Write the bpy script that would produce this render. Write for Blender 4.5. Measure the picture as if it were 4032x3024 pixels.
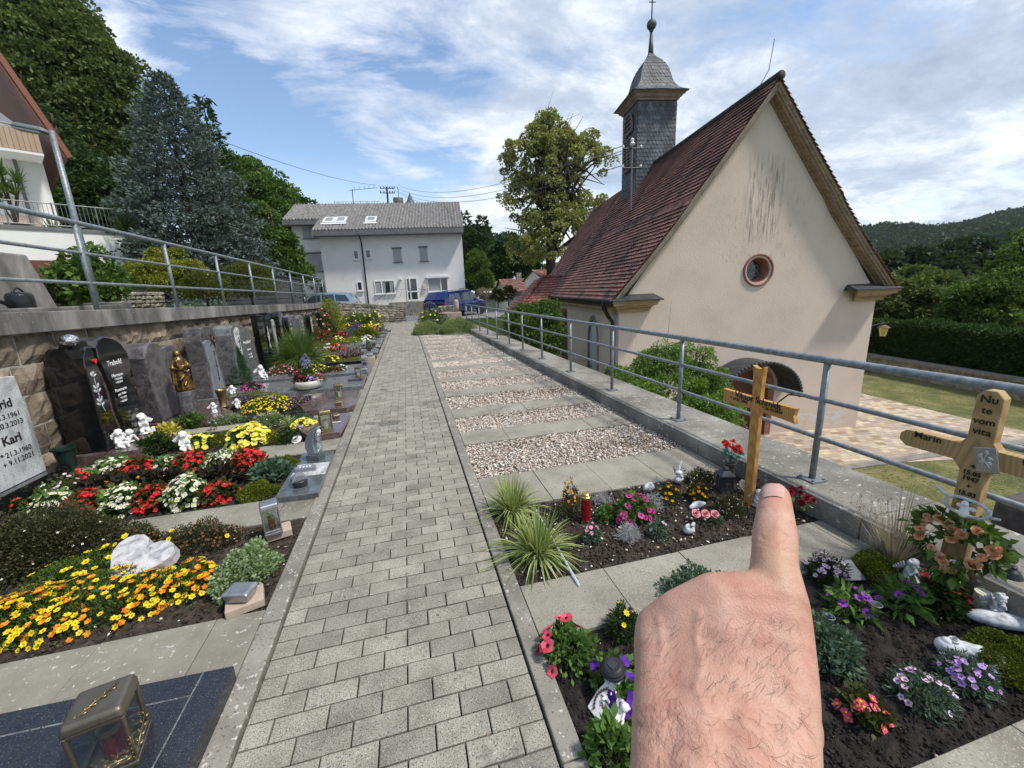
import bpy, bmesh, math, random
import numpy as np
from mathutils import Vector, Matrix, Quaternion
for o in list(bpy.data.objects): bpy.data.objects.remove(o)
SC = bpy.context.scene; COL = SC.collection; R = math.radians
# ---------------------------------------------------------------- camera
CX, CY, FPX, EYE = 2016.0, 1512.0, 1600.0, 1.6
_dn = np.array([294, 6838, FPX]); _dn = _dn/np.linalg.norm(_dn)
_fw = np.array([1594-CX, 1161-CY, FPX]); _fw = _fw-(_fw@_dn)*_dn; _fw /= np.linalg.norm(_fw)
_rt = np.cross(_dn, _fw)
RM = np.array([_rt, _fw, -_dn])
cam = bpy.data.cameras.new('camera'); camo = bpy.data.objects.new('camera', cam); COL.objects.link(camo)
cam.sensor_fit = 'HORIZONTAL'; cam.sensor_width = 36; cam.lens = 36*FPX/4032
cam.clip_start = 0.02; cam.clip_end = 4000
_m = RM @ np.diag([1, -1, -1])
camo.matrix_world = Matrix(((*_m[0], 0), (*_m[1], 0), (*_m[2], EYE), (0, 0, 0, 1)))
SC.camera = camo
# ---------------------------------------------------------------- light
SUN = Vector((.805, -.535, 1.53)).normalized()
sd = bpy.data.lights.new('sun', 'SUN'); sd.energy = 3.0; sd.angle = R(6); sd.color = (1, .95, .87)
so = bpy.data.objects.new('sun', sd); COL.objects.link(so); so.rotation_euler = SUN.to_track_quat('Z', 'Y').to_euler()
SC.view_settings.view_transform = 'Standard'; SC.view_settings.look = 'None'; SC.view_settings.exposure = 0.45
W = bpy.data.worlds.new('World'); SC.world = W; W.use_nodes = True
nt = W.node_tree; N = nt.nodes; L = nt.links; N.clear()
def nn(t, **k):
    n = N.new(t)
    for a, b in k.items(): setattr(n, a, b)
    return n
def mth(op, a, b=None, c=None, cl=False):
    n = N.new('ShaderNodeMath'); n.operation = op; n.use_clamp = cl
    for i, v in enumerate((a, b, c)):
        if v is None: continue
        if isinstance(v, (int, float)): n.inputs[i].default_value = v
        else: L.new(v, n.inputs[i])
    return n.outputs[0]
sky = nn('ShaderNodeTexSky', sky_type='NISHITA'); sky.sun_disc = False
sky.sun_elevation = math.asin(SUN.z); sky.sun_rotation = math.atan2(SUN.x, SUN.y); sky.air_density = 1.0; sky.dust_density = .6; sky.ozone_density = 1.6
tc = nn('ShaderNodeTexCoord'); sep = nn('ShaderNodeSeparateXYZ'); L.new(tc.outputs['Generated'], sep.inputs[0])
zz = mth('ADD', mth('MAXIMUM', sep.outputs[2], 0.0), .22)
comb = nn('ShaderNodeCombineXYZ')
L.new(mth('DIVIDE', sep.outputs[0], zz), comb.inputs[0]); L.new(mth('DIVIDE', sep.outputs[1], zz), comb.inputs[1])
def wnoise(scale, detail, rough, dist, loc, stretch=(1, 1, 1), rot=0):
    mp = nn('ShaderNodeMapping'); mp.inputs['Location'].default_value = loc; mp.inputs['Scale'].default_value = stretch; mp.inputs['Rotation'].default_value = (0, 0, rot)
    L.new(comb.outputs[0], mp.inputs[0]); n = nn('ShaderNodeTexNoise'); n.inputs['Scale'].default_value = scale; n.inputs['Detail'].default_value = detail
    n.inputs['Roughness'].default_value = rough; n.inputs['Distortion'].default_value = dist; L.new(mp.outputs[0], n.inputs['Vector']); return n.outputs['Fac']
def ramp(x, stops):
    r = nn('ShaderNodeValToRGB'); L.new(x, r.inputs[0]); e = r.color_ramp.elements
    while len(e) < len(stops): e.new(.5)
    for i, (p, c) in enumerate(stops):
        e[i].position = p; e[i].color = (*c, 1) if len(c) == 3 else c
    return r.outputs[0]
big = wnoise(.95, 3, .5, .3, (3.1, 1.7, 0)); fine = wnoise(2.6, 12, .66, .5, (0, 4, 0), (.7, 1.3, 1), .6); puff = wnoise(7.5, 10, .7, .3, (8, 1, 0))
cov = mth('ADD', mth('MULTIPLY', big, .62), mth('MULTIPLY', fine, .38))
# more open sky to the left of the path, heavy cloud to the right; both are true of the place's sky, by direction
az = mth('ADD', mth('MULTIPLY', sep.outputs[0], .12), cov)
covr = ramp(az, [(.43, (0, 0, 0)), (.485, (.6, .6, .6)), (.53, (1, 1, 1))])
thick = wnoise(1.5, 10, .62, .4, (5.5, 2.2, 0), (1, 1.6, 1), -.5)
tt = mth('ADD', mth('MULTIPLY', thick, .72), mth('MULTIPLY', puff, .28))
tt = mth('ADD', tt, mth('MULTIPLY', mth('MULTIPLY', sep.outputs[0], sep.outputs[2]), .30))
ccol = ramp(tt, [(.38, (.92, .93, .95)), (.47, (.70, .75, .82)), (.57, (.46, .53, .64)), (.70, (.33, .40, .52))])
scl = nn('ShaderNodeVectorMath', operation='SCALE'); L.new(sky.outputs[0], scl.inputs[0]); scl.inputs['Scale'].default_value = .15
hz = ramp(sep.outputs[2], [(.0, (1, 1, 1)), (.28, (0, 0, 0))])
mx0 = nn('ShaderNodeMix', data_type='RGBA'); L.new(mth('MULTIPLY', hz, .6), mx0.inputs[0]); L.new(scl.outputs[0], mx0.inputs[6]); mx0.inputs[7].default_value = (.80, .85, .92, 1)
mx = nn('ShaderNodeMix', data_type='RGBA'); L.new(mth('MULTIPLY', covr, .95), mx.inputs[0]); L.new(mx0.outputs[2], mx.inputs[6]); L.new(ccol, mx.inputs[7])
bg = nn('ShaderNodeBackground'); bg.inputs[1].default_value = 1.0; L.new(mx.outputs[2], bg.inputs[0])
wo = nn('ShaderNodeOutputWorld'); L.new(bg.outputs[0], wo.inputs[0])
# ---------------------------------------------------------------- measuring helpers (photo pixel -> point on a real plane)
ZM = {'A':(0,1200,.63291),'B':(0,1700,.5877),'C':(0,2400,.5877),'D':(800,1150,.49729),'E':(0,200,.63291),'F':(1050,650,.47468),'G':(1800,1800,.63291),'H':(3000,1900,.46655),'I':(2000,2300,.5877),'J':(3000,2400,.46655),'K':(2700,1300,.60217),'L':(1800,1000,.49729),'M':(2200,0,.54259),'N':(3200,600,.54237),'O':(2350,1800,.73758),'P':(900,1400,.27125),'Q':(2100,700,.5877),'R':(1100,1050,.27125),'S':(1400,1200,.27125),'T':(2100,1000,.27125),'U':(3000,900,.27125),'V':(3200,1300,.27125),'p':(0,0,1)}
OO = np.array([0, 0, EYE])
def ray(k, x, y):
    a = ZM[k]; return RM @ np.array([a[0]+x*a[2]-CX, a[1]+y*a[2]-CY, FPX])
def G(k, x, y, z=0.0):
    r = ray(k, x, y); return Vector(OO+(z-EYE)/r[2]*r)
def PY(k, x, y, v):
    r = ray(k, x, y); return Vector(OO+v/r[1]*r)
def PX(k, x, y, v):
    r = ray(k, x, y); return Vector(OO+v/r[0]*r)
def PD(k, x, y, d):
    return Vector(OO+ray(k, x, y)/FPX*d)
def PN(k, x, y, n, p0):
    n = np.array(n); r = ray(k, x, y); return Vector(OO+((np.array(p0)-OO)@n)/(n@r)*r)
# ---------------------------------------------------------------- materials
def newmat(name):
    m = bpy.data.materials.new(name); m.use_nodes = True; t = m.node_tree; t.nodes.clear(); return m, t
class MT:
    def __init__(s, name):
        s.m, s.t = newmat(name); s.b = s.n('ShaderNodeBsdfPrincipled'); s.o = s.n('ShaderNodeOutputMaterial'); s.l(s.b.outputs[0], s.o.inputs[0])
    def n(s, t, **k):
        n = s.t.nodes.new(t)
        for a, b in k.items(): setattr(n, a, b)
        return n
    def l(s, a, b): s.t.links.new(a, b)
    def val(s, op, a, b=None, cl=False):
        n = s.n('ShaderNodeMath', operation=op, use_clamp=cl)
        for i, v in enumerate((a, b)):
            if v is None: continue
            if isinstance(v, (int, float)): n.inputs[i].default_value = v
            else: s.l(v, n.inputs[i])
        return n.outputs[0]
    def co(s, scale=(1, 1, 1), kind='Object', loc=(0, 0, 0), rot=(0, 0, 0)):
        c = s.n('ShaderNodeTexCoord'); m = s.n('ShaderNodeMapping'); m.inputs['Scale'].default_value = scale; m.inputs['Location'].default_value = loc; m.inputs['Rotation'].default_value = rot
        s.l(c.outputs[kind], m.inputs[0]); return m.outputs[0]
    def noise(s, v, scale, detail=6, rough=.6, dist=0):
        n = s.n('ShaderNodeTexNoise'); n.inputs['Scale'].default_value = scale; n.inputs['Detail'].default_value = detail; n.inputs['Roughness'].default_value = rough; n.inputs['Distortion'].default_value = dist
        s.l(v, n.inputs['Vector']); return n.outputs['Fac']
    def vor(s, v, scale, out='Distance', feature='F1'):
        n = s.n('ShaderNodeTexVoronoi', feature=feature); n.inputs['Scale'].default_value = scale; s.l(v, n.inputs['Vector']); return n.outputs[out]
    def ramp(s, x, stops, interp='LINEAR'):
        r = s.n('ShaderNodeValToRGB'); s.l(x, r.inputs[0]); r.color_ramp.interpolation = interp; e = r.color_ramp.elements
        while len(e) < len(stops): e.new(.5)
        for i, (p, c) in enumerate(stops): e[i].position = p; e[i].color = (*c, 1) if isinstance(c, tuple) else (c, c, c, 1)
        return r.outputs[0]
    def mix(s, f, a, b, blend='MIX'):
        n = s.n('ShaderNodeMix', data_type='RGBA', blend_type=blend)
        for i, v in ((0, f), (6, a), (7, b)):
            if isinstance(v, (int, float)): n.inputs[i].default_value = v
            elif isinstance(v, tuple): n.inputs[i].default_value = (*v, 1)
            else: s.l(v, n.inputs[i])
        return n.outputs[2]
    def isl(s):
        return s.n('ShaderNodeNewGeometry').outputs['Random Per Island']
    def bump(s, h, strength, dist=.01):
        b = s.n('ShaderNodeBump'); b.inputs['Strength'].default_value = strength; b.inputs['Distance'].default_value = dist
        s.l(h, b.inputs['Height']); s.l(b.outputs[0], s.b.inputs['Normal'])
    def col(s, c):
        if isinstance(c, tuple): s.b.inputs['Base Color'].default_value = (*c, 1)
        else: s.l(c, s.b.inputs['Base Color'])
    def set(s, rough=.8, metal=0, spec=.4, coat=0, sss=0):
        i = s.b.inputs; i['Roughness'].default_value = rough; i['Metallic'].default_value = metal; i['Specular IOR Level'].default_value = spec; i['Coat Weight'].default_value = coat
        if coat: i['Coat Roughness'].default_value = .06
def spread(cols, a=.32, b=.68):
    n = len(cols)
    return [(a+(b-a)*i/max(1, n-1), c) for i, c in enumerate(cols)]
def pm(name, cols, scale=4, rough=.8, bump=0, bscale=60, bdist=.004, metal=0, spec=.4, coat=0, isl=0, st=(1, 1, 1), detail=7, spots=None, speck=None, dist=0, kind='Object'):
    m = MT(name); v = m.co(st, kind); c = m.ramp(m.noise(v, scale, detail, .62, dist), spread(cols)) if len(cols) > 1 else None
    if c is None: c = cols[0]
    v1 = m.co((1, 1, 1), kind)
    if speck:                                   # (colour, scale, amount)
        for sc, ss, am in speck:
            f = m.ramp(m.noise(v1, ss, 2, .5), [(.5+.22*(1-am), 0.), (.56+.22*(1-am), 1.)]); c = m.mix(f, c, sc)
    if isl:
        r = m.isl(); h = m.n('ShaderNodeHueSaturation'); m.l(m.val('ADD', m.val('MULTIPLY', r, isl*2), 1-isl), h.inputs['Value'])
        if isinstance(c, tuple): h.inputs['Color'].default_value = (*c, 1)
        else: m.l(c, h.inputs['Color'])
        c = h.outputs[0]
    if spots:                                   # lichen / stains with edges of their own
        for sc, ss, th in spots:
            f = m.ramp(m.noise(v1, ss, 5, .62), [(th, 0.), (th+.035, 1.)]); c = m.mix(m.val('MULTIPLY', f, .8), c, sc)
    m.col(c); m.set(rough, metal, spec, coat)
    if bump: m.bump(m.noise(v1, bscale, 8, .65), bump, bdist)
    return m.m
def leafm(name, c1, c2, c3, tr=.25, rough=.62, spec=.2):
    m = MT(name); r = m.isl(); big = m.noise(m.co(), 1.3, 3)
    x = m.val('ADD', m.val('MULTIPLY', r, .65), m.val('MULTIPLY', big, .35))
    c = m.ramp(x, [(.15, c1), (.5, c2), (.85, c3)]); m.col(c); m.set(rough, 0, spec)
    t = m.n('ShaderNodeBsdfTranslucent'); m.l(m.mix(.5, c, (c3[0]*1.5, c3[1]*1.5, c3[2]*.8)), t.inputs[0])
    x = m.n('ShaderNodeMixShader'); x.inputs[0].default_value = tr; m.l(m.b.outputs[0], x.inputs[1]); m.l(t.outputs[0], x.inputs[2]); m.l(x.outputs[0], m.o.inputs[0]); return m.m
def petalm(name, c1, c2=None, tr=.2):
    c2 = c2 or tuple(min(1, k*1.25+.02) for k in c1); m = MT(name); c = m.ramp(m.isl(), [(.1, c1), (.9, c2)]); m.col(c); m.set(.6, 0, .2)
    t = m.n('ShaderNodeBsdfTranslucent'); m.l(c, t.inputs[0]); x = m.n('ShaderNodeMixShader'); x.inputs[0].default_value = tr
    m.l(m.b.outputs[0], x.inputs[1]); m.l(t.outputs[0], x.inputs[2]); m.l(x.outputs[0], m.o.inputs[0]); return m.m
def glassm(name, col=(.03, .04, .045), rough=.05, spec=.9):
    m = MT(name); m.col(col); m.set(rough, 0, spec); return m.m
def clearm(name, col=(.9, .97, .95), mixf=.25):
    m = MT(name); m.col(col); m.set(.03, 0, .8); t = m.n('ShaderNodeBsdfTransparent'); t.inputs[0].default_value = (*col, 1)
    x = m.n('ShaderNodeMixShader'); x.inputs[0].default_value = mixf; m.l(t.outputs[0], x.inputs[1]); g = m.n('ShaderNodeBsdfGlossy'); g.inputs['Roughness'].default_value = .03
    m.l(g.outputs[0], x.inputs[2]); m.l(x.outputs[0], m.o.inputs[0]); return m.m
M = {}
M['concrete'] = pm('concrete', [(.115,.105,.085),(.20,.185,.155),(.27,.255,.22)], 3, .9, .35, 90, .004, speck=[((.33,.31,.27),70,.6),((.07,.065,.055),55,.5)])
M['kerb'] = pm('kerb_concrete', [(.15,.138,.115),(.225,.21,.178),(.27,.253,.22)], 4, .9, .4, 90, .004, speck=[((.11,.1,.085),90,.5)], spots=[((.55,.54,.5),40,.61)], isl=.12)
M['slabc'] = pm('slab_concrete', [(.165,.15,.12),(.25,.232,.19),(.32,.30,.25)], 2.5, .9, .35, 110, .004, speck=[((.42,.40,.35),170,.5),((.17,.155,.125),120,.55)], isl=.07)
M['slabL'] = pm('slab_concrete_lichen', [(.15,.137,.11),(.225,.21,.172),(.29,.273,.23)], 2.5, .9, .35, 110, .004, speck=[((.19,.175,.145),120,.5)], spots=[((.55,.54,.50),34,.62)], isl=.07)
M['coping'] = pm('coping_concrete', [(.07,.07,.068),(.17,.165,.155),(.30,.29,.265)], 2.2, .92, .45, 80, .004, st=(1.6,1.6,.5), spots=[((.42,.41,.37),26,.66)], isl=.1)
M['copingR'] = pm('parapet_concrete', [(.10,.095,.082),(.20,.19,.162),(.33,.32,.285)], 1.6, .92, .45, 80, .005, speck=[((.12,.11,.095),90,.55)], spots=[((.52,.51,.47),24,.62),((.36,.25,.11),1.1,.68)])
M['paver'] = pm('paving_block', [(.185,.17,.135),(.265,.245,.198),(.32,.30,.248)], 6, .9, .5, 150, .004, isl=.17, speck=[((.1,.1,.095),190,.75),((.40,.39,.35),160,.5)], spots=[((.13,.122,.105),1.3,.61),((.5,.49,.45),20,.70)])
M['joint'] = pm('joint_dirt', [(.02,.018,.015),(.05,.045,.035)], 30, .95)
M['soil'] = pm('soil', [(.02,.015,.011),(.05,.038,.028),(.085,.066,.05)], 18, .95, 1, 60, .02)
M['darksoil'] = pm('dark_soil', [(.010,.008,.007),(.022,.017,.014),(.045,.036,.03)], 22, .95, 1, 70, .02)
M['clod'] = pm('soil_crumb', [(.025,.019,.014),(.075,.058,.043)], 9, .95, isl=.6)
M['dclod'] = pm('dark_crumb', [(.010,.008,.007),(.03,.023,.019)], 9, .95, isl=.6)
def gravelm(name, stops):
    m = MT(name); m.col(m.ramp(m.isl(), stops, 'CONSTANT')); m.set(.8, 0, .35); return m.m
M['pebble'] = gravelm('gravel_stone', [(0,(.66,.57,.47)),(.18,(.76,.72,.65)),(.36,(.50,.38,.30)),(.44,(.80,.77,.71)),(.62,(.40,.32,.26)),(.70,(.62,.48,.39)),(.82,(.2,.15,.12)),(.88,(.72,.64,.54))])
M['gravelbed'] = pm('gravel_ground', [(.09,.07,.05),(.22,.18,.14),(.42,.37,.3)], 60, .95, 1, 60, .01)
M['sand1'] = pm('sandstone', [(.085,.07,.05),(.20,.16,.115),(.33,.275,.205)], 3.5, .92, .9, 35, .012, isl=.28, spots=[((.05,.045,.04),4,.62),((.42,.39,.33),7,.69)])
M['mortar'] = pm('mortar', [(.25,.235,.2),(.42,.4,.35)], 8, .95, .4, 60)
M['stone2'] = pm('grey_rubble_stone', [(.09,.085,.075),(.23,.21,.17),(.38,.345,.275)], 5, .92, .7, 40, .01, isl=.4)
M['plaster'] = pm('cream_plaster', [(.57,.465,.38),(.65,.535,.44),(.67,.56,.47)], .9, .93, .55, 22, .008, speck=[((.61,.50,.41),14,.4)])
M['trim'] = pm('ochre_moulding', [(.16,.115,.075),(.26,.19,.125),(.34,.255,.17)], 5, .85, .3, 50, st=(1,1,4), spots=[((.10,.085,.075),9,.64)])
M['ochre'] = pm('ochre_cornice', [(.22,.155,.085),(.37,.265,.145),(.46,.345,.2)], 5, .85, .3, 50, st=(1,1,6), spots=[((.10,.085,.075),9,.66)])
M['trimg'] = pm('grey_moulding', [(.17,.14,.11),(.30,.25,.2)], 5, .85, .3, 50)
M['tile'] = pm('red_roof_tile', [(.11,.06,.05),(.235,.11,.088),(.32,.155,.125)], 1.1, .8, .5, 60, isl=.16, spots=[((.045,.035,.032),1.4,.56)])
M['tile2'] = pm('light_red_tile', [(.15,.06,.045),(.25,.095,.07),(.30,.12,.09)], 1.5, .8, .5, 60, isl=.22, spots=[((.07,.05,.045),3,.62)])
M['tile3'] = pm('brown_roof_tile', [(.12,.06,.045),(.22,.11,.08)], 3, .85, .3, 20, isl=.3)
M['slate'] = pm('slate', [(.045,.05,.055),(.07,.08,.088),(.12,.132,.142)], 2, .65, .4, 50, isl=.35, spec=.6)
M['lead'] = pm('lead_sheet', [(.03,.033,.035),(.075,.08,.085)], 5, .55, metal=.3)
M['redstone'] = pm('red_sandstone', [(.20,.08,.06),(.33,.15,.115)], 7, .9, .5, 60)
M['glass'] = glassm('dark_glass'); M['clear'] = clearm('clear_glass')
M['galv'] = pm('galvanised_steel', [(.14,.165,.175),(.22,.25,.265),(.31,.345,.36)], 25, .5, .15, 90, metal=.4, spec=.5)
M['black'] = pm('black_metal', [(.012,.012,.013)], rough=.5); M['gatem'] = pm('grey_gate_steel', [(.16,.17,.175),(.24,.25,.255)], 9, .5, metal=.4)
M['dgutter'] = pm('dark_gutter', [(.02,.018,.016),(.05,.045,.04)], 6, .6, metal=.3)
M['white'] = pm('white_render', [(.72,.715,.69),(.78,.775,.75)], 1.2, .95, .5, 60, .006); M['wpaint'] = pm('white_paint', [(.78,.78,.78)], rough=.4)
M['etern'] = pm('grey_corrugated', [(.09,.087,.083),(.17,.165,.158),(.26,.252,.24)], 4, .9, .3, 40, spots=[((.06,.058,.055),5,.6)], st=(1,1,.6))
M['fascia'] = pm('grey_fascia', [(.13,.135,.135),(.18,.185,.185)], 3, .7)
M['shutter'] = pm('grey_shutter', [(.42,.43,.44)], rough=.6); M['shut2'] = pm('beige_shutter', [(.46,.36,.29)], rough=.6)
M['curtain'] = pm('curtain', [(.25,.27,.27),(.4,.42,.42)], 30, .9)
M['asphalt'] = pm('asphalt', [(.16,.16,.155),(.22,.22,.21)], 5, .9, .3, 90)
M['grass'] = pm('dry_lawn', [(.055,.07,.018),(.12,.12,.035),(.22,.19,.08)], 1.1, .95, .8, 40, .02, speck=[((.05,.075,.012),14,.7),((.26,.22,.11),30,.5)])
M['meadow'] = pm('meadow', [(.05,.09,.02),(.09,.13,.035)], .2, .95)
M['bronze'] = pm('bronze', [(.05,.03,.013),(.20,.12,.045),(.34,.22,.085)], 9, .35, .2, 60, metal=.85)
M['brass'] = pm('aged_brass', [(.12,.09,.05),(.30,.225,.11),(.42,.32,.16)], 7, .32, .15, 60, metal=.85)
M['brassd'] = pm('brushed_bronze', [(.15,.13,.10),(.24,.21,.16)], 5, .38, .1, 90, metal=.8)
M['silver'] = pm('aluminium', [(.30,.30,.31),(.46,.47,.48)], 9, .35, metal=.8); M['chrome'] = pm('chrome', [(.8,.8,.8)], rough=.04, metal=1)
M['gdark'] = pm('dark_blue_granite', [(.014,.016,.022),(.024,.027,.036)], 30, .22, speck=[((.16,.17,.19),260,.38)], spec=.4, coat=.12)
M['gblack'] = pm('black_polished_granite', [(.006,.006,.007),(.011,.011,.012)], 20, .06, spec=.6, coat=.6)
M['ggrey'] = pm('grey_granite', [(.07,.075,.08),(.14,.145,.15),(.2,.205,.21)], 12, .22, speck=[((.03,.03,.033),150,.6),((.3,.3,.3),130,.4)], coat=.3)
M['gred'] = pm('red_brown_granite', [(.05,.035,.033),(.11,.075,.07),(.17,.125,.115)], 10, .15, dist=1.2, speck=[((.02,.018,.018),90,.6)], coat=.4)
M['ggreen'] = pm('grey_green_granite', [(.05,.06,.062),(.11,.125,.125)], 14, .15, speck=[((.28,.3,.3),180,.4)], coat=.4)
M['gneiss'] = pm('white_grey_gneiss', [(.18,.19,.20),(.44,.46,.46),(.62,.64,.63)], 6, .55, .1, 60, st=(1,.5,.35), dist=1.6, speck=[((.12,.12,.13),90,.5)])
M['gneissd'] = pm('dark_grey_gneiss', [(.045,.045,.05),(.11,.105,.11),(.18,.17,.175)], 5, .35, dist=2, speck=[((.02,.02,.022),70,.6)], coat=.15)
M['bluestone'] = pm('blue_grey_stone', [(.15,.17,.19),(.24,.26,.285)], 8, .5, .1, 80, speck=[((.1,.11,.12),120,.5)])
M['marble'] = pm('white_veined_stone', [(.16,.16,.18),(.50,.49,.50),(.62,.61,.61)], 11, .7, .8, 26, .006, st=(1,1,3), dist=.8)
M['figure'] = pm('white_figure', [(.72,.72,.71),(.80,.80,.79)], 9, .7, .2, 80); M['figg'] = pm('grey_white_figure', [(.18,.19,.21),(.55,.57,.59),(.70,.72,.73)], 22, .75, .5, 60, .003)
M['block'] = pm('beige_block', [(.36,.28,.22),(.46,.37,.3)], 20, .9, .2, 90)
def woodm(name, c, rough=.45, spots=None, sc=(5, 5, .6)):
    m = MT(name); v = m.co(sc); w = m.n('ShaderNodeTexWave', wave_type='RINGS', rings_direction='X'); w.inputs['Scale'].default_value = 4.5; w.inputs['Distortion'].default_value = 5; w.inputs['Detail'].default_value = 3; w.inputs['Detail Scale'].default_value = 1.2
    m.l(v, w.inputs['Vector']); cc = m.ramp(w.outputs['Fac'], spread(c, .1, .9)); fi = m.noise(m.co((60, 60, 3)), 3, 4); cc = m.mix(m.val('MULTIPLY', fi, .35), cc, c[0])
    if spots:
        for s, ss, th in spots: cc = m.mix(m.ramp(m.noise(m.co(), ss, 6, .65), [(th, 0.), (th+.12, .85)]), cc, s)
    m.col(cc); m.set(rough, 0, .35, .1); m.bump(fi, .15, .002); return m.m
M['wood'] = woodm('honey_wood', [(.42,.20,.045),(.51,.27,.072),(.55,.30,.09)]); M['woodw'] = woodm('weathered_wood', [(.33,.21,.085),(.41,.275,.12),(.44,.30,.14)], .7, [((.14,.13,.115),4,.60)])
M['bwood'] = pm('brown_boards', [(.10,.035,.02),(.16,.06,.035)], 5, .6, st=(1,1,.2)); M['twood'] = pm('tan_boards', [(.36,.25,.17),(.46,.34,.24)], 4, .7, st=(1,1,.2))
M['shedw'] = pm('grey_boards', [(.05,.055,.06),(.10,.105,.11)], 8, .7, st=(.3,1,1)); M['bark'] = pm('bark', [(.03,.025,.02),(.08,.065,.05)], 9, .95, 1, 14, .03, st=(1,1,.3))
M['ink'] = pm('black_letter', [(.015,.013,.012)], rough=.6); M['letw'] = pm('white_letter', [(.75,.75,.74)], rough=.5); M['lets'] = pm('silver_letter', [(.6,.6,.6)], rough=.3, metal=.6)
M['red'] = pm('red_enamel', [(.6,.03,.03)], rough=.35, coat=.3); M['redcan'] = pm('red_candle_glass', [(.23,.006,.01)], rough=.12, coat=.6, spec=.7)
M['wax'] = pm('candle_wax', [(.72,.68,.5),(.78,.74,.58)], 5, .5, coat=.2); M['gold'] = pm('gold_foil', [(.55,.4,.14)], rough=.3, metal=.9)
M['plast'] = pm('black_plastic', [(.018,.019,.021)], rough=.35, coat=.1); M['gplast'] = pm('dark_green_plastic', [(.008,.025,.018)], rough=.4); M['anth'] = pm('anthracite_metal', [(.03,.034,.04),(.05,.055,.062)], 30, .5, metal=.3)
M['heartg'] = pm('grey_beige_resin', [(.30,.27,.25),(.36,.33,.3)], 14, .8); M['ceram'] = pm('cream_ceramic', [(.42,.42,.37),(.55,.55,.49)], 6, .3, coat=.4)
M['carblue'] = pm('blue_car_paint', [(.006,.018,.12)], rough=.25, metal=.3, coat=.8); M['carsil'] = pm('pale_blue_car_paint', [(.30,.40,.48)], rough=.3, metal=.5, coat=.6); M['carwhite'] = pm('white_car_paint', [(.7,.7,.7)], rough=.3, coat=.5)
M['tyre'] = pm('tyre_rubber', [(.015,.015,.015)], rough=.9); M['rim'] = pm('alloy', [(.5,.5,.52)], rough=.3, metal=.8); M['tail'] = pm('tail_lamp', [(.45,.015,.02)], rough=.2, coat=.6)
# foliage
def lm(n, *a, **k): M[n] = leafm(n, *a, **k)
lm('l_dark', (.012,.028,.008),(.03,.06,.015),(.06,.11,.03)); lm('l_mid', (.035,.07,.014),(.075,.135,.028),(.14,.22,.05)); lm('l_lime', (.10,.15,.015),(.2,.26,.03),(.32,.38,.06)); lm('l_big', (.04,.068,.018),(.085,.125,.034),(.16,.20,.062))
lm('l_linden', (.09,.12,.025),(.20,.23,.06),(.42,.42,.17)); lm('l_spruce', (.05,.075,.068),(.10,.138,.125),(.19,.235,.215), tr=.12); lm('l_yew', (.03,.045,.008),(.075,.09,.014),(.14,.15,.03)); lm('l_yelbush', (.10,.13,.012),(.19,.21,.025),(.30,.31,.05))
lm('l_begdark', (.012,.012,.008),(.03,.028,.018),(.055,.045,.032), tr=.08); lm('l_begred', (.03,.04,.012),(.06,.07,.02),(.09,.11,.03)); lm('l_fresh', (.05,.11,.02),(.10,.19,.04),(.16,.27,.07)); lm('l_moss', (.05,.075,.006),(.11,.14,.012),(.19,.22,.025), tr=.1)
lm('l_grassv', (.11,.17,.03),(.26,.33,.09),(.46,.50,.25)); lm('l_grass', (.05,.10,.02),(.11,.18,.045),(.19,.27,.08)); lm('l_blue', (.13,.15,.14),(.22,.24,.22),(.33,.35,.31), tr=.1); lm('l_dry', (.22,.18,.13),(.36,.3,.22),(.50,.43,.33), tr=.15)
lm('l_varieg', (.09,.15,.05),(.19,.28,.12),(.42,.48,.33)); lm('l_silver', (.22,.22,.22),(.36,.36,.36),(.5,.5,.5), tr=.05); lm('l_cyp', (.02,.06,.03),(.045,.11,.055),(.08,.16,.08)); lm('l_bronze', (.05,.04,.015),(.13,.09,.03),(.22,.13,.05)); lm('l_juni', (.12,.16,.06),(.24,.30,.12),(.36,.42,.2), tr=.25); lm('l_forsy', (.06,.12,.02),(.13,.23,.04),(.24,.36,.08))
lm('l_heath', (.03,.04,.015),(.06,.07,.028),(.12,.11,.06)); lm('l_teal', (.02,.12,.09),(.05,.2,.15),(.10,.3,.22)); lm('l_forest', (.014,.026,.014),(.03,.05,.024),(.055,.085,.036)); lm('l_sedum', (.04,.08,.05),(.09,.15,.10),(.16,.24,.16)); lm('l_plum', (.06,.04,.05),(.13,.10,.12),(.28,.24,.26))
lm('l_yel', (.35,.30,.03),(.5,.46,.08),(.6,.55,.15))
for n, a, b in (('f_yel',(.80,.58,.01),(.9,.72,.03)),('f_pyel',(.80,.70,.08),(.88,.80,.18)),('f_org',(.75,.30,.01),(.88,.48,.02)),('f_ctr',(.35,.18,.02),None),('f_red',(.55,.015,.02),(.72,.05,.04)),('f_dred',(.14,.005,.018),(.28,.012,.03)),('f_wht',(.72,.72,.60),(.82,.82,.74)),('f_pink',(.70,.22,.38),(.82,.42,.55)),
                ('f_lpink',(.70,.45,.60),(.82,.66,.76)),('f_mag',(.35,.02,.16),(.62,.08,.33)),('f_pur',(.22,.03,.36),(.38,.09,.52)),('f_vio',(.07,.01,.24),(.13,.03,.36)),('f_lil',(.42,.25,.62),(.55,.38,.72)),('f_peach',(.75,.30,.14),(.86,.48,.26)),('f_cor',(.72,.05,.10),(.80,.14,.2)),('f_rose',(.62,.15,.2),(.78,.36,.38)),('f_dye',(.03,.004,.01),None),('f_bud',(.10,.05,.02),(.2,.1,.03)),('f_salv',(.16,.16,.32),(.28,.28,.46)),('f_omix',(.60,.12,.01),(.85,.42,.02))):
    M[n] = petalm(n, a, b)
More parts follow.
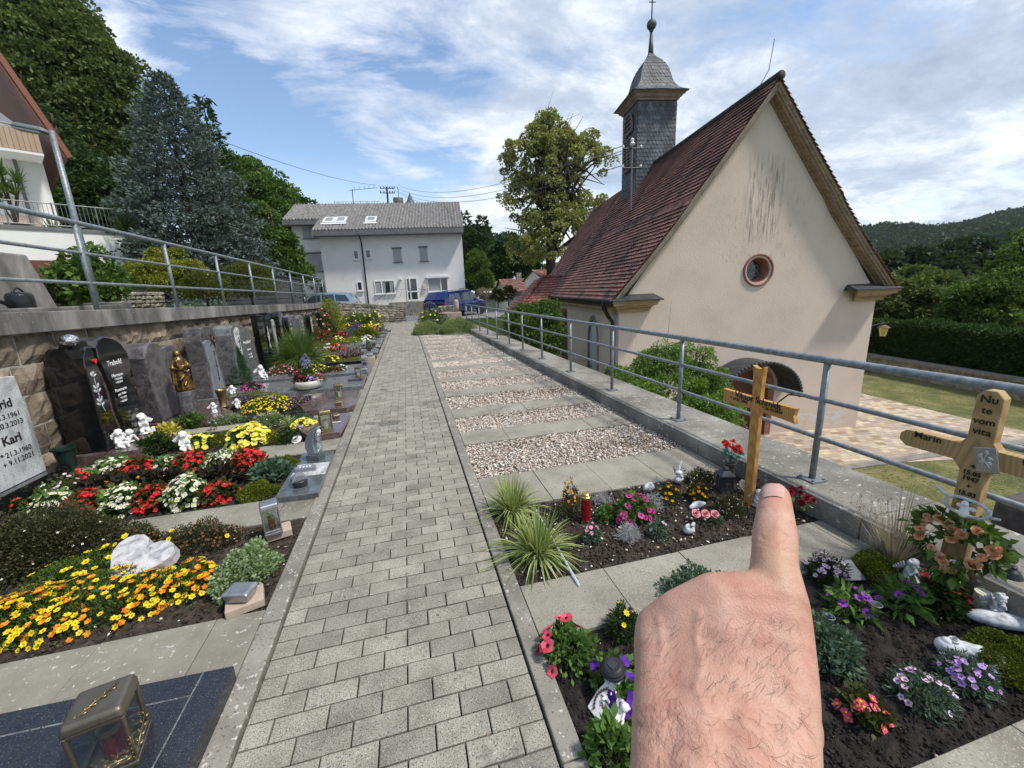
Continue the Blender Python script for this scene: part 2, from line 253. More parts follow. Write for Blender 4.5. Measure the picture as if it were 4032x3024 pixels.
# ---------------------------------------------------------------- geometry helpers
def link(o, parent=None):
    COL.objects.link(o)
    if parent is not None: o.parent = parent
    return o
def thing(name, label, cat, loc=(0, 0, 0), rz=0, group=None):
    o = bpy.data.objects.new(name, None); o.empty_display_size = .1; link(o); o.location = loc; o.rotation_euler = (0, 0, rz)
    o['label'] = label; o['category'] = cat
    if group: o['group'] = group
    return o
def tag(o, label, cat, group=None):
    o['label'] = label; o['category'] = cat
    if group: o['group'] = group
    return o
def kind(o, k): o['kind'] = k; return o
def frame(d, up=(0, 0, 1)):
    d = Vector(d).normalized(); u = Vector(up)
    if abs(d.dot(u)) > .98: u = Vector((1, 0, 0))
    x = u.cross(d).normalized(); return x, d.cross(x), d
class MB:
    def __init__(s): s.v = []; s.f = []; s.mi = []; s.M = Matrix(); s.cur = 0
    def add(s, vs, fs):
        b = len(s.v); s.v += [tuple(s.M @ Vector(p)) for p in vs]; s.f += [tuple(b+i for i in f) for f in fs]; s.mi += [s.cur]*len(fs)
    def box(s, c, d, rz=0, taper=1, rot=None):
        x, y, z = d[0]/2, d[1]/2, d[2]/2; q = rot.to_matrix() if rot else Matrix.Rotation(rz, 3, 'Z'); vs = []
        for k in (-1, 1):
            t = 1 if k < 0 else taper
            for a, b in ((-1, -1), (1, -1), (1, 1), (-1, 1)): vs.append(Vector(c)+q@Vector((a*x*t, b*y*t, k*z)))
        s.add(vs, [(3,2,1,0),(4,5,6,7),(0,1,5,4),(1,2,6,5),(2,3,7,6),(3,0,4,7)]); return s
    def cb(s, x0, x1, y0, y1, z0, z1): return s.box(((x0+x1)/2, (y0+y1)/2, (z0+z1)/2), (x1-x0, y1-y0, z1-z0))
    def tube(s, pts, r, n=8, caps=True):
        pts = [Vector(p) for p in pts]; rs = r if isinstance(r, (list, tuple)) else [r]*len(pts); vs = []; px = None
        for i, p in enumerate(pts):
            d = (pts[min(i+1, len(pts)-1)]-pts[max(i-1, 0)])
            if d.length < 1e-9: d = Vector((0, 0, 1))
            d.normalize()
            if px is None: px, py, _ = frame(d)
            else:
                px = (px-d*px.dot(d)).normalized(); py = d.cross(px)
            for k in range(n):
                a = 2*math.pi*k/n; vs.append(p+(px*math.cos(a)+py*math.sin(a))*rs[i])
        fs = [(i*n+k, i*n+(k+1)%n, (i+1)*n+(k+1)%n, (i+1)*n+k) for i in range(len(pts)-1) for k in range(n)]
        if caps: fs += [tuple(reversed(range(n))), tuple(range((len(pts)-1)*n, len(pts)*n))]
        s.add(vs, fs); return s
    def lathe(s, prof, c=(0, 0, 0), n=20, caps=True):
        vs = [(c[0]+r*math.cos(2*math.pi*k/n), c[1]+r*math.sin(2*math.pi*k/n), c[2]+z) for r, z in prof for k in range(n)]
        fs = [(i*n+k, i*n+(k+1)%n, (i+1)*n+(k+1)%n, (i+1)*n+k) for i in range(len(prof)-1) for k in range(n)]
        if caps: fs += [tuple(reversed(range(n))), tuple(range((len(prof)-1)*n, len(prof)*n))]
        s.add(vs, fs); return s
    def prism(s, poly, o, u, v, w):             # poly in (u,v) plane at o, extruded along vector w
        o, u, v, w = Vector(o), Vector(u), Vector(v), Vector(w); n = len(poly)
        a = [o+u*x+v*y for x, y in poly]; vs = a+[p+w for p in a]
        fs = [tuple(range(n-1, -1, -1)), tuple(range(n, 2*n))]+[(i, (i+1) % n, n+(i+1) % n, n+i) for i in range(n)]
        if u.cross(v).dot(w) < 0: fs = [tuple(reversed(f)) for f in fs]
        s.add(vs, fs); return s
    def grid(s, nu, nv, fn, closed=False):
        vs = [fn(i/nu, j/nv) for j in range(nv+1) for i in range(nu+1)]
        s.add(vs, [(j*(nu+1)+i, j*(nu+1)+i+1, (j+1)*(nu+1)+i+1, (j+1)*(nu+1)+i) for j in range(nv) for i in range(nu)]); return s
    def ball(s, c, r, n=12, m=8, rot=None):
        r = (r, r, r) if isinstance(r, (int, float)) else r; vs = []; q = rot.to_matrix() if rot else Matrix.Identity(3)
        for j in range(1, m):
            t = math.pi*j/m
            for k in range(n):
                a = 2*math.pi*k/n; vs.append(Vector(c)+q@Vector((r[0]*math.sin(t)*math.cos(a), r[1]*math.sin(t)*math.sin(a), r[2]*math.cos(t))))
        vs += [Vector(c)+q@Vector((0, 0, r[2])), Vector(c)+q@Vector((0, 0, -r[2]))]; T, B = len(vs)-2, len(vs)-1
        fs = [(j*n+k, (j+1)*n+k, (j+1)*n+(k+1) % n, j*n+(k+1) % n) for j in range(m-2) for k in range(n)]
        fs += [(T, k, (k+1) % n) for k in range(n)]+[(B, (m-2)*n+(k+1) % n, (m-2)*n+k) for k in range(n)]
        s.add(vs, fs); return s
    def build(s, name, mats, parent=None, smooth=False, bevel=0, bseg=2):
        me = bpy.data.meshes.new(name); me.from_pydata(s.v, [], s.f)
        for m in (mats if isinstance(mats, (list, tuple)) else [mats]): me.materials.append(m)
        if any(s.mi): me.polygons.foreach_set('material_index', s.mi)
        if smooth: me.polygons.foreach_set('use_smooth', [True]*len(me.polygons))
        me.update(); o = link(bpy.data.objects.new(name, me), parent)
        if bevel:
            b = o.modifiers.new('bevel', 'BEVEL'); b.width = bevel; b.segments = bseg; b.limit_method = 'ANGLE'; b.angle_limit = R(35)
        return o
def smooth_angle(o, a=40):
    o.data.polygons.foreach_set('use_smooth', [True]*len(o.data.polygons))
    o.data.set_sharp_from_angle(angle=R(a)); return o
def npmesh(name, V, k, mat, parent=None, mi=None, smooth=False, F=None):   # V (n*k,3): n separate k-gons, or F (m,k) faces
    V = np.asarray(V, dtype=np.float32).reshape(-1, 3); me = bpy.data.meshes.new(name); me.vertices.add(len(V)); me.vertices.foreach_set('co', V.ravel())
    idx = np.arange(len(V)) if F is None else np.asarray(F).ravel(); n = len(idx)//k
    me.loops.add(n*k); me.loops.foreach_set('vertex_index', idx.astype(np.int32)); me.polygons.add(n)
    me.polygons.foreach_set('loop_start', (np.arange(n)*k).astype(np.int32)); me.polygons.foreach_set('loop_total', np.full(n, k, np.int32))
    for m in (mat if isinstance(mat, (list, tuple)) else [mat]): me.materials.append(m)
    if mi is not None: me.polygons.foreach_set('material_index', np.asarray(mi, np.int32))
    if smooth: me.polygons.foreach_set('use_smooth', [True]*n)
    me.update(calc_edges=True); return link(bpy.data.objects.new(name, me), parent)
RG = np.random.default_rng(7)
def unit(v): return v/np.maximum(1e-9, np.linalg.norm(v, axis=-1, keepdims=True))
def leafquads(P, D, Ln, Wd, rg=RG, droop=.12):
    P = np.asarray(P, float); D = unit(np.asarray(D, float)); n = len(P); S = unit(np.cross(D, rg.normal(size=(n, 3)))); U = np.cross(S, D)
    Ln = (Ln*rg.uniform(.65, 1.25, n))[:, None]; Wd = (Wd*rg.uniform(.7, 1.2, n))[:, None]
    a = P; c = P+D*Ln-np.array([0, 0, 1])*Ln*droop; m = P+D*Ln*.5+U*Ln*.08
    return np.stack([a, m+S*Wd*.5, c, m-S*Wd*.5], 1)
def petalquads(C, Nn, r, k, rg=RG, cup=.25, wide=None, turn=None):
    wide = wide or (.82 if k <= 5 else .6 if k == 6 else .38)
    C = np.asarray(C, float); Nn = unit(np.asarray(Nn, float)); n = len(C); U = unit(np.cross(Nn, rg.normal(size=(n, 3)))); V = np.cross(Nn, U); rr = (np.broadcast_to(r, n)*rg.uniform(.8, 1.15, n))[:, None]; out = []
    for i in range(k):
        a = 2*math.pi*i/k; d = U*math.cos(a)+V*math.sin(a); s = -U*math.sin(a)+V*math.cos(a)
        out.append(np.stack([C, C+rr*(d*.62+s*wide*.62+Nn*cup*.7), C+rr*(d+Nn*cup), C+rr*(d*.62-s*wide*.62+Nn*cup*.7)], 1))
    return np.stack(out, 1).reshape(-1, 4, 3)
def domepts(n, rx, ry, h, rg=RG, inner=.55, lump=.12):
    a = rg.uniform(0, 2*math.pi, n); z = rg.uniform(0.0, 1, n)**.8; rr = np.sqrt(np.maximum(0, 1-z*z)); q = rg.uniform(inner, 1, n)**.5*(1+lump*np.sin(a*3+z*5)+lump*np.sin(a*5+1)*.6)
    P = np.stack([np.cos(a)*rr*rx*q, np.sin(a)*rr*ry*q, z*h*q], 1); Nn = unit(np.stack([np.cos(a)*rr/rx, np.sin(a)*rr/ry, z/h], 1)); return P, Nn
def plant(name, label, cat, loc, rx, ry, h, leaf, n, Ln=.03, Wd=.018, fl=(), group=None, rz=0, inner=.3, up=.4, seed=None, lift=.0):
    rg = np.random.default_rng(seed if seed is not None else abs(hash(label)) % 9999 if False else len(label)*37+int(loc[1]*100) % 977+int(abs(loc[0])*100))
    t = thing(name, label, cat, loc, rz, group); P, Nn = domepts(n, rx, ry, h, rg, inner)
    D = Nn+rg.normal(size=(n, 3))*.55+np.array([0, 0, up]); npmesh('foliage', leafquads(P, D, Ln, Wd, rg), 4, M[leaf], t)
    for (m, k, r, cnt, ctr) in fl:              # petal material, petals, radius, count, centre material
        P, Nn = domepts(cnt, rx*1.02, ry*1.02, h*1.03, rg, .92, .08); keep = P[:, 2] > h*lift; P, Nn = P[keep], Nn[keep]; Nn = unit(Nn+np.array([0, 0, .5])+rg.normal(size=Nn.shape)*.25); P = P+Nn*r*.5
        npmesh('blossom', petalquads(P, Nn, r, k, rg), 4, M[m], t)
        if ctr: npmesh('flower_centre', petalquads(P+Nn*r*.12, Nn, r*.3, 5, rg, .1, .9), 4, M[ctr], t)
    return t
def blades(name, n, ln, spread, w, mat, parent, rg=RG, seg=6, r0=.04, droop=1.0, loc=(0, 0, 0), bias=(0, 0)):
    a = rg.uniform(0, 2*math.pi, n); l = ln*rg.uniform(.55, 1.1, n); e = rg.uniform(.15, 1, n)*spread; V = []; d = np.stack([np.cos(a), np.sin(a), np.zeros(n)], 1); d[:, :2] += np.array(bias)
    s = np.stack([-np.sin(a), np.cos(a), rg.normal(size=n)*.3], 1); base = d*r0*rg.uniform(0, 1, n)[:, None]+np.array(loc); prev = None
    for k in range(seg+1):
        t = k/seg; x = e*l*t; z = l*(t*np.sqrt(np.maximum(.05, 1-e*e*.8))-droop*e*.75*t*t); p = base+d*x[:, None]; p[:, 2] += np.maximum(z, .004-loc[2])
        ww = w*(1-t**2.2)*(.55+.45*min(1, t*4))*.5+.0004; q = (p-s*ww, p+s*ww)
        if prev: V.append(np.stack([prev[0], prev[1], q[1], q[0]], 1))
        prev = q
    V = np.concatenate(V, 0).reshape(-1, 3)      # keep blades as islands: weld by index
    F = []; nv = n
    VV = V.reshape(seg, n, 4, 3); pts = np.zeros((n, seg+1, 2, 3)); pts[:, 0, 0] = VV[0, :, 0]; pts[:, 0, 1] = VV[0, :, 1]
    for k in range(seg): pts[:, k+1, 1] = VV[k, :, 2]; pts[:, k+1, 0] = VV[k, :, 3]
    b = (np.arange(n)*(seg+1)*2)[:, None]; ks = np.arange(seg)[None, :]*2; F = np.stack([b+ks, b+ks+1, b+ks+3, b+ks+2], -1).reshape(-1, 4)
    return npmesh(name, pts.reshape(-1, 3), 4, mat, parent, F=F)
def stones(name, P, size, mat, parent=None, rg=RG, flat=.6):
    n = len(P); O = np.array([[1,0,0],[0,1,0],[-1,0,0],[0,-1,0],[0,0,1],[0,0,-1]], float); T = np.array([[0,1,4],[1,2,4],[2,3,4],[3,0,4],[1,0,5],[2,1,5],[3,2,5],[0,3,5]])
    s = size*rg.uniform(.45, 1.25, (n, 1, 1)); sh = rg.uniform(.55, 1.2, (n, 1, 3))*np.array([1, 1, flat]); V = O[None]*sh*s+rg.normal(size=(n, 6, 3))*s*.14
    a = rg.uniform(0, 6.28, n); c, si = np.cos(a), np.sin(a); tl = rg.normal(size=n)*.35; X = V[..., 0]*c[:, None]-V[..., 1]*si[:, None]; Y = V[..., 0]*si[:, None]+V[..., 1]*c[:, None]; V = np.stack([X, Y, V[..., 2]+X*tl[:, None]], -1)
    V += np.asarray(P)[:, None, :]; F = (np.arange(n)*6)[:, None, None]+T[None]; return npmesh(name, V.reshape(-1, 3), 3, mat, parent, F=F.reshape(-1, 3))
def area(x0, x1, y0, y1, n, z=0, zj=.004, rg=RG): return np.stack([rg.uniform(x0, x1, n), rg.uniform(y0, y1, n), z+rg.uniform(0, zj, n)], 1)
def sculpt(name, prims, voxel, mat, parent=None, smooth=8, disp=None):
    # prims: ('c', p0, p1, r0, r1) capsule, ('e', centre, (rx,ry,rz), quat|None) ellipsoid -> ONE continuous skin
    b = MB()
    for p in prims:
        if p[0] == 'c':
            a, c = Vector(p[1]), Vector(p[2]); k = max(2, int((c-a).length/max(voxel, min(p[3], p[4])*.35))+1)
            b.tube([a.lerp(c, i/k) for i in range(k+1)], [p[3]+(p[4]-p[3])*i/k for i in range(k+1)], 12); b.ball(a, p[3], 12, 8); b.ball(c, p[4], 12, 8)
        else: b.ball(p[1], p[2], 14, 10, p[3] if len(p) > 3 else None)
    o = b.build(name, mat, None); r = o.modifiers.new('r', 'REMESH'); r.mode = 'VOXEL'; r.voxel_size = voxel
    if smooth: s = o.modifiers.new('s', 'SMOOTH'); s.factor = .5; s.iterations = smooth
    dg = bpy.context.evaluated_depsgraph_get(); me = bpy.data.meshes.new_from_object(o.evaluated_get(dg)); o.modifiers.clear(); o.data = me; me.name = name
    if disp: disp(me)
    me.polygons.foreach_set('use_smooth', [True]*len(me.polygons)); o.parent = parent; return o
def text(s, size, mat, parent, loc, u, v, name='inscription', ext=.0015, align='CENTER', sx=1, space=1, off=0, shear=0):
    c = bpy.data.curves.new(name, 'FONT'); c.body = s; c.size = size; c.extrude = ext; c.align_x = align; c.align_y = 'CENTER'; c.space_character = space; c.offset = off; c.shear = shear; c.resolution_u = 3
    o = bpy.data.objects.new(name, c); link(o); dg = bpy.context.evaluated_depsgraph_get(); me = bpy.data.meshes.new_from_object(o.evaluated_get(dg)); bpy.data.objects.remove(o); me.materials.clear(); me.materials.append(mat)
    o = link(bpy.data.objects.new(name, me), parent); u = Vector(u).normalized(); v = Vector(v).normalized(); w = u.cross(v); q = Matrix((u*sx, v, w)).transposed().to_4x4(); q.translation = Vector(loc)
    o.matrix_parent_inverse = Matrix(); o.matrix_basis = q; return o
def copytree(o, parent=None, **k):
    c = o.copy(); COL.objects.link(c)
    if parent is not None: c.parent = parent
    for a in k:
        if a == 'loc': c.location = k[a]
        elif a == 'rz': c.rotation_euler = (0, 0, k[a])
        elif a == 'sc': c.scale = (k[a],)*3 if isinstance(k[a], (int, float)) else k[a]
        else: c[a] = k[a]
    for ch in list(o.children):
        if ch is not c: copytree(ch, c)
    return c
def arc(cx, cy, r, a0, a1, n=8, ry=None): return [(cx+r*math.cos(R(a0+(a1-a0)*i/n)), cy+(ry or r)*math.sin(R(a0+(a1-a0)*i/n))) for i in range(n+1)]
def tiles(name, fn, nu, nv, mat, parent, lift=.02, rnd=.004, over=1.25, tip='round', rg=RG, skew=0):
    # fn(u,v)->(point, normal); overlapping courses, v runs DOWN the slope, tile tips rounded
    V = []; F = []; prof = [(0, 0), (1, 0), (1, .72), (.86, .9), (.5, 1), (.14, .9), (0, .72)] if tip == 'round' else [(0, 0), (1, 0), (1, 1), (.5, 1.0), (0, 1)]
    k = len(prof)
    for j in range(nv):
        for i in range(-1, nu+1):
            u0 = i+(.5 if j % 2 else 0)+rg.normal()*.02; b = len(V); dz = rg.normal()*rnd; du = rg.normal()*.03
            pts = []
            for (a, c) in prof:
                u = min(max((u0+.02+a*.96)/nu, 0), 1); v = (j+c*over+du*c)/nv; p, n_ = fn(u, v); pts.append((Vector(p)+Vector(n_)*(c*lift+.004+dz*c), n_))
            if (pts[1][0]-pts[0][0]).length < 1e-3 and (pts[2][0]-pts[0][0]).length < 1e-2: continue
            V += [p for p, _ in pts]+[p-Vector(n_)*.013 for p, _ in pts]
            F.append(tuple(b+q for q in range(k))); F += [(b+q, b+k+q, b+k+(q+1) % k, b+(q+1) % k) for q in range(1, k)]
    me = bpy.data.meshes.new(name); me.from_pydata([tuple(p) for p in V], [], F); me.materials.append(mat); return link(bpy.data.objects.new(name, me), parent)
def masonry(mb, p0, p1, z0, ztop, rows, lens, thick, rg=RG, rough=.018, gap=.012, nrm=None):
    # rough-faced ashlar along p0->p1 (XY); ztop(t) top height at t in 0..1
    p0, p1 = Vector(p0), Vector(p1); Ln = (p1-p0).length; d = (p1-p0)/Ln; n = Vector(nrm) if nrm else Vector((d.y, -d.x, 0))
    for r in range(rows):
        x = -rg.uniform(0, lens[0])
        while x < Ln:
            l = rg.uniform(*lens); a, b = max(x, 0)+gap/2, min(x+l, Ln)-gap/2; x += l
            if b-a < .03: continue
            nx = max(2, int((b-a)/.06)); nz = 4; base = len(mb.v); bul = rg.uniform(.0, 1)*rough
            za = lambda t: z0+(ztop(t)-z0)*r/rows+gap/2; zb = lambda t: z0+(ztop(t)-z0)*(r+1)/rows-gap/2
            vs = []
            for j in range(nz+1):
                for i in range(nx+1):
                    xx = a+(b-a)*i/nx; t = xx/Ln; z = za(t)+(zb(t)-za(t))*j/nz; edge = i in (0, nx) or j in (0, nz)
                    o = (0 if edge else rough*.9+bul+rg.normal()*rough*.45); jx = rg.normal()*gap*.25 if edge else 0
                    q = p0+d*(xx+jx)+n*o; vs.append((q.x, q.y, z+(rg.normal()*gap*.25 if edge else 0)))
            fs = [(j*(nx+1)+i, j*(nx+1)+i+1, (j+1)*(nx+1)+i+1, (j+1)*(nx+1)+i) for j in range(nz) for i in range(nx)]
            m = len(vs); ring = [i for i in range(nx+1)]+[j*(nx+1)+nx for j in range(1, nz+1)]+[nz*(nx+1)+i for i in range(nx-1, -1, -1)]+[j*(nx+1) for j in range(nz-1, 0, -1)]
            vs += [tuple(Vector(vs[q])-n*.035) for q in ring]; fs += [(ring[(q+1) % len(ring)], ring[q], m+q, m+(q+1) % len(ring)) for q in range(len(ring))]
            mb.add(vs, fs)
# ---------------------------------------------------------------- ground
S = lambda o: kind(o, 'structure')
def sheet(name, pts, z, mat, n=1):
    b = MB(); b.add([(x, y, z if not callable(z) else z(x, y)) for x, y in pts], [tuple(range(len(pts)))]); return S(b.build(name, mat))
ZC = -3.05
def gz(x, y):                                   # wide terrain height
    lo = ZC+(max(0, min(1, (y-16)/9))*1.6 if x < 7 else 0)
    if x < 3.3 and y < 25.4: return -.4 if x > -3.9505 else (1.28 if y < 22.5 else .1)+max(0, -x-9)*.09
    if y > 25.0 and x < 3.3: return -.12+(max(0, -x-7)*.06)
    if y > 25.0 and x < 9: return -.14
    return lo
b = MB()
xs = [-400,-200,-90,-50,-30,-20,-12,-9,-6,-3.96,-3.951,-3.95,-3.949,0,3.28,3.3,6,9,9.1,14,20,30,60,120,250,500]; ys = [-60,-10,0,8,16,20,22.4,22.6,25.0,25.02,25.4,25.5,30,36,45,60,90,150,260,450,700]
def th(x, y):
    z = gz(x, y); d = math.hypot(x, y)
    if d > 60: z -= 0 if x > 0 else 0
    if x < -25: z += min(30, (-x-25)*.25)
    return z
vs = [(x, y, th(x, y)) for y in ys for x in xs]; nx = len(xs)
b.add(vs, [(j*nx+i, j*nx+i+1, (j+1)*nx+i+1, (j+1)*nx+i) for j in range(len(ys)-1) for i in range(nx-1)]); S(b.build('ground', M['meadow']))
sheet('soil', [(-3.75,-3),(3.0,-3),(3.0,24.6),(-3.75,24.6)], -.05, M['joint'])
# paved path: real blocks
b = MB(); rgp = np.random.default_rng(3); bw, bd = .2027, .0985; y = -.9; r = 0
while y < 24.3:
    xl, xr = -.755, .36
    if y > 16.0: xr = .36+min(1, (y-16)/4)*.0
    x = xl-(bw/2 if r % 2 else 0)
    while x < xr:
        a, c = max(x, xl)+.003, min(x+bw, xr)-.003
        if c-a > .012:
            e = .0025; z = rgp.normal()*.0012; y0, y1 = y+.003, y+bd-.003
            vs = [(a,y0,-.03),(c,y0,-.03),(c,y1,-.03),(a,y1,-.03),(a,y0,z-e),(c,y0,z-e),(c,y1,z-e),(a,y1,z-e),(a+e*1.5,y0+e*1.5,z),(c-e*1.5,y0+e*1.5,z),(c-e*1.5,y1-e*1.5,z),(a+e*1.5,y1-e*1.5,z)]
            b.add(vs, [(0,1,5,4),(1,2,6,5),(2,3,7,6),(3,0,4,7),(4,5,9,8),(5,6,10,9),(6,7,11,10),(7,4,8,11),(8,9,10,11)])
        x += bw
    y += bd; r += 1
S(b.build('path', M['paver']))
# fan of paving towards the gate (left widening)
b = MB(); y = 18.6; r = 0
while y < 24.4:
    xl = -.757-min(1.0, (y-18.6)*.25); x = -.757
    while x-bw > xl: b.cb(x-bw+.003, x-.003, y+.003, y+bd-.003, -.03, rgp.normal()*.001-.001); x -= bw
    x = .363; xr = .363+max(0, min(.5, (y-21)*.3))
    while x+bw < xr: b.cb(x+.003, x+bw-.003, y+.003, y+bd-.003, -.03, rgp.normal()*.001-.001); x += bw
    y += bd; r += 1
S(b.build('path_forecourt', M['paver']))
for nm, x0, x1, ya, yb, zt in (('kerb', -.868, -.768, -1, 18.5, .008), ('kerb', .368, .455, -1, 16.1, .012)):
    b = MB(); y = ya
    while y < yb: b.cb(x0, x1, y+.002, min(y+1.0, yb)-.002, -.1, zt+rgp.normal()*.002); y += 1.0
    S(b.build(nm, M['kerb'], bevel=.006))
# slab strips between the graves
def slabs(x0, x1, y0, y1, w, mat, z=.0):
    b = MB(); x = x0
    while x < x1-.02: b.cb(x+.002, min(x+w, x1)-.002, y0, y1, -.06, z+rgp.normal()*.0015); x += w
    return S(b.build('slab_walk', mat, bevel=.003))
pin = lambda y: 2.605-.0195*y                    # inner face of the right parapet
RS = [(-.6,.675),(1.50,1.87),(2.70,3.25)]+[(a, a+.40) for a in (4.08,5.07,6.20,7.31,8.44,9.50,10.75,11.8,12.82,13.9,15.1)]+[(16.0,16.1)]
for i, (a, c) in enumerate(RS): slabs(.458, pin(c)-.01, a, c, .5, M['slabc'], .004)
LS = [(1.695,2.11),(3.06,3.45),(4.46,4.84),(5.70,5.94),(7.05,7.35),(8.42,8.53),(9.62,9.93)]+[(a, a+.2) for a in (11.45,12.6,13.6,14.4,15.8,17.3)]
for i, (a, c) in enumerate(LS): slabs(-3.6, -.872, a, c, .5, M['slabL'] if i < 4 else M['slabc'], .0)
# beds
def bed(name, x0, x1, y0, y1, mat, z=-.012, amp=.012, res=.03):
    nx, ny = max(2, int((x1-x0)/res)), max(2, int((y1-y0)/res)); rg = np.random.default_rng(int(y0*100)+5); b = MB()
    b.grid(nx, ny, lambda u, v: (x0+(x1-x0)*u, y0+(y1-y0)*v, z+rg.uniform(-amp, amp)*(0 if min(u, v, 1-u, 1-v) < .01 else 1))); return S(b.build(name, mat, smooth=False))
bed('soil_bed', .458, 2.56, .675, 1.498, M['darksoil']); bed('soil_bed', .458, 2.56, 1.872, 2.698, M['soil'])
bed('soil_bed', -3.58, -.87, 2.112, 3.058, M['soil']); bed('soil_bed', -3.58, -.87, 3.452, 4.458, M['darksoil']); bed('soil_bed', -3.0, -1.2, 4.85, 5.69, M['darksoil'])
for i in range(2, len(RS)-1):
    y0, y1 = RS[i][1]+.003, RS[i+1][0]-.003; bed('gravel_bed', .458, pin(y1)-.005, y0, y1, M['gravelbed'], -.022, .006, .06)
# dark earth of the far beds
bed('soil_bed', -3.58, -.9, 9.95, 18.4, M['darksoil'], -.01, .01, .12); bed('soil_bed', -3.7, -1.9, 18.42, 23.2, M['darksoil'], -.01, .01, .12)
rg = np.random.default_rng(5)
P = [area(.46, pin(y)-.01, y+.01, RS[i+1][0]-.01, int(2.1*(RS[i+1][0]-y)*(3600 if y < 5 else 1900 if y < 9 else 900)), -.018, .022, rg) for i, y in enumerate([s[1] for s in RS]) if 2 <= i < len(RS)-1]
sz = [np.full(len(p), .0125 if p[0, 1] < 5 else .015 if p[0, 1] < 9 else .02) for p in P]
gp_ = np.concatenate(P); gs = np.concatenate(sz); kind(stones('gravel', gp_, gs[:, None, None], M['pebble'], None, rg, .55), 'stuff')
kind(stones('soil_crumbs', np.concatenate([area(.46,2.56,.68,1.49,9000,-.015,.012,rg), area(-3.5,-.88,3.46,4.45,4000,-.015,.012,rg), area(-3,-1.25,4.86,5.68,3000,-.015,.012,rg)]), .007, M['dclod'], None, rg), 'stuff')
kind(stones('soil_clods', np.concatenate([area(.46,2.56,1.88,2.69,6500,-.015,.016,rg), area(-3.5,-.88,2.12,3.05,7000,-.015,.014,rg)]), .0095, M['clod'], None, rg), 'stuff')
kind(stones('bed_pebbles', np.concatenate([area(.46,2.56,1.88,2.69,330,-.012,.02,rg), area(-2.2,-.88,2.12,3.05,60,-.01,.014,rg), area(.46,2.56,.63,1.49,25,-.008,.01,rg)]), .011, M['pebble'], None, rg), 'stuff')
rg = np.random.default_rng(44); P = []
for cx_, cy_, n_, s_ in ((2.0,3.55,420,.16),(1.0,3.9,160,.12),(1.5,4.95,380,.2),(2.1,5.0,200,.15),(1.6,6.0,700,.28),(2.2,5.9,380,.16),(1.9,7.15,420,.25),(.8,8.1,220,.2),(1.7,9.2,280,.3),(1.9,10.4,380,.3),(1.2,11.5,260,.3),(1.5,12.5,260,.35),(2.42,4.2,300,.12),(2.40,2.75,160,.1)):
    q = np.stack([cx_+rg.normal(size=n_)*s_*1.5, cy_+rg.normal(size=n_)*s_*.55, np.full(n_, .004)], 1); q = q[(q[:,0] > .48) & (q[:,0] < 2.5)]; P.append(q)
P.append(area(-.75,.35,1.0,14,70,.004,.002,rg)); P = np.concatenate(P); kind(npmesh('leaf_litter', leafquads(P, rg.normal(size=P.shape)*np.array([1,1,.25]), .022, .011, rg, 0), 4, pm('dry_litter', [(.10,.06,.035),(.2,.13,.08)], 5, .9, isl=.5)), 'stuff')
# lower churchyard
sheet('churchyard_lawn', [(3.3,-8),(70,-8),(70,22),(3.3,22)], lambda x, y: ZC+.01, M['grass'])
m = MT('courtyard_paving'); v = m.co((1, 1, 1), 'Object', rot=(0, 0, .16)); br = m.n('ShaderNodeTexBrick'); br.offset = .5; br.inputs['Scale'].default_value = 1; br.inputs['Brick Width'].default_value = .24; br.inputs['Row Height'].default_value = .16; br.inputs['Mortar Size'].default_value = .006
br.inputs['Color1'].default_value = (0, 0, 0, 1); br.inputs['Color2'].default_value = (1, 1, 1, 1); br.inputs['Mortar'].default_value = (.5, .5, .5, 1); br.inputs['Bias'].default_value = 0; m.l(v, br.inputs['Vector'])
c = m.ramp(br.outputs['Color'], [(0, (.27,.19,.13)), (.25, (.42,.33,.22)), (.5, (.60,.50,.34)), (.75, (.36,.28,.23)), (1, (.56,.47,.36))]); c = m.mix(br.outputs['Fac'], c, (.16,.13,.10)); c = m.mix(m.ramp(m.noise(m.co(), .8, 5), [(.45, 0.), (.7, .5)]), c, (.2,.18,.16)); m.col(c); m.set(.9); m.bump(br.outputs['Fac'], -.4, .004); M['court'] = m.m
q = [G('V', 700, 925, ZC), G('V', 2200, 1285, ZC), G('K', 2212, 665, ZC), G('K', 2212, 800, ZC), G('K', 1810, 848, ZC), G('K', 900, 895, ZC)]
far = q[0]+(q[0]-q[1]).normalized()*12
pts = [(3.4, q[5].y-.3), (q[5].x, q[5].y), (q[4].x, q[4].y), (q[4].x+5, q[4].y+.2), (q[2].x+6, q[2].y-3), (q[2].x, q[2].y), (q[1].x, q[1].y), (q[0].x, q[0].y), (far.x, far.y), (12, 20), (3.4, 12)]
sheet('courtyard_paving', pts, ZC+.02, M['court'])
a, c = Vector((q[5].x-2, q[5].y, 0)), Vector((q[4].x+5, q[4].y+.2, 0)); b = MB(); b.prism([(0,0),((c-a).length,0),((c-a).length,.22),(0,.22)], (a.x,a.y-.22,ZC), (c-a).normalized(), (0,1,0), (0,0,.05)); S(b.build('paving_edge', M['kerb']))
# road behind the gate
sheet('road', [(-30,25.1),(30,25.1),(30,34.2),(-30,34.2)], -.085, M['asphalt'])
sheet('yard_tarmac', [(-14,22.2),(-3.75,22.2),(-3.75,35),(-14,35)], .3, M['asphalt'])
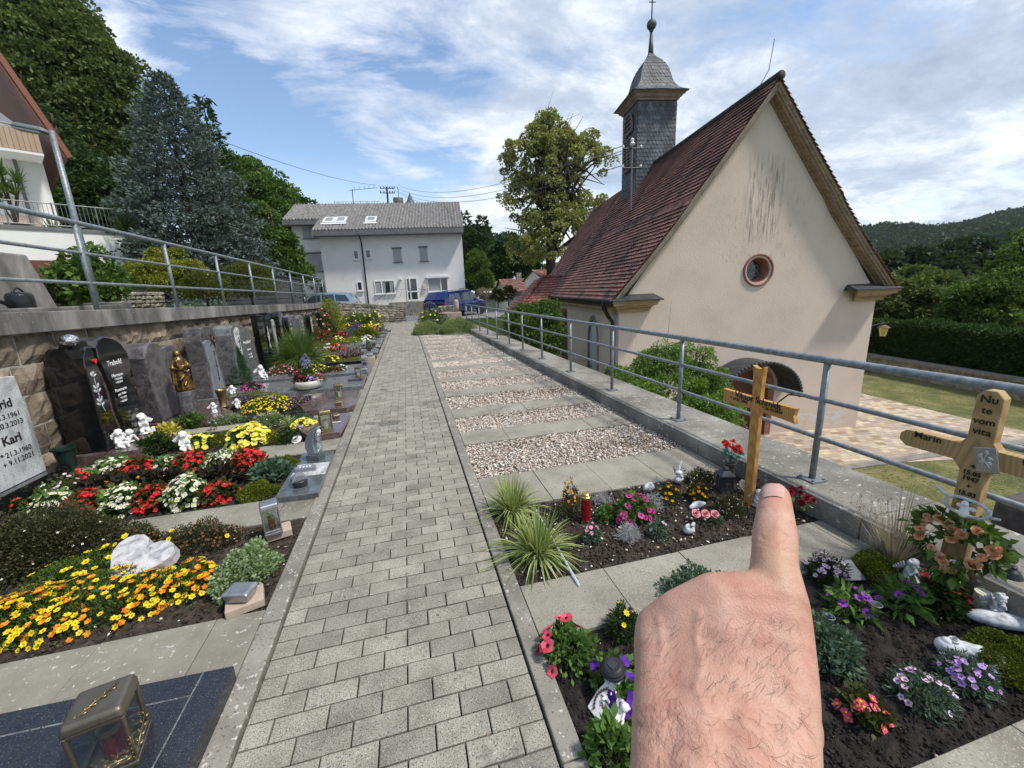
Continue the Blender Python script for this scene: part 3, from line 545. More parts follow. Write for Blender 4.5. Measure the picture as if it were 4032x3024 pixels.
# ---------------------------------------------------------------- retaining walls, parapet, railings
t = thing('retaining_wall', 'long rough sandstone retaining wall behind the headstones with smooth grey concrete coping', 'wall', (-3.6, 0, 0))
rg = np.random.default_rng(11); b = MB(); cz = lambda y: 1.663-.0165*y
masonry(b, (-.02, 3.2, 0), (-.02, 23.3, 0), -.1, lambda u: cz(3.2+20.1*u)-.205, 5, (.38, .72), .1, rg, gap=.02, nrm=(1, 0, 0)); b.build('masonry', M['sand1'], t)
b = MB(); b.prism([(2.5,-.1),(23.3,-.1),(23.3,cz(23.3)-.21),(2.5,cz(2.5)-.21)], (-.3,0,0), (0,1,0), (0,0,1), (.275,0,0)); b.build('mortar_core', M['mortar'], t)
b = MB(); y = 2.6
while y < 23.2:
    y1 = min(y+1.32, 23.3); b.prism([(y+.004,cz(y)-.205),(y1-.004,cz(y1)-.205),(y1-.004,cz(y1)),(y+.004,cz(y))], (-.36,0,0), (0,1,0), (0,0,1), (.43,0,0)); y = y1
b.build('coping', M['coping'], t, bevel=.008)
t = thing('parapet_wall', 'low concrete parapet with lichen and rust stains along the right edge of the terrace', 'wall', (2.6, 0, 0))
b = MB(); y = -1.2
while y < 17.6:
    y1 = y+1.42; xi = lambda v: pin(v)-2.6
    b.add([(xi(y),y+.003,-.1),(xi(y)+.62,y+.003,-.1),(xi(y1)+.62,y1-.003,-.1),(xi(y1),y1-.003,-.1),(xi(y)-.012,y+.003,.15),(xi(y)+.62,y+.003,.15),(xi(y1)+.62,y1-.003,.15),(xi(y1)-.012,y1-.003,.15)], [(3,2,1,0),(4,5,6,7),(0,1,5,4),(1,2,6,5),(2,3,7,6),(3,0,4,7)]); y = y1
b.build('coping', M['copingR'], t, bevel=.007)
b = MB(); b.add([(xi(-1.2)+.05,-1.2,-3.3),(xi(-1.2)+.58,-1.2,-3.3),(xi(24.8)+.58,24.8,-3.3),(xi(24.8)+.05,24.8,-3.3),(xi(-1.2)+.05,-1.2,-.1),(xi(-1.2)+.58,-1.2,-.1),(xi(24.8)+.58,24.8,-.1),(xi(24.8)+.05,24.8,-.1)], [(3,2,1,0),(4,5,6,7),(0,1,5,4),(1,2,6,5),(2,3,7,6),(3,0,4,7)]); b.build('wall', M['sand1'], t)
# right railing
t = thing('railing', 'galvanised three-bar tube railing on the parapet beside the church', 'railing', (2.7, 0, 0))
px_ = lambda y: 2.795-.0185*y-2.7; ps = [.68, 2.12, 3.62, 5.06, 6.50, 7.98, 9.35, 10.6, 12.0, 13.35, 14.7, 16.2, 17.6]
def rz_(y): return 1.035 if y < 12 else 1.035
for i, y in enumerate(ps):
    z1 = rz_(y)-.02; b = MB(); b.tube([(px_(y), y, .15), (px_(y), y, z1)], .021, 12); b.build('post', M['galv'], t, smooth=True)
    b = MB(); b.box((px_(y), y, .157), (.13, .13, .01)); [b.lathe([(.009, 0), (.009, .012)], (px_(y)+a*.048, y+c*.048, .162), 6) for a in (-1, 1) for c in (-1, 1)]; b.build('foot_plate', M['galv'], t)
for z, r in ((1.035, .0255), (.755, .0165), (.478, .0165)):
    b = MB(); b.tube([(px_(y), y, z) for y in (-1.5, 2, 6, 10, 14, 17.65)], r, 14); b.build('rail', M['galv'], t, smooth=True)
for y, z, r in ((1.98,1.035,.0268),(2.22,.755,.018),(2.02,.478,.018),(2.22,.478,.018)): b = MB(); b.tube([(px_(y), y, z), (px_(y), y+.004, z)], r, 14); b.build('weld_collar', M['galv'], t, smooth=True)
# left railing on the high wall
t = thing('railing', 'galvanised three-bar tube railing on top of the sandstone wall at the left', 'railing', (-3.75, 0, 0))
lz = lambda y: 2.663-.0106*y
for i in range(10):
    y = 2.5+1.905*(i); y = y if y < 21.6 else 21.5
    b = MB(); b.tube([(0, y, cz(y)-.01), (0, y, lz(y)-.02)], .026, 12); b.build('post', M['galv'], t, smooth=True)
b = MB(); b.tube([(0, 21.5, cz(21.5)), (0, 21.5, lz(21.5)-.02)], .026, 10); b.build('post', M['galv'], t, smooth=True)
for dz, r in ((0, .03), (-.355, .02), (-.71, .02)):
    b = MB(); b.tube([(0, y, lz(y)+dz) for y in (1.5, 8, 15, 21.5)], r, 12); b.build('rail', M['galv'], t, smooth=True)
# rubble wall to the gate
t = thing('rubble_wall', 'dark weathered rubble stone wall sloping down to the cemetery gate', 'wall', (0, 0, 0))
w0, w1 = (-3.75, 23.35, 0), (-.09, 25.05, 0); zt = lambda u: 1.27-.47*u
b = MB(); masonry(b, w0, w1, -.1, zt, 7, (.2, .5), .1, rg, rough=.02, gap=.014); d = (Vector(w1)-Vector(w0)).normalized(); n = Vector((d.y, -d.x, 0))
b.build('masonry', M['stone2'], t); b = MB(); Ln = (Vector(w1)-Vector(w0)).length
b.prism([(0,-.2),(Ln,-.2),(Ln,zt(1)-.01),(0,zt(0)-.01)], Vector(w0)-n*.012, d, (0,0,1), -n*.36); b.build('mortar_core', M['mortar'], t)
b = MB(); x = 0
while x < Ln:
    l = rg.uniform(.35, .7); x1 = min(Ln, x+l); u0, u1 = x/Ln, x1/Ln; b.prism([(x+.005,zt(u0)-.01),(x1-.005,zt(u1)-.01),(x1-.005,zt(u1)+.09+rg.uniform(-.01,.015)),(x+.005,zt(u0)+.09)], Vector(w0)+n*.03, d, (0,0,1), -n*.44); x = x1
b.build('cap_stone', M['stone2'], t, bevel=.02)
# pillar and short wall right of the gate
t = thing('rubble_wall', 'short stone wall right of the gate with a round-topped sandstone post', 'wall', (0, 0, 0))
b = MB(); masonry(b, (1.82, 24.6, 0), (2.78, 24.6, 0), -.1, lambda u: .80, 6, (.2, .4), .1, rg, rough=.02); b.build('masonry', M['stone2'], t)
b = MB(); b.cb(1.83, 2.8, 24.62, 24.95, -.1, .79); b.build('mortar_core', M['mortar'], t)
b = MB(); b.cb(1.8, 3.1, 23.95, 24.5, -.2, .42); b.build('plinth', M['block'], t, bevel=.02)
b = MB(); b.lathe([(.155, 0), (.15, .3), (.145, .58), (.12, .66), (.06, .71), (.0, .72)], (2.85, 24.2, .42), 16); b.build('post', M['block'], t, smooth=True)
t = thing('sandstone_wall', 'pale sandstone retaining wall below the road behind the railing end', 'wall', (0, 0, 0))
b = MB(); masonry(b, (3.1, 25.3, 0), (12, 25.3, 0), -2.6, lambda u: -.16, 11, (.3, .6), .1, rg, rough=.02); b.build('masonry', pm('pale_sandstone', [(.25,.2,.13),(.42,.35,.24),(.5,.42,.3)], 3, .92, .7, 30, isl=.3, spots=[((.1,.09,.07),2,.66)]), t)
b = MB(); b.cb(3.1, 12, 25.33, 25.7, -2.8, -.17); b.build('mortar_core', M['mortar'], t); b = MB(); b.cb(3.0, 12, 25.2, 25.75, -.165, -.07); b.build('coping', M['coping'], t, bevel=.01)
# double gate
t = thing('cemetery_gate', 'grey steel double gate with arched tops and vertical bars at the end of the path', 'gate', (-.05, 25.0, 0))
for sgn, x0, x1 in ((1, 0, .92), (-1, .94, 1.84)):
    leaf = MB(); k = 9
    top = lambda u: .72+.34*math.sin(math.pi*min(1, max(0, u)))**.75
    leaf.tube([(x0+(x1-x0)*i/20, 0, top(i/20)) for i in range(21)], .014, 8); leaf.tube([(x0, 0, .05), (x1, 0, .05)], .014, 8)
    for x in (x0, x1): leaf.tube([(x, 0, .0), (x, 0, .74)], .019, 8)
    leaf.build('gate_leaf', M['gatem'], t)
    bars = MB()
    for i in range(1, k): u = i/k; bars.tube([(x0+(x1-x0)*u, 0, .05), (x0+(x1-x0)*u, 0, top(u))], .012, 6)
    bars.build('bars', M['gatem'], t)
b = MB(); b.box((.93, -.03, .5), (.05, .04, .12)); b.build('lock', M['gatem'], t)
# ---------------------------------------------------------------- church
th_ = R(9.17); CB = G('p', 3368, 1682.5, ZC); ch = thing('chapel', 'cream plastered chapel with steep red tiled roof and slate clad bell turret', 'chapel', (CB.x, CB.y, ZC), -th_)
# local frame: x along the gable (0 right corner, -7.65 left corner), y into the nave, z up
WD, HW, HA, LN = 7.65, 4.05, 9.12, 9.0; mid = -WD/2
def wallshape(name, holes, verts): pass
# gable wall with a real round opening and an arched door opening (boolean-free: built as strips)
bm = bmesh.new()
def arch_poly(cx, hw, z0, zs, n=10, point=False):
    p = [(cx-hw, z0), (cx-hw, zs)]
    p += [(cx-hw*math.cos(math.pi*i/n), zs+hw*math.sin(math.pi*i/n)*(1.5 if point else 1)) for i in range(1, n)]
    return p+[(cx+hw, zs), (cx+hw, z0)]
def solid_with_holes(name, outline, holes, plane, thick, mat, parent, sgn=1):
    # plane(x,z,d)->xyz ; fills outline minus holes using curve fill
    cu = bpy.data.curves.new(name, 'CURVE'); cu.dimensions = '2D'; cu.fill_mode = 'BOTH'; cu.extrude = thick/2
    for pl in [outline]+holes:
        s = cu.splines.new('POLY'); s.points.add(len(pl)-1); s.use_cyclic_u = True
        for i, (a, c) in enumerate(pl): s.points[i].co = (a, c, 0, 1)
    o = link(bpy.data.objects.new(name, cu)); dg = bpy.context.evaluated_depsgraph_get(); me = bpy.data.meshes.new_from_object(o.evaluated_get(dg)); bpy.data.objects.remove(o)
    for v in me.vertices: a, c, d = v.co; v.co = plane(a, c, d+thick/2)
    me.materials.clear(); me.materials.append(mat); return link(bpy.data.objects.new(name, me), parent)
WC = (-3.70, 4.87); circ = lambda r, n=32: [(WC[0]+r*math.cos(2*math.pi*i/n), WC[1]+r*math.sin(2*math.pi*i/n)) for i in range(n)]
DR = (-3.70, .78)
# plaster material with run-off stains at their place on the gable and bare patch at the foot
m = MT('gable_plaster'); c0 = m.ramp(m.noise(m.co(), .9, 6), spread([(.58,.475,.39),(.65,.535,.44),(.67,.56,.47)])); xyz = m.n('ShaderNodeSeparateXYZ'); m.l(m.co(), xyz.inputs[0])
streak = m.ramp(m.noise(m.co((9, 1, .8)), 1.6, 6, .65), [(.47, 0.), (.62, 1.)]); 
def band(x, a, c, w): return m.val('MULTIPLY', m.val('MULTIPLY', m.val('SUBTRACT', x, a), 1/w, True), m.val('MULTIPLY', m.val('SUBTRACT', c, x), 1/w, True), True)
f = m.val('MULTIPLY', m.val('MULTIPLY', band(xyz.outputs[0], mid-.55, mid+.75, .35), band(xyz.outputs[2], 5.4, 7.9, .5)), streak); c0 = m.mix(m.val('MULTIPLY', f, .75), c0, (.10,.095,.09))
st2 = m.ramp(m.noise(m.co((5, 1, 1.6), loc=(3, 0, 1)), 2.2, 6, .65), [(.55, 0.), (.68, 1.)]); f = m.val('MULTIPLY', m.val('MULTIPLY', band(xyz.outputs[0], mid-1.3, mid+1.6, .5), band(xyz.outputs[2], 4.6, 7.2, .6)), st2); c0 = m.mix(m.val('MULTIPLY', f, .4), c0, (.17,.15,.13))
pt = m.ramp(m.noise(m.co((1.2, 1, 3)), 2.2, 6, .6), [(.46, 0.), (.50, 1.)]); f = m.val('MULTIPLY', m.val('MULTIPLY', band(xyz.outputs[0], -2.9, -.25, .3), band(xyz.outputs[2], .10, .62, .1)), pt); c0 = m.mix(f, c0, (.66,.63,.6))
damp = m.val('MULTIPLY', band(xyz.outputs[2], -.5, .75, .4), .35); c0 = m.mix(damp, c0, (.50,.37,.30)); m.col(c0); m.set(.93); m.bump(m.noise(m.co(), 20, 8, .62), .6, .01); M['gablep'] = m.m
solid_with_holes('gable_wall', [(-WD, -.3), (0, -.3), (0, HW), (mid, HA), (-WD, HW)], [circ(.345), arch_poly(DR[0], .62, -.29, 1.45)], lambda a, c, d: (a, d, c), .5, M['gablep'], ch)
solid_with_holes('side_wall', [(0.5, -.3), (LN, -.3), (LN, HW), (0.5, HW)], [arch_poly(2.45, .56, -.29, 2.75, 12, True), [(6.45,.9),(7.35,.9),(7.35,3.62),(6.45,3.62)]], lambda a, c, d: (-WD+d, a, c), .5, M['plaster'], ch)
b = MB(); b.cb(-.5, 0, .5, LN, -.3, HW); b.build('side_wall', M['plaster'], ch); b = MB(); b.cb(-WD, 0, LN-.4, LN, -.3, HW); b.build('end_wall', M['plaster'], ch)
# round window
wn = link(bpy.data.objects.new('round_window', None), ch); wn.location = (WC[0], 0, WC[1])
b = MB(); pr = [(.26,.34),(.26,.24),(.31,.13),(.33,.04),(.385,.0),(.395,-.04),(.435,-.04),(.445,.0)]
b.grid(40, len(pr)-1, lambda u, v: (pr[round(v*(len(pr)-1))][0]*math.cos(2*math.pi*u), pr[round(v*(len(pr)-1))][1], pr[round(v*(len(pr)-1))][0]*math.sin(2*math.pi*u))); b.build('stone_frame', M['redstone'], wn, smooth=True)
b = MB(); b.tube([(0, .30, 0), (0, .32, 0)], .28, 32); b.build('pane', M['glass'], wn)
b = MB(); hx = .085
for i in range(-3, 4):
    for j in range(-3, 4):
        cx, cz2 = i*hx*1.5, (j+(.5 if i % 2 else 0))*hx*1.732
        if cx*cx+cz2*cz2 < .25**2:
            for k in range(6): a, a2 = R(60*k), R(60*k+60); b.tube([(cx+hx*math.cos(a), .295, cz2+hx*math.sin(a)), (cx+hx*math.cos(a2), .295, cz2+hx*math.sin(a2))], .006, 4)
b.build('lead_came', M['shutter'], wn)
# gable cornice returns and rake mouldings
def cornice(name, x0, x1, yy, prof, mat, endl=True):
    pass
prof = [(0,0),(.10,0),(.10,.05),(.15,.08),(.13,.11),(.22,.17),(.28,.19),(.28,.235),(.32,.26),(.32,.30),(0,.30)]
for (xa, xb, il) in ((-WD-.28, -WD+.72, 1), (-.72, .28, -1)):
    rt = link(bpy.data.objects.new('cornice_return', None), ch); b = MB()
    V = []; n = len(prof)
    for (x, s) in ((xa, 1), (xb, 1)):
        e = (1 if x == xa else -1)
        wallend = (x == xb and il == 1) or (x == xa and il == -1)
        for (p, z) in prof:
            xx = x + ((-1 if x == xa else 1)*(p*.8) if wallend else (-1 if x == xa else 1)*(p-.28)*1.0); V.append((xx, .0 if p == 0 else -p*1.25, HW-.15+z))
    b.add(V, [tuple(range(n)), tuple(range(2*n-1, n-1, -1))]+[(i, n+i, n+(i+1) % n, (i+1) % n) for i in range(n)]); b.build('moulding', M['ochre'], rt)
    b = MB(); z = HW+.152; X0, X1 = (xa-.05, xb+.34) if il == 1 else (xa-.34, xb+.05)
    b.add([(X0,-.45,z),(X1,-.45,z),(X1,0,z),(X0,0,z),(X0,-.45,z+.03),(X1,-.45,z+.03),(X1-.1,-.002,z+.17),(X0+.1,-.002,z+.17)], [(3,2,1,0),(4,5,6,7),(0,1,5,4),(1,2,6,5),(2,3,7,6),(3,0,4,7)]); b.build('lead_cover', M['lead'], rt)
# roof surface (flared at the eaves)
EX, EZ, RZ = .30, 4.24, 9.42
def slope(s):                                   # s 0 ridge .. 1 eave -> (x offset from ridge, z)
    hx_ = WD/2+EX; x = s*hx_; z = RZ-(RZ-EZ)*(s*1.04-.04*s**1) ; z = RZ-(RZ-EZ)*s-0.10*math.sin(math.pi*s)**1*1.0
    if s > .78: z += 0.0
    return x, z-.06*max(0, min(1, (1-s)/.25))*(s > .5)
def roofpt(sg):
    def f(u, v):
        x, z = slope(v); x2, z2 = slope(min(1, v+.01)); x1, z1 = slope(v-.01 if v > .01 else 0); d = Vector((x2-x1, 0, z2-z1)).normalized(); nrm = Vector((-d.z, 0, d.x)); nrm = Vector((sg*nrm.x, 0, nrm.z))
        return Vector((mid+sg*x, -.33+u*(LN+.35+.33), z)), nrm
    return f
rf = link(bpy.data.objects.new('roof', None), ch)
tiles('tiles', lambda u, v: roofpt(-1)(1-u, v), 54, 42, M['tile'], rf, .045, .003, over=1.15); tiles('tiles', roofpt(1), 54, 42, M['tile'], rf, .045, .003, over=1.15)
b = MB()
for sg in (-1, 1):
    f = roofpt(sg); b.grid(1, 12, lambda u, v: (f(u*.999+.0005, v)[0]-f(u, v)[1]*.02))
b.build('roof_boarding', M['tile3'], rf)
b = MB(); [b.tube([(mid, -.36+i*.36, RZ+.02), (mid, -.36+(i+1)*.36+.03, RZ+.035)], [.11, .095], 10) for i in range(27)]; b.build('ridge_tiles', pm('mossy_ridge', [(.03,.028,.025),(.07,.06,.05)], 6, .9, .5, 40), rf, smooth=True)
# rake mouldings (left and right) following the roof line
for sg in (-1, 1):
    r_ = MB(); sec = [(-.30,-.02),(-.30,-.08),(-.27,-.10),(-.27,-.14),(-.22,-.16),(-.22,-.19),(-.05,-.20),(-.05,-.24),(.0,-.24),(.0,-.02)]; f = roofpt(sg); pts = []; K = 24
    for k in range(K+1):
        v = k/K*.985; p, nn_ = f(0, v); pts.append([Vector((p.x, 0, p.z))+nn_*(q+.0)+Vector((0, yy, 0)) for yy, q in sec])
    vs = [p for row in pts for p in row]; n = len(sec); fs = [(k*n+i, k*n+(i+1) % n, (k+1)*n+(i+1) % n, (k+1)*n+i) for k in range(K) for i in range(n)]
    r_.add(vs, fs+[tuple(range(n)), tuple(range((K+1)*n-1, K*n-1, -1))]); r_.build('rake_moulding', M['trim'] if sg > 0 else M['trimg'], ch)
b = MB(); b.prism([(0,-.05),(0,-.1),(-.1,-.13),(-.16,-.2),(-.26,-.24),(-.26,-.3),(0,-.3)], (-WD,.0,HW+.22), (1,0,0), (0,0,1), (0,LN,0)); b.build('eaves_moulding', M['ochre'], ch)
b = MB(); b.prism([(0,-.05),(0,-.3),(.26,-.3),(.26,-.24),(.16,-.2),(.1,-.13),(0,-.1)], (0,.0,HW+.22), (1,0,0), (0,0,1), (0,LN,0)); b.build('eaves_moulding', M['trim'], ch)
b = MB(); b.tube([(-WD-EX-.07, -.36, EZ-.03), (-WD-EX-.07, LN+.3, EZ-.03)], .065, 10)
b.tube([(-WD-EX-.07, .25, EZ-.05), (-WD-EX-.06, .25, EZ-.2), (-WD-.22, .26, EZ-.45), (-WD-.09, .27, EZ-.62), (-WD-.09, .27, -.3)], .052, 10); b.build('gutter', M['dgutter'], ch, smooth=True)
# vents and snow hooks on the roof
b = MB(); h_ = MB()
for k in range(7):
    p, n_ = roofpt(-1)(.09+k*.075, .27); b = MB(); b.add([p+n_*.02+Vector(q) for q in ((0,-.07,0),(0,.07,0),(-.0,.07,.10),(0,-.07,.10),(.12,0,.13))], [(0,1,2,3),(3,2,4),(0,3,4),(1,4,2)]); b.build('vent_tile', M['tile2'], rf)
    if k % 2: p, n_ = roofpt(-1)(.07+k*.075, .36); h_ = MB(); h_.tube([p+n_*.05, p+n_*.10+Vector((-.07,0,-.05)), p+n_*.2+Vector((-.1,0,.05))], .012, 5); h_.build('roof_hook', M['lead'], rf)
b = MB(); b.tube([(mid, .45, RZ+.1), (mid+.02, .15, RZ+.35), (mid+.06, .1, RZ+1.0)], .009, 6); b.build('lightning_rod', M['lead'], ch)
# pointed side doorway with herringbone door, small window
dr = link(bpy.data.objects.new('side_door', None), ch); dr.location = (-WD, 2.45, 0)
solid_with_holes('stone_frame', [(p[0], p[1]) for p in arch_poly(0, .62, -.29, 2.75, 12, True)], [arch_poly(0, .52, -.28, 2.75, 12, True)], lambda a, c, d: (-.035+d, a, c), .10, M['kerb'], dr)
solid_with_holes('door_leaf', arch_poly(0, .515, -.28, 2.75, 12, True), [], lambda a, c, d: (.03+d, a, c), .05, pm('pale_grey_door', [(.62,.66,.70),(.68,.72,.76)], 6, .6), dr)
b = MB()
for i in range(26):
    z = .05+i*.115
    for s in (-1, 1): b.prism([(0,0),(s*.45,.30),(s*.45,.318),(0,.018)], (.027,0,z), (0,1,0), (0,0,1), (.006,0,0))
b.build('herringbone_boards', pm('door_groove', [(.38,.41,.44)], rough=.7), dr); b = MB(); b.box((.0, .3, 1.9), (.03, .12, .03)); b.tube([(.0,.36,1.9),(-.04,.36,1.86)], .015, 6); b.build('handle', M['black'], dr)
sw = link(bpy.data.objects.new('side_window', None), ch); sw.location = (-WD, 6.9, 0)
solid_with_holes('stone_frame', [(-.55,.8),(.55,.8),(.55,3.72),(-.55,3.72)], [[(-.40,.95),(.40,.95),(.40,3.55),(-.40,3.55)]], lambda a, c, d: (-.03+d, a, c), .3, M['redstone'], sw); b = MB(); b.cb(.2, .22, -.42, .42, .9, 3.6); b.build('pane', M['glass'], sw)
b = MB(); b.cb(-WD-.75, -WD-.03, 1.9, 3.1, -.4, 1.55); b.build('door_steps', M['coping'], ch)
# gable door with barrel canopy of slates
dd = link(bpy.data.objects.new('gable_door', None), ch); dd.location = (DR[0], 0, 0)
solid_with_holes('stone_frame', arch_poly(0, .78, -.29, 1.45), [arch_poly(0, .60, -.28, 1.45)], lambda a, c, d: (a, -.10+d, c), .5, M['redstone'], dd)
solid_with_holes('door_leaf', arch_poly(0, .61, -.28, 1.45), [], lambda a, c, d: (a, .3+d, c), .06, M['bwood'], dd)
cn = link(bpy.data.objects.new('door_canopy', None), dd)
def canf(u, v): a = math.pi*(.0+v); return Vector((-.14-1.14*math.cos(a), -.85*u, 1.42+1.0*math.sin(a))), Vector((-math.cos(a), 0, math.sin(a)))
b = MB(); b.grid(6, 20, lambda u, v: canf(u, v)[0]); b.grid(6, 20, lambda u, v: canf(u, v)[0]*.96+Vector((0,0,.055))); o = b.build('canopy_shell', M['lead'], cn, smooth=True); 
b = MB(); n_ = 34
for i in range(n_):
    a = math.pi*(i+.5)/n_; c_ = Vector((-.14-1.15*math.cos(a), -.9, 1.42+.985*math.sin(a))); b.ball(c_+Vector((0,.06,0)), (.052,.05,.052), 8, 6)
b.build('slate_edge', M['lead'], cn)
for s in (-1, 1):
    b = MB(); b.tube([(s*.95, -.02, .95), (s*.95, -.45, 1.35), (s*.95, -.8, 1.42)], .02, 6); b.build('bracket', M['black'], cn)
    b = MB(); b.box((s*1.2-.14, -.42, 1.40), (.22, .92, .03)); b.build('canopy_foot', M['lead'], cn)
# bell turret
TY, TW = 6.7, 1.62; tw = link(bpy.data.objects.new('bell_turret', None), ch); tw.location = (mid, TY+TW/2, 0); h = TW/2
b = MB(); b.cb(-h, h, -h, h, 7.0, 11.7); b.build('turret_core', M['slate'], tw)
def tface(k):
    def f(u, v):
        z = 11.68-v*4.5; fl = .05*max(0, (v-.75))*4; x = (u-.5)*(TW+2*fl); q = [(x, -h-fl), (h+fl, x), (-x, h+fl), (-h-fl, -x)][k]; nn_ = [(0, -1, 0), (1, 0, 0), (0, 1, 0), (-1, 0, 0)][k]; return Vector((*q, z)), Vector(nn_)
    return f
for k in range(4): tiles('slate_cladding', tface(k), 11, 30, M['slate'], tw, .014, .003, over=1.3)
b = MB(); lv = [(h+.02,z-.19) if i == 0 else (h+w,z-.19) for i, (w, z) in enumerate([(.02,11.91),(.06,11.94),(.06,11.98),(.12,12.01),(.16,12.05),(.16,12.09),(.24,12.14),(.29,12.16),(.29,12.19)])]
for (r0, z0), (r1, z1) in zip(lv, lv[1:]):
    q0 = [(-r0,-r0),(r0,-r0),(r0,r0),(-r0,r0)]; q1 = [(-r1,-r1),(r1,-r1),(r1,r1),(-r1,r1)]
    for i in range(4): j = (i+1) % 4; b.add([(*q0[i],z0),(*q0[j],z0),(*q1[j],z1),(*q1[i],z1)], [(0,1,2,3)])
b.build('cornice', M['trimg'], tw)
on = [(1.20,12.19),(.96,12.25),(.78,12.36),(.66,12.55),(.61,12.76),(.57,12.92),(.48,13.07),(.34,13.19),(.20,13.28),(.12,13.40),(.09,13.52)]
on = [(1.12,12.0),(.96,12.09),(.81,12.24),(.71,12.40),(.645,12.58),(.60,12.78),(.54,12.98),(.46,13.17),(.34,13.35),(.20,13.50),(.12,13.62),(.09,13.72)]
def onp(v):
    x = v*(len(on)-1); i = min(len(on)-2, int(x)); f_ = x-i; return on[i][0]*(1-f_)+on[i+1][0]*f_, on[i][1]*(1-f_)+on[i+1][1]*f_
def oface(k):
    def f(u, v):
        r, z = onp(1-v); r2, z2 = onp(min(1, 1-v+.02)); dn_ = Vector((r-r2, z-z2)); nn_ = Vector((-(z-z2), 0, (r-r2))).normalized() if False else None
        sl = Vector((z2-z, r-r2)).normalized(); out, upn = sl.x, sl.y; x = (u-.5)*2*r; q = [(x, -r), (r, x), (-x, r), (-r, -x)][k]; o_ = [(0, -1), (1, 0), (0, 1), (-1, 0)][k]; return Vector((*q, z)), Vector((o_[0]*out, o_[1]*out, upn))
    return f
dm = link(bpy.data.objects.new('onion_roof', None), tw)
for k in range(4): tiles('slates', oface(k), 9, 15, M['slate'], dm, .012, .003, over=1.35)
b = MB()
for k in range(4): b.grid(2, 30, lambda u, v: oface(k)(u, v)[0])
b.build('roof_core', M['slate'], dm)
b = MB(); b.lathe([(.12, 13.6), (.10, 13.9), (.05, 14.5)], (0, 0, 0), 10); b.build('spire', M['lead'], dm, smooth=True); b = MB(); b.ball((0, 0, 14.73), .19, 16, 12); b.lathe([(.05, 14.48), (.09, 14.52), (.05, 14.56)], (0, 0, 0), 10); b.build('ball_finial', pm('green_copper', [(.05,.07,.06),(.10,.14,.12)], 8, .6, metal=.4), dm, smooth=True)
b = MB(); b.tube([(0, 0, 14.85), (0, 0, 17.0)], .026, 8)
for z, w in ((15.5, .14), (15.72, .12), (16.3, .3)): b.tube([(-w, 0, z), (w, 0, z)], .018, 6)
b.build('double_cross', M['lead'], dm)
# belfry openings on the left face
for (z0, z1, ar) in ((10.8, 11.15, True), (9.4, 10.6, False)):
    o_ = link(bpy.data.objects.new('louvre_window', None), tw); wv = .42; b = MB(); b.cb(-h-.06, -h-.02, -wv, wv, z0, z1+(.0)); 
    if ar: b.prism([(wv*math.cos(R(a)), .38*math.sin(R(a))) for a in range(0, 181, 15)], (-h-.02, 0, z1), (0, 1, 0), (0, 0, 1), (-.04, 0, 0))
    b.build('opening', M['black'], o_); b = MB(); nl = 4 if ar else 8; zt_ = z1+(.38 if ar else 0)
    for i in range(nl+1):
        z = z0+.04+(zt_-z0-.1)*i/nl; ww = wv if z < z1 or not ar else wv*math.sqrt(max(0.05, 1-((z-z1)/.38)**2)); b.box((-h-.09, 0, z), (.05, ww*2, .045), rot=Quaternion((0, 1, 0), .5))
    b.build('slats', M['trimg'], o_); b = MB(); [b.cb(-h-.11, -h-.04, s*wv-.03, s*wv+.03, z0-.02, z1) for s in (-1, 0, 1) if not (ar and s == 0)]; b.cb(-h-.11, -h-.04, -wv, wv, z0-.05, z0)
    if ar: b.tube([(-h-.08, wv*math.cos(R(a)), z1+.38*math.sin(R(a))) for a in range(0, 181, 15)], .03, 6)
    b.build('frame', M['trimg'], o_)
# choir roof beyond (narrower, higher eaves) and annex
cr = MB(); cw = 2.75; z_e = 5.4
b = MB(); b.cb(mid-cw+.3, mid+cw-.3, LN, LN+6.5, -.3, z_e-.1); b.build('choir_wall', M['plaster'], ch)
def chf(sg): return lambda u, v: (Vector((mid+sg*v*(cw+.15), LN-.3+u*(7.0-v*0)-0, RZ-.12-v*(RZ-z_e))), Vector((sg*.78, 0, .62)))
tiles('choir_tiles', lambda u, v: chf(-1)(1-u, v), 38, 32, M['tile'], ch, .04, .003, over=1.15); b = MB(); [b.grid(1, 1, lambda u, v: chf(s)(u, v)[0]-Vector((0,0,.03))) for s in (-1, 1)]; b.prism([(-cw,z_e),(cw,z_e),(0,RZ-.1)], (mid,LN+6.4,0), (1,0,0), (0,0,1), (0,.1,0)); b.cb(mid-cw-.1, mid+cw+.1, LN, LN+6.5, z_e-.35, z_e); b.build('choir_eaves', M['trim'], ch)
# annex with hipped roof of scalloped tiles
an = thing('annex_building', 'low annex with hipped roof of large red scalloped tiles left of the chapel', 'building', (0, 0, 0))
P1 = PN('T', 130, 345, (.159,.987,0), (CB.x+.159*9.6, CB.y+.987*9.6, 0)); P2 = P1+Vector((.987,-.159,0))*2.2; E1 = PN('L', 400, 440, (.159,.987,0), (CB.x+.159*9.0, CB.y+.987*9.0, 0))
rr = Vector((.987,-.159,0)); dp = Vector((.159,.987,0)); ze = E1.z-.1; fl = P1+rr*-1.55-dp*1.9; fl.z = ze; fr = fl+rr*4.2; bl = fl+dp*5.2; rb = P1+dp*2.0
def quadf(a, b_, c, d):                         # a,b top left/right ; d,c bottom left/right
    nrm = (b_-a).cross(a-d); 
    if nrm.length < 1e-6: nrm = (c-d).cross(a-d)
    nrm.normalize(); nrm = nrm if nrm.z > 0 else -nrm
    return lambda u, v: ((a*(1-u)+b_*u)*(1-v)+(d*(1-u)+c*u)*v, nrm)
M['tileA'] = M['tile2']
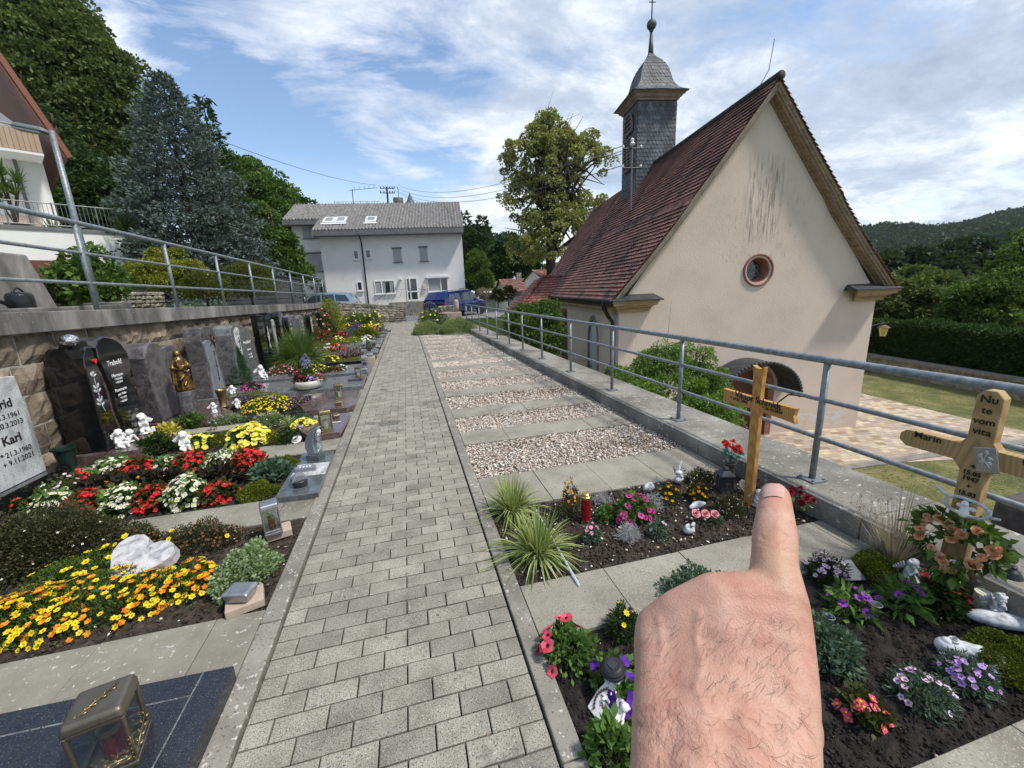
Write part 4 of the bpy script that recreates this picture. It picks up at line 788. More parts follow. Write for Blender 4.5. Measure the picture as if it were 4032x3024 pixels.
tiles('front_roof_tiles', quadf(P1, P2, fr, fl), 13, 13, M['tileA'], an, .035, .006, over=1.2); tiles('hip_roof_tiles', quadf(rb, P1, fl, bl), 11, 13, M['tile'], an, .035, .006, over=1.2)
b = MB()
for a_, c_ in ((P1, fl), (P1, P2)):
    k = 12
    for i in range(k): b.tube([a_.lerp(c_, i/k)+Vector((0,0,.05)), a_.lerp(c_, (i+1.08)/k)+Vector((0,0,.03))], [.075, .095], 8)
b.build('hip_tiles', M['tileA'], an, smooth=True)
b = MB(); b.add([P1, P2, fr, fl, rb, bl, P2+dp*2], [(3,2,1,0),(5,3,0,4)]); 
for v in range(len(b.v)): b.v[v] = (b.v[v][0], b.v[v][1], b.v[v][2]-.05)
b.build('roof_core', M['tile3'], an); b = MB(); i_ = lambda p, a_, c_: (p.x+rr.x*a_+dp.x*c_, p.y+rr.y*a_+dp.y*c_)
q = [i_(fl,.25,.25), i_(fr,-.1,.25), i_(fr,-.1,5), i_(bl,.25,-.25)]; b.add([(*p, ZC-.5) for p in q]+[(*p, ze-.06) for p in q], [(0,1,5,4),(1,2,6,5),(2,3,7,6),(3,0,4,7),(4,5,6,7)]); b.build('wall', M['plaster'], an)
# roof mast for power lines (stands on the chapel roof)
t = thing('power_mast', 'thin steel roof mast with insulators in front of the slate turret', 'mast', (0, 0, 0))
q = PN('M', 525, 1450, (math.cos(th_), -math.sin(th_), 0), CB+Vector((math.cos(th_), -math.sin(th_), 0))*(mid-1.7)); q2 = PN('M', 530, 1060, (math.cos(th_), -math.sin(th_), 0), q)
q.z -= .35; b = MB(); b.tube([q, Vector((q.x, q.y, q2.z))], .032, 8); b.build('pole', M['gatem'], t); zt_ = q2.z; ms = Vector((q.x, q.y, 0))
for z in (zt_-.1, zt_-.75): b = MB(); b.tube([ms+Vector((-.35, .06, z)), ms+Vector((.35, -.06, z))], .03, 6); b.build('crossarm', M['lead'], t)
b = MB(); b.lathe([(.06, 0), (.09, .06), (.05, .12), (.07, .2), (.02, .25)], (q.x, q.y, zt_), 10); b.build('insulator', M['wpaint'], t)
for z in (zt_-.08, zt_-.73):
    for s in (-.33, .33): b = MB(); b.lathe([(.03, 0), (.045, .04), (.02, .1)], (q.x+s, q.y-s*.16, z), 8); b.build('insulator', M['wpaint'], t)
MAST = ms+Vector((0, 0, zt_))
# wall lamp on the far corner of the chapel
lp = thing('wall_lantern', 'old yellow glass lantern on a bracket at the right corner of the chapel', 'lantern', (0, 0, 0)); q = PN('U', 1765, 1480, (.159,.987,0), (CB.x, CB.y+.3, 0)); b = MB(); b.tube([(q.x-.55, q.y, q.z+.17), (q.x, q.y, q.z+.24), (q.x, q.y, q.z+.17)], .012, 6); b.box((q.x-.6, q.y, q.z), (.12, .08, .26)); b.build('bracket', M['lead'], lp)
b = MB(); b.lathe([(.07, -.17), (.12, .09)], q, 6); b.build('glass', pm('yellow_glass', [(.45,.38,.12)], rough=.2), lp); b = MB(); b.lathe([(.16, .085), (.15, .10), (.05, .16), (.0, .18)], q, 6); b.build('cap', M['tile3'], lp)
# ---------------------------------------------------------------- white house
al = R(-6); ht = Vector((math.cos(al), math.sin(al), 0)); hn = Vector((-math.sin(al), math.cos(al), 0)); H0 = PY('p', 1287, 1153, 35.0)
hs = thing('white_house', 'large white rendered house with grey corrugated roof and three skylights behind the gate', 'house', (H0.x, H0.y, 0), al)
def hp(k, x, y, off=0):
    p = PN(k, x, y, hn, H0+hn*off); d = p-H0; return d.dot(ht), p.z
X1 = hp('F', 1650, 1060)[0]; EV = 6.0
b = MB(); b.cb(0, X1, 0, 9, -.3, EV+.3); b.build('wall', M['white'], hs)
b = MB(); b.cb(-2.6, .0, 2.2, 9, -.3, 7.6); b.build('wing_wall', M['white'], hs)
def hwin(nm, x0, x1, z0, z1, style, y=0):
    w = link(bpy.data.objects.new(nm, None), hs); w.location = (x0, y, z0); a, c = x1-x0, z1-z0
    b = MB(); f = .07
    if style == 'shut':
        b.cb(0, a, -.03, .0, 0, c); b.build('frame', M['shutter'], w); b = MB()
        for i in range(int(c/.07)): b.cb(.04, a-.04, -.045, -.032, i*.07+.01, i*.07+.06)
        b.build('roller_shutter', M['shutter'], w); b = MB(); b.cb(-.06, a+.06, -.09, 0, c, c+.13); b.build('shutter_box', M['fascia'], w)
    else:
        for q in ((0, f, 0, c), (a-f, a, 0, c), (f, a-f, 0, f), (f, a-f, c-f, c)): b.cb(q[0], q[1], -.05, .02, q[2], q[3])
        if style == 'two': b.cb(a*.36-.05, a*.36+.05, -.055, .02, f, c-f)
        if style == 'twoR': b.cb(a*.64-.05, a*.64+.05, -.055, .02, f, c-f)
        b.build('frame', M['wpaint'], w); b = MB(); b.cb(f, a-f, -.012, -.008, f, c-f); b.build('pane', M['glass'], w)
        if style in ('two', 'twoR'):
            b = MB(); seg = ((f+.02, a*.36-.08), (a*.36+.08, a*.55), (a*.75, a-f-.03)) if style == 'two' else ((f+.02, a*.62-.06),)
            for s0, s1 in seg: b.grid(18, 1, lambda u, v: (s0+(s1-s0)*u*(1-.25*(1-v) if s0 > a*.3 else 1), -.016-.004*math.sin(u*40), f+(c-2*f)*v))
            b.build('curtain', M['curtain'], w)
    b = MB(); b.cb(-.07, a+.07, -.12, 0, -.06, -.003); b.build('sill', M['wpaint'] if style != 'shut' else M['fascia'], w); return w
for nm, q0, q1, st in (('window',(890,960),(1070,1065),'two'),('window',(1330,938),(1510,1045),'twoR'),('window',(715,705),(770,782),'one'),('window',(815,700),(870,775),'one'),('window',(1045,698),(1125,803),'shut'),('window',(1265,688),(1340,795),'shut'),('window',(745,967),(800,1042),'one')):
    a0, a1 = hp('F', *q0), hp('F', *q1); hwin(nm, a0[0], a1[0], a1[1], a0[1], st, -.002)
a0, a1 = hp('F', 1330, 938), hp('F', 1510, 1045); b = MB(); b.cb(a0[0]-.1, a1[0]+.1, -.2, 0, a0[1], a0[1]+.14); b.build('awning_box', M['wpaint'], hs)
a0, a1 = hp('F', 1152, 935), hp('F', 1265, 1125); dx, dz = a1[0]-a0[0], a0[1]-a1[1]; d_ = link(bpy.data.objects.new('front_door', None), hs); d_.location = (a0[0], 0, a1[1])
b = MB(); [b.cb(*q) for q in ((0,.08,-.06,0,0,dz),(dx-.08,dx,-.06,0,0,dz),(.08,dx-.08,-.06,0,dz-.1,dz),(.08,dx-.08,-.06,0,0,.12),(dx*.27,dx*.38,-.06,0,.12,dz-.1),(.08,dx-.08,-.055,0,dz*.38,dz*.44))]; b.build('frame', M['wpaint'], d_); b = MB(); b.cb(.07, dx-.07, -.02, -.005, .1, dz-.08); b.build('pane', M['glass'], d_); b = MB(); b.box((dx*.33, -.09, dz*.45), (.03, .04, .25)); b.build('handle', M['silver'], d_)
bb = MB(); bb.cb(a0[0]-1.3, a1[0]+.9, -1.5, -.01, -.2, a1[1]-.03)
for i in range(5): bb.cb(a0[0]-1.3-.3*(i+1), a0[0]-1.3-.3*i, -1.5, -.01, -.2, a1[1]-.03-.17*(i+1))
bb.build('entrance_steps', M['stone2'], hs)
b = MB(); zz0 = a1[1]
pl = [(a0[0]-2.4, .15), (a0[0]-1.9, .45), (a0[0]-1.0, .95), (a0[0]+.0, 1.0), (a0[0]+dx, 1.0), (a0[0]+dx+.9, .85)]
b.tube([(x, -1.45, zz0+z-.05) for x, z in pl], .018, 6)
for i in range(len(pl)-1):
    (x0_, z0_), (x1_, z1_) = pl[i], pl[i+1]
    if 2 <= i+1 <= 4 and i == 3: continue
    for k in range(3):
        cx, cz_ = x0_+(x1_-x0_)*(k+.5)/3, zz0+(z0_+z1_)/2-.42; b.tube([(cx+.17*math.cos(a)*(1+.2*math.sin(2*a)), -1.45, cz_+.25*math.sin(a)) for a in [R(20*j+40*k) for j in range(16)]], .009, 5)
b.build('wrought_railing', M['gatem'], hs)
a0 = hp('F', 785, 625); b = MB(); b.tube([(a0[0], -.9, EV+.05), (a0[0], -.1, EV-.35), (a0[0], -.08, 0)], .05, 8); b.build('downpipe', M['dgutter'], hs, smooth=True)
a0 = hp('F', 1110, 945); b = MB(); b.box((a0[0], -.15, a0[1]), (.2, .3, .12)); b.build('outdoor_lamp', M['wpaint'], hs)
a0 = hp('F', 1310, 1010); b = MB(); b.box((a0[0], -.1, a0[1]), (.25, .18, .38)); b.build('letterbox', pm('pale_yellow_box', [(.6,.58,.35)], rough=.5), hs, bevel=.03)
a0 = hp('F', 1617, 1033); b = MB(); b.box((a0[0], -.03, a0[1]), (.42, .03, .26)); b.build('name_sign', M['shutter'], hs, bevel=.01); b = MB(); [b.box((a0[0], -.05, a0[1]+z), (.34, .01, .035)) for z in (-.06, .03)]; b.build('sign_bars', M['fascia'], hs)
# roof: corrugated sheets, lower front eave over the main block, higher over the wing
RY, RZh = 5.0, 9.35; ov = .85; E0 = EV+.42
def corr(x0, x1, y0, z0, y1, z1, nm):
    b = MB(); n = int((x1-x0)/.03); q = []
    for i in range(n+1):
        x = x0+(x1-x0)*i/n; w = .05*math.cos(2*math.pi*x/.24); q += [(x, y0, z0+w), (x, (y0+y1)/2, (z0+z1)/2+w+.0), (x, y1, z1+w)]
    b.add(q, [(i*3+j, i*3+3+j, i*3+4+j, i*3+1+j) for i in range(n) for j in (0, 1)]); return b.build(nm, M['etern'], hs, smooth=True)
sl = (RZh-E0)/(RY+ov); corr(-.2, X1+.15, -ov, E0, RY, RZh, 'corrugated_roof'); yw = 1.4; corr(-2.95, -.2, yw, E0+(yw+ov)*sl, RY, RZh, 'corrugated_roof'); corr(-2.95, X1+.15, 10.2, E0, RY, RZh, 'corrugated_roof')
b = MB(); b.cb(-.2, X1+.15, -ov+.02, -ov+.1, E0-.40, E0-.02); b.cb(-.2, X1+.15, -ov+.02, 0, E0-.42, E0-.38); b.build('fascia', M['fascia'], hs)
zw = E0+(yw+ov)*sl; b = MB(); b.cb(-2.95, -.22, yw+.02, yw+.1, zw-.38, zw-.03); b.cb(-2.95, -.22, yw+.02, 2.2, zw-.4, zw-.36); b.build('fascia', M['fascia'], hs)
b = MB(); b.add([(-.2,-ov,E0-.4),(-.2,yw,zw-.38),(-.2,yw,zw),(-.2,-ov,E0)], [(0,1,2,3)]); b.build('verge_trim', M['white'], hs); b = MB(); b.add([(X1+.12,-ov,E0-.3),(X1+.12,RY,RZh-.3),(X1+.12,RY,RZh),(X1+.12,-ov,E0)], [(0,1,2,3)]); b.build('verge_trim', M['white'], hs); b = MB(); b.add([(0,-.0,EV),(0,RY,EV),(0,RY,RZh-.1),(X1,0,EV),(X1,RY,EV),(X1,RY,RZh-.1),(X1,9,EV),(0,9,EV),(-2.6,2.2,7),(-2.6,9,7),(-2.6,RY,RZh-.1)], [(0,1,2),(3,5,4),(4,5,6),(1,7,2),(8,9,10)]); b.build('gable_trim', M['white'], hs)
for (x, y) in ((520, 465), (618, 462), (867, 458)):
    n_ = Vector((-math.sin(al)*-sl, 0, 0)); best = None
    for k in range(200):
        t_ = k/199; p, z = hp('F', x, y, -ov+(RY+ov)*t_); zr = E0+(RY+ov)*t_*sl
        if best is None or abs(z-zr) < best[0]: best = (abs(z-zr), p, -ov+(RY+ov)*t_, zr)
    _, px0, py0, pz0 = best; w = link(bpy.data.objects.new('skylight', None), hs); w.location = (px0, py0, pz0); w.rotation_euler = (math.atan(sl), 0, 0)
    b = MB(); [b.cb(*q) for q in ((-.4,-.28,-.6,.6,.03,.13),(.28,.4,-.6,.6,.03,.13),(-.28,.28,.45,.6,.03,.13),(-.28,.28,-.6,-.42,.03,.13),(-.5,.5,-.85,-.62,.03,.06))]; b.build('frame', M['wpaint'], w); b = MB(); b.cb(-.3, .3, -.45, .46, .08, .1); b.build('pane', pm('sky_pane', [(.16,.19,.23)], rough=.1), w)
for (q0, q1) in (((288,485),(445,605)), ((283,740),(468,880))):
    a0, a1 = hp('F', *q0, 2.2), hp('F', *q1, 2.2); w = hwin('wing_window', a0[0], min(a1[0], -.05), a1[1], a0[1], 'shut', 2.19)
a0, a1 = hp('F', 390, 985, 2.2), hp('F', 500, 1075, 2.2); hwin('wing_window', a0[0], min(a1[0], -.03), a1[1]-.6, a0[1], 'two', 2.19)
b = MB(); b.tube([(-2.62, 2.1, 7.3), (-2.62, 2.1, 0)], .05, 6); b.build('downpipe', M['dgutter'], hs)
# roof antenna, far mast
t = thing('tv_antenna', 'thin metal television antenna on the roof of the white house', 'antenna', (0, 0, 0)); q = PY('F', 718, 345, 40); q2 = PY('F', 710, 200, 40)
b = MB(); b.tube([q-Vector((0,0,.6)), q2], .035, 6); b.build('mast', M['lead'], t); b = MB(); b.tube([q2+Vector((-.3,0,-.1)), q2+Vector((2.1,0,.15))], .02, 5); [b.tube([q2+Vector((x,0,-.05+x*.1)), q2+Vector((x,0,.22+x*.1))], .012, 4) for x in (.2,.6,1.0,1.4,1.8)]; m2 = q.lerp(q2, .25); b.tube([m2+Vector((-1.5,0,0)), m2+Vector((2.2,0,.1))], .015, 5); [b.tube([m2+Vector((x,0,-.15)), m2+Vector((x,0,.15))], .012, 4) for x in (-1.5,-1.2,.6,1.2,1.8)]; b.build('elements', M['lead'], t)
t = thing('utility_pole', 'dark electricity pole with two rows of insulators beyond the white house', 'utility pole', (0, 0, 0)); PA = PY('F', 1003, 340, 60); PB = PY('F', 995, 180, 60)
b = MB(); b.tube([PA-Vector((0,0,7)), PB], .12, 8); b.build('pole', M['bark'], t)
for f_ in (.08, .32):
    c = PB.lerp(PA, f_); b = MB(); b.tube([c+Vector((-.85,0,0)), c+Vector((1.0,0,0))], .05, 6); b.build('crossarm', M['lead'], t)
    b = MB()
    for x in (-.8,-.35,.35,.7,.95): b.lathe([(.05,0),(.08,.1),(.03,.24)], c+Vector((x,0,.03)), 6)
    b.build('insulator_row', M['lead'], t)
def wire(p, q, sag, r, label, grp='overhead wires'):
    b = MB(); p, q = Vector(p), Vector(q); b.tube([p.lerp(q, i/24)-Vector((0,0,sag*4*(i/24)*(1-i/24))) for i in range(25)], r, 4); o = b.build('overhead_wire', M['lead'], None); tag(o, label, 'wire', grp)
wire(PD('W' if 0 else 'E', 1310, 535, 24), PB+Vector((-1.2,0,.2)), .5, .018, 'single overhead wire from the blue spruce down to the utility pole')
wire(PB+Vector((1.5,0,.2)), MAST+Vector((-.3,0,0)), 1.2, .014, 'upper overhead wire from the pole to the chapel roof mast'); wire(PB+Vector((1.0,0,0)), MAST+Vector((.3,0,-.05)), 1.5, .014, 'second overhead wire just below the upper one to the roof mast')
wire(PB.lerp(PA,.32)+Vector((1.5,0,.2)), MAST+Vector((-.3,0,-.65)), 1.3, .014, 'lowest overhead wire reaching the lower arm of the roof mast')
wire(PY('F', 1610, 445, 60), PY('F', 2110, 660, 30), .6, .016, 'overhead wire falling behind the right end of the white house'); wire(PY('F', 1040, 195, 60), PY('F', 1320, 325, 52), .2, .018, 'short wire running down from the utility pole over the roof ridge')
# castle ruin
t = thing('castle_tower', 'round ruined stone castle tower rising behind the roof ridge', 'tower', (0, 0, 0)); q = PY('F', 1095, 335, 260); tp = PY('F', 1095, 272, 260); rdx = (PY('F', 1137, 320, 260).x-PY('F', 1057, 320, 260).x)/2
b = MB(); n = 24; rgx = np.random.default_rng(4); base = (0 if 0 else q.x, q.y)
V = [(base[0]+rdx*k_*math.cos(2*math.pi*i/n), base[1]+rdx*k_*math.sin(2*math.pi*i/n), z) for k_, z in ((1, q.z-25), (1, tp.z-3), (1.06, tp.z-2.5), (1.06, 0)) for i in range(n)]
V = [(x, y, z if j < 3*n else tp.z-rgx.choice([0, 0, 1.4, .7])) for j, (x, y, z) in enumerate(V)]
b.add(V, [(j*n+i, j*n+(i+1) % n, (j+1)*n+(i+1) % n, (j+1)*n+i) for j in range(3) for i in range(n)]+[tuple(range(3*n, 4*n))]); b.build('wall', pm('castle_stone', [(.13,.11,.09),(.2,.17,.14)], .4, .95, .5, 3), t)
b = MB(); b.tube([tp+Vector((0,0,-1)), tp+Vector((0,0,6))], .15, 4); b.build('flag_pole', M['lead'], t)
t = thing('castle_spire', 'small pointed dark tower roof beside the ruined castle tower', 'tower', (0, 0, 0)); q = PY('F', 1195, 335, 260); b = MB(); b.lathe([(3.2, -16), (3.2, -.5)], q, 8); b.build('wall', M['sand1'], t); b = MB(); b.lathe([(3.6, -.8), (1.5, 3.5), (.0, 7.2)], q, 8); b.build('roof', M['slate'], t)
# ---------------------------------------------------------------- cars
def loft(b, st, n=None):
    # st: list of (x, [(y,z)...]) half sections, mirrored
    k = len(st[0][1]); V = []
    for x, s in st: V += [(x, y, z) for y, z in s]+[(x, -y, z) for y, z in reversed(s)]
    m = 2*k; b.add(V, [(i*m+j, i*m+(j+1) % m, (i+1)*m+(j+1) % m, (i+1)*m+j) for i in range(len(st)-1) for j in range(m)]+[tuple(reversed(range(m))), tuple(range((len(st)-1)*m, len(st)*m))])
def wheel(parent, x, y, r, w=.22):
    o = link(bpy.data.objects.new('wheel', None), parent); o.location = (x, y, r); b = MB(); pr = [(r*.62,-w/2),(r*.93,-w/2),(r,-w*.3),(r,w*.3),(r*.93,w/2),(r*.62,w/2)]
    V = [(p*math.cos(2*math.pi*i/24), q, p*math.sin(2*math.pi*i/24)) for p, q in pr for i in range(24)]; b.add(V, [(j*24+i, j*24+(i+1)%24, ((j+1)%6)*24+(i+1)%24, ((j+1)%6)*24+i) for j in range(6) for i in range(24)]); b.build('tyre', M['tyre'], o)
    b = MB(); sg = 1 if y > 0 else -1; b.tube([(0, -w*.3, 0), (0, w*.3, 0)], r*.3, 16)
    for k in range(6): a = R(60*k); b.box((r*.36*math.cos(a), sg*w*.38, r*.36*math.sin(a)), (r*.6, .03, r*.16), rot=Quaternion((0,1,0), -a))
    b.tube([(0, sg*w*.30, 0), (0, sg*w*.42, 0)], r*.13, 12); b.tube([(r*.6*math.cos(a_), sg*w*.38, r*.6*math.sin(a_)) for a_ in [R(15*i) for i in range(25)]], .02, 5); b.build('rim', M['rim'], o)
def car(name, label, cat, loc, rz, prof, hw, paint, wins, wx, wr, sc=1):
    # prof: list (x, zbottom, zbelt, ztop, halfwidth at top) ; x to the front
    t = thing(name, label, cat, loc, rz); b = MB(); st = []
    for x, zb, zl, zt, wt, k in prof: st.append((x, [(hw*k*.90, zb), (hw*k*.985, zb+.12), (hw*k, (zb+zl)/2), (hw*k*.975, zl), (max(wt, .02), zt-.03), (wt*.93, zt), (0.0, zt+.012)]))
    loft(b, st); o = b.build('body', paint, t); s = o.modifiers.new('s', 'SUBSURF'); s.levels = s.render_levels = 2; smooth_angle(o, 180)
    return t
def sidewin(t, name, poly, prof_y, mat=None, off=.012):
    for s in (1, -1):
        b = MB(); V = [(x, s*(prof_y(x, z)+off), z) for x, z in poly]; b.add(V, [tuple(range(len(V))) if s < 0 else tuple(reversed(range(len(V))))]); b.build(name, mat or M['glass'], t)
# blue pickup with hard top; x axis forward
TP = G('p', 1700, 1266, -.1); TA = math.atan2(.05, 1)
pk = thing('pickup_truck', 'metallic blue pickup truck with hard top parked behind the cemetery gate', 'pickup', (1.72, 26.9, -.085), R(48))
hw = .92; Lk = 5.3
b = MB(); S_ = [(0.0,.50,.95,.97,.80,.86),(.05,.42,1.0,1.02,.86,.97),(.3,.40,1.02,1.04,.88,1),(2.2,.40,1.02,1.04,.88,1),(3.6,.38,1.00,1.03,.86,1),(4.5,.38,.98,1.06,.80,.99),(5.05,.40,.92,.98,.70,.93),(5.27,.45,.75,.82,.55,.80)]
st = [(x, [(hw*k*.90, zb), (hw*k*.985, zb+.14), (hw*k, (zb+zl)/2+.1), (hw*k*.97, zl), (wt, zt), (0, zt+.01)]) for x, zb, zl, zt, wt, k in S_]; loft(b, st); o = b.build('body', M['carblue'], pk); smooth_angle(o, 35); bv = o.modifiers.new('b', 'BEVEL'); bv.width = .03; bv.segments = 3; bv.angle_limit = R(25)
b = MB(); cb_ = [(0.08,[(.86,1.0),(.84,1.10),(.80,1.2),(0,1.2)]),(.55,[(.88,1.0),(.80,1.45),(.72,1.66),(0,1.69)]),(1.9,[(.88,1.0),(.80,1.5),(.70,1.74),(0,1.78)])]; loft(b, cb_); o = b.build('hard_top', M['carblue'], pk); smooth_angle(o, 30)
b = MB(); cc_ = [(1.95,[(.88,1.0),(.79,1.5),(.68,1.74),(0,1.79)]),(3.1,[(.88,1.0),(.78,1.52),(.67,1.76),(0,1.81)]),(3.45,[(.88,1.0),(.79,1.45),(.66,1.66),(0,1.70)]),(4.05,[(.87,1.0),(.84,1.06),(.78,1.10),(0,1.13)])]; loft(b, cc_); o = b.build('cab', M['carblue'], pk); smooth_angle(o, 30)
def sw_(nm, polys, par, mat='glass'):
    for pl_ in polys:
        for s in (1, -1):
            b = MB(); V = [(x, s*(.885-(z-1.0)*.165+.006), z) for x, z in pl_]; b.add(V, [tuple(range(len(V))) if s < 0 else tuple(reversed(range(len(V))))]); b.build(nm, M[mat], par)
sw_('side_window', [[(.45,1.12),(1.2,1.12),(1.2,1.55),(.66,1.52)],[(1.25,1.12),(1.75,1.12),(1.72,1.57),(1.25,1.56)],[(2.1,1.1),(2.95,1.1),(2.95,1.62),(2.15,1.58)],[(3.03,1.1),(3.95,1.1),(3.45,1.60),(3.03,1.62)]], pk)
b = MB(); b.add([(.06,-.74,1.06),(.06,.74,1.06),(.50,.70,1.60),(.50,-.70,1.60)], [(0,1,2,3)]); b.build('rear_window', M['glass'], pk)
b = MB(); b.box((-.03, 0, .50), (.12, 1.6, .16)); b.build('rear_bumper', M['plast'], pk, bevel=.02); b = MB(); b.box((-.012, 0, .62), (.02, .52, .11)); b.build('number_plate', M['wpaint'], pk)
for s in (-1, 1):
    b = MB(); b.box((.06, s*.84, .86), (.16, .10, .30)); b.build('tail_light', M['tail'], pk, bevel=.02); b = MB(); b.box((3.75, s*1.0, 1.15), (.12, .2, .18)); b.build('mirror', M['shutter'], pk, bevel=.03)
    for x in (2.25, 3.2): b = MB(); b.box((x, s*.935, .93), (.18, .02, .03)); b.build('door_handle', M['silver'], pk)
    for x in (2.02, 3.0, 3.95): b = MB(); b.cb(x, x+.008, s*.918-.006, s*.918+.006, .55, 1.0); b.build('door_seam', M['plast'], pk)
    for x in (1.05, 4.25): wheel(pk, x, s*.80, .38)
    for x in (1.05, 4.25): b = MB(); b.tube([(x+.47*math.cos(R(a)), s*.915, .40+.45*math.sin(R(a))) for a in range(0, 181, 15)], .035, 6); b.tube([(x, s*.78, .42), (x, s*.925, .42)], .45, 24); b.build('wheel_arch', M['plast'], pk)
# silver-blue estate and white car behind the left wall
sc_ = thing('parked_car', 'pale metallic blue estate car behind the rubble wall in front of the white house', 'car', (-3.0, 29.9, .3), R(177))
b = MB(); S_ = [(0,.45,.80,.84,.62,.86),(.12,.35,.92,.98,.70,.96),(.6,.3,.96,1.02,.74,1),(2.4,.3,.93,1.0,.74,1),(3.6,.3,.88,.95,.7,.99),(4.4,.35,.72,.80,.6,.9),(4.62,.4,.6,.65,.5,.75)]
st = [(x, [(hw*k*.9, zb), (hw*k*.985, zb+.14), (hw*k, (zb+zl)/2), (hw*k*.97, zl), (wt, zt), (0, zt+.01)]) for x, zb, zl, zt, wt, k in S_]; loft(b, st); o = b.build('body', M['carsil'], sc_); smooth_angle(o, 35)
b = MB(); loft(b, [(.12,[(.84,.92),(.80,1.0),(0,1.0)]),(.5,[(.86,.95),(.70,1.45),(0,1.52)]),(1.6,[(.87,.95),(.69,1.54),(0,1.62)]),(2.6,[(.87,.95),(.67,1.5),(0,1.58)]),(3.75,[(.85,.93),(.78,.97),(0,.99)])]); o = b.build('cabin', M['carsil'], sc_); smooth_angle(o, 35)
for pl_ in ([(.5,1.0),(1.35,1.0),(1.4,1.44),(.75,1.38)],[(1.42,1.0),(2.2,1.0),(2.2,1.45),(1.47,1.45)],[(2.28,1.0),(3.35,1.0),(2.75,1.40),(2.28,1.44)]):
    for s in (1, -1): b = MB(); V = [(x, s*(.885-(z-.95)*.31), z) for x, z in pl_]; b.add(V, [tuple(range(len(V))) if s < 0 else tuple(reversed(range(len(V))))]); b.build('side_window', M['glass'], sc_)
b = MB(); b.add([(.14,-.74,1.02),(.14,.74,1.02),(.47,.64,1.45),(.47,-.64,1.45)], [(0,1,2,3)]); b.build('rear_window', M['glass'], sc_)
b = MB(); b.add([(3.72,-.7,1.02),(3.72,.7,1.02),(2.7,.62,1.5),(2.7,-.62,1.5)], [(3,2,1,0)]); b.build('windscreen', M['glass'], sc_)
for s in (-1, 1):
    b = MB(); b.box((.10, s*.76, .80), (.2, .2, .16)); b.build('tail_light', M['tail'], sc_, bevel=.02)
    for x in (.85, 3.6): wheel(sc_, x, s*.80, .33)
wc = thing('parked_car', 'white car half hidden between the grey board shed and the estate car', 'car', (-8.2, 33.6, .45), R(95)); b = MB(); loft(b, st); o = b.build('body', M['carwhite'], wc); smooth_angle(o, 35)
b = MB(); loft(b, [(.12,[(.84,.92),(.80,1.0),(0,1.0)]),(.5,[(.86,.95),(.70,1.35),(0,1.40)]),(2.6,[(.87,.95),(.67,1.4),(0,1.46)]),(3.6,[(.85,.93),(.78,.97),(0,.99)])]); o = b.build('cabin', M['carwhite'], wc); smooth_angle(o, 35)
b = MB(); b.add([(.12,-.74,1.02),(.12,.74,1.02),(.46,.64,1.36),(.46,-.64,1.36)], [(0,1,2,3)]); b.build('rear_window', M['glass'], wc)
for s in (-1, 1):
    b = MB(); b.box((.06, s*.7, .82), (.16, .3, .22)); b.build('tail_light', M['tail'], wc, bevel=.02)
    for x in (.85, 3.6): wheel(wc, x, s*.80, .33)
# ---------------------------------------------------------------- house at the left edge
LH = thing('left_house', 'white house with brown verge boards and tan clad balcony at the left edge', 'house', (0, 0, 0))
dpt = 19.5; c0 = PD('E', 400, 1180, dpt); c1 = PD('E', 245, 640, dpt)
c1 = PY('E', 245, 640, c0.y); cxx = c0.x; fd = Vector((-.80, -.60, 0)); bd_ = Vector((-.60, .80, 0))    # facade runs toward the camera side, to the left
def fp(k, x, y, off=0):
    n_ = Vector((.60, -.80, 0)); p = PN(k, x, y, n_, c0+n_*off); return p
Zt = c0.z; top = fp('E', 245, 640).z+.6
b = MB(); q = [c0, c0+fd*9, c0+fd*9+bd_*8, c0+bd_*8]; b.add([(p.x, p.y, 0.5) for p in q]+[(p.x, p.y, top) for p in q], [(0,1,5,4),(1,2,6,5),(2,3,7,6),(3,0,4,7),(4,5,6,7)])
g0 = fp('E', 0, 290)
b.add([(q[0].x,q[0].y,top),(q[1].x,q[1].y,top),((q[0].x+q[1].x)/2,(q[0].y+q[1].y)/2,top+4.5)], [(0,1,2)])
b.build('wall', M['white'], LH)
# verge roof plane (brown underside) sloping down to the right
n_ = Vector((.60, -.80, 0)); A = fp('E', -150, -120, 1.2); B_ = fp('E', 400, 665, 1.2); b = MB(); bk = -n_*9; d_ = (B_-A).normalized(); up_ = Vector((0,0,1)); nr = up_-d_*d_.z; nr.normalize()
b.prism([(0,0),((B_-A).length,0),((B_-A).length,.16),(0,.16)], A, d_, nr, bk); b.build('roof', M['bwood'], LH)
b = MB(); b.prism([(0,.10),((B_-A).length+.02,.10),((B_-A).length+.02,.30),(0,.30)], A+n_*.05, d_, nr, -n_*.09); b.build('verge_board', pm('red_brown_verge', [(.22,.08,.05)], rough=.6), LH)
bl_ = link(bpy.data.objects.new('balcony', None), LH); a_, c_ = fp('E', 242, 505, 1.5), fp('E', 270, 637, 1.5); b = MB(); hh = c_.z
b.prism([(0,0),(8,0),(8,a_.z-c_.z),(0,a_.z-c_.z)], c_, fd, (0,0,1), -n_*.06); b.build('cladding', M['twood'], bl_); b = MB(); 
for i in range(50): b.prism([(i*.16,0),(i*.16+.012,0),(i*.16+.012,a_.z-c_.z),(i*.16,a_.z-c_.z)], c_+n_*.004, fd, (0,0,1), -n_*.01)
b.build('board_joints', M['bwood'], bl_)
b = MB(); b.prism([(0,-.12),(8,-.12),(8,-.02),(0,-.02)], c_, fd, (0,0,1), -n_*1.5); b.build('slab', M['white'], bl_); b = MB(); b.tube([a_+Vector((0,0,.12)), a_+fd*8+Vector((0,0,.12))], .03, 6); b.tube([a_, a_+Vector((0,0,.12))], .02, 6); b.build('handrail', M['gatem'], bl_)
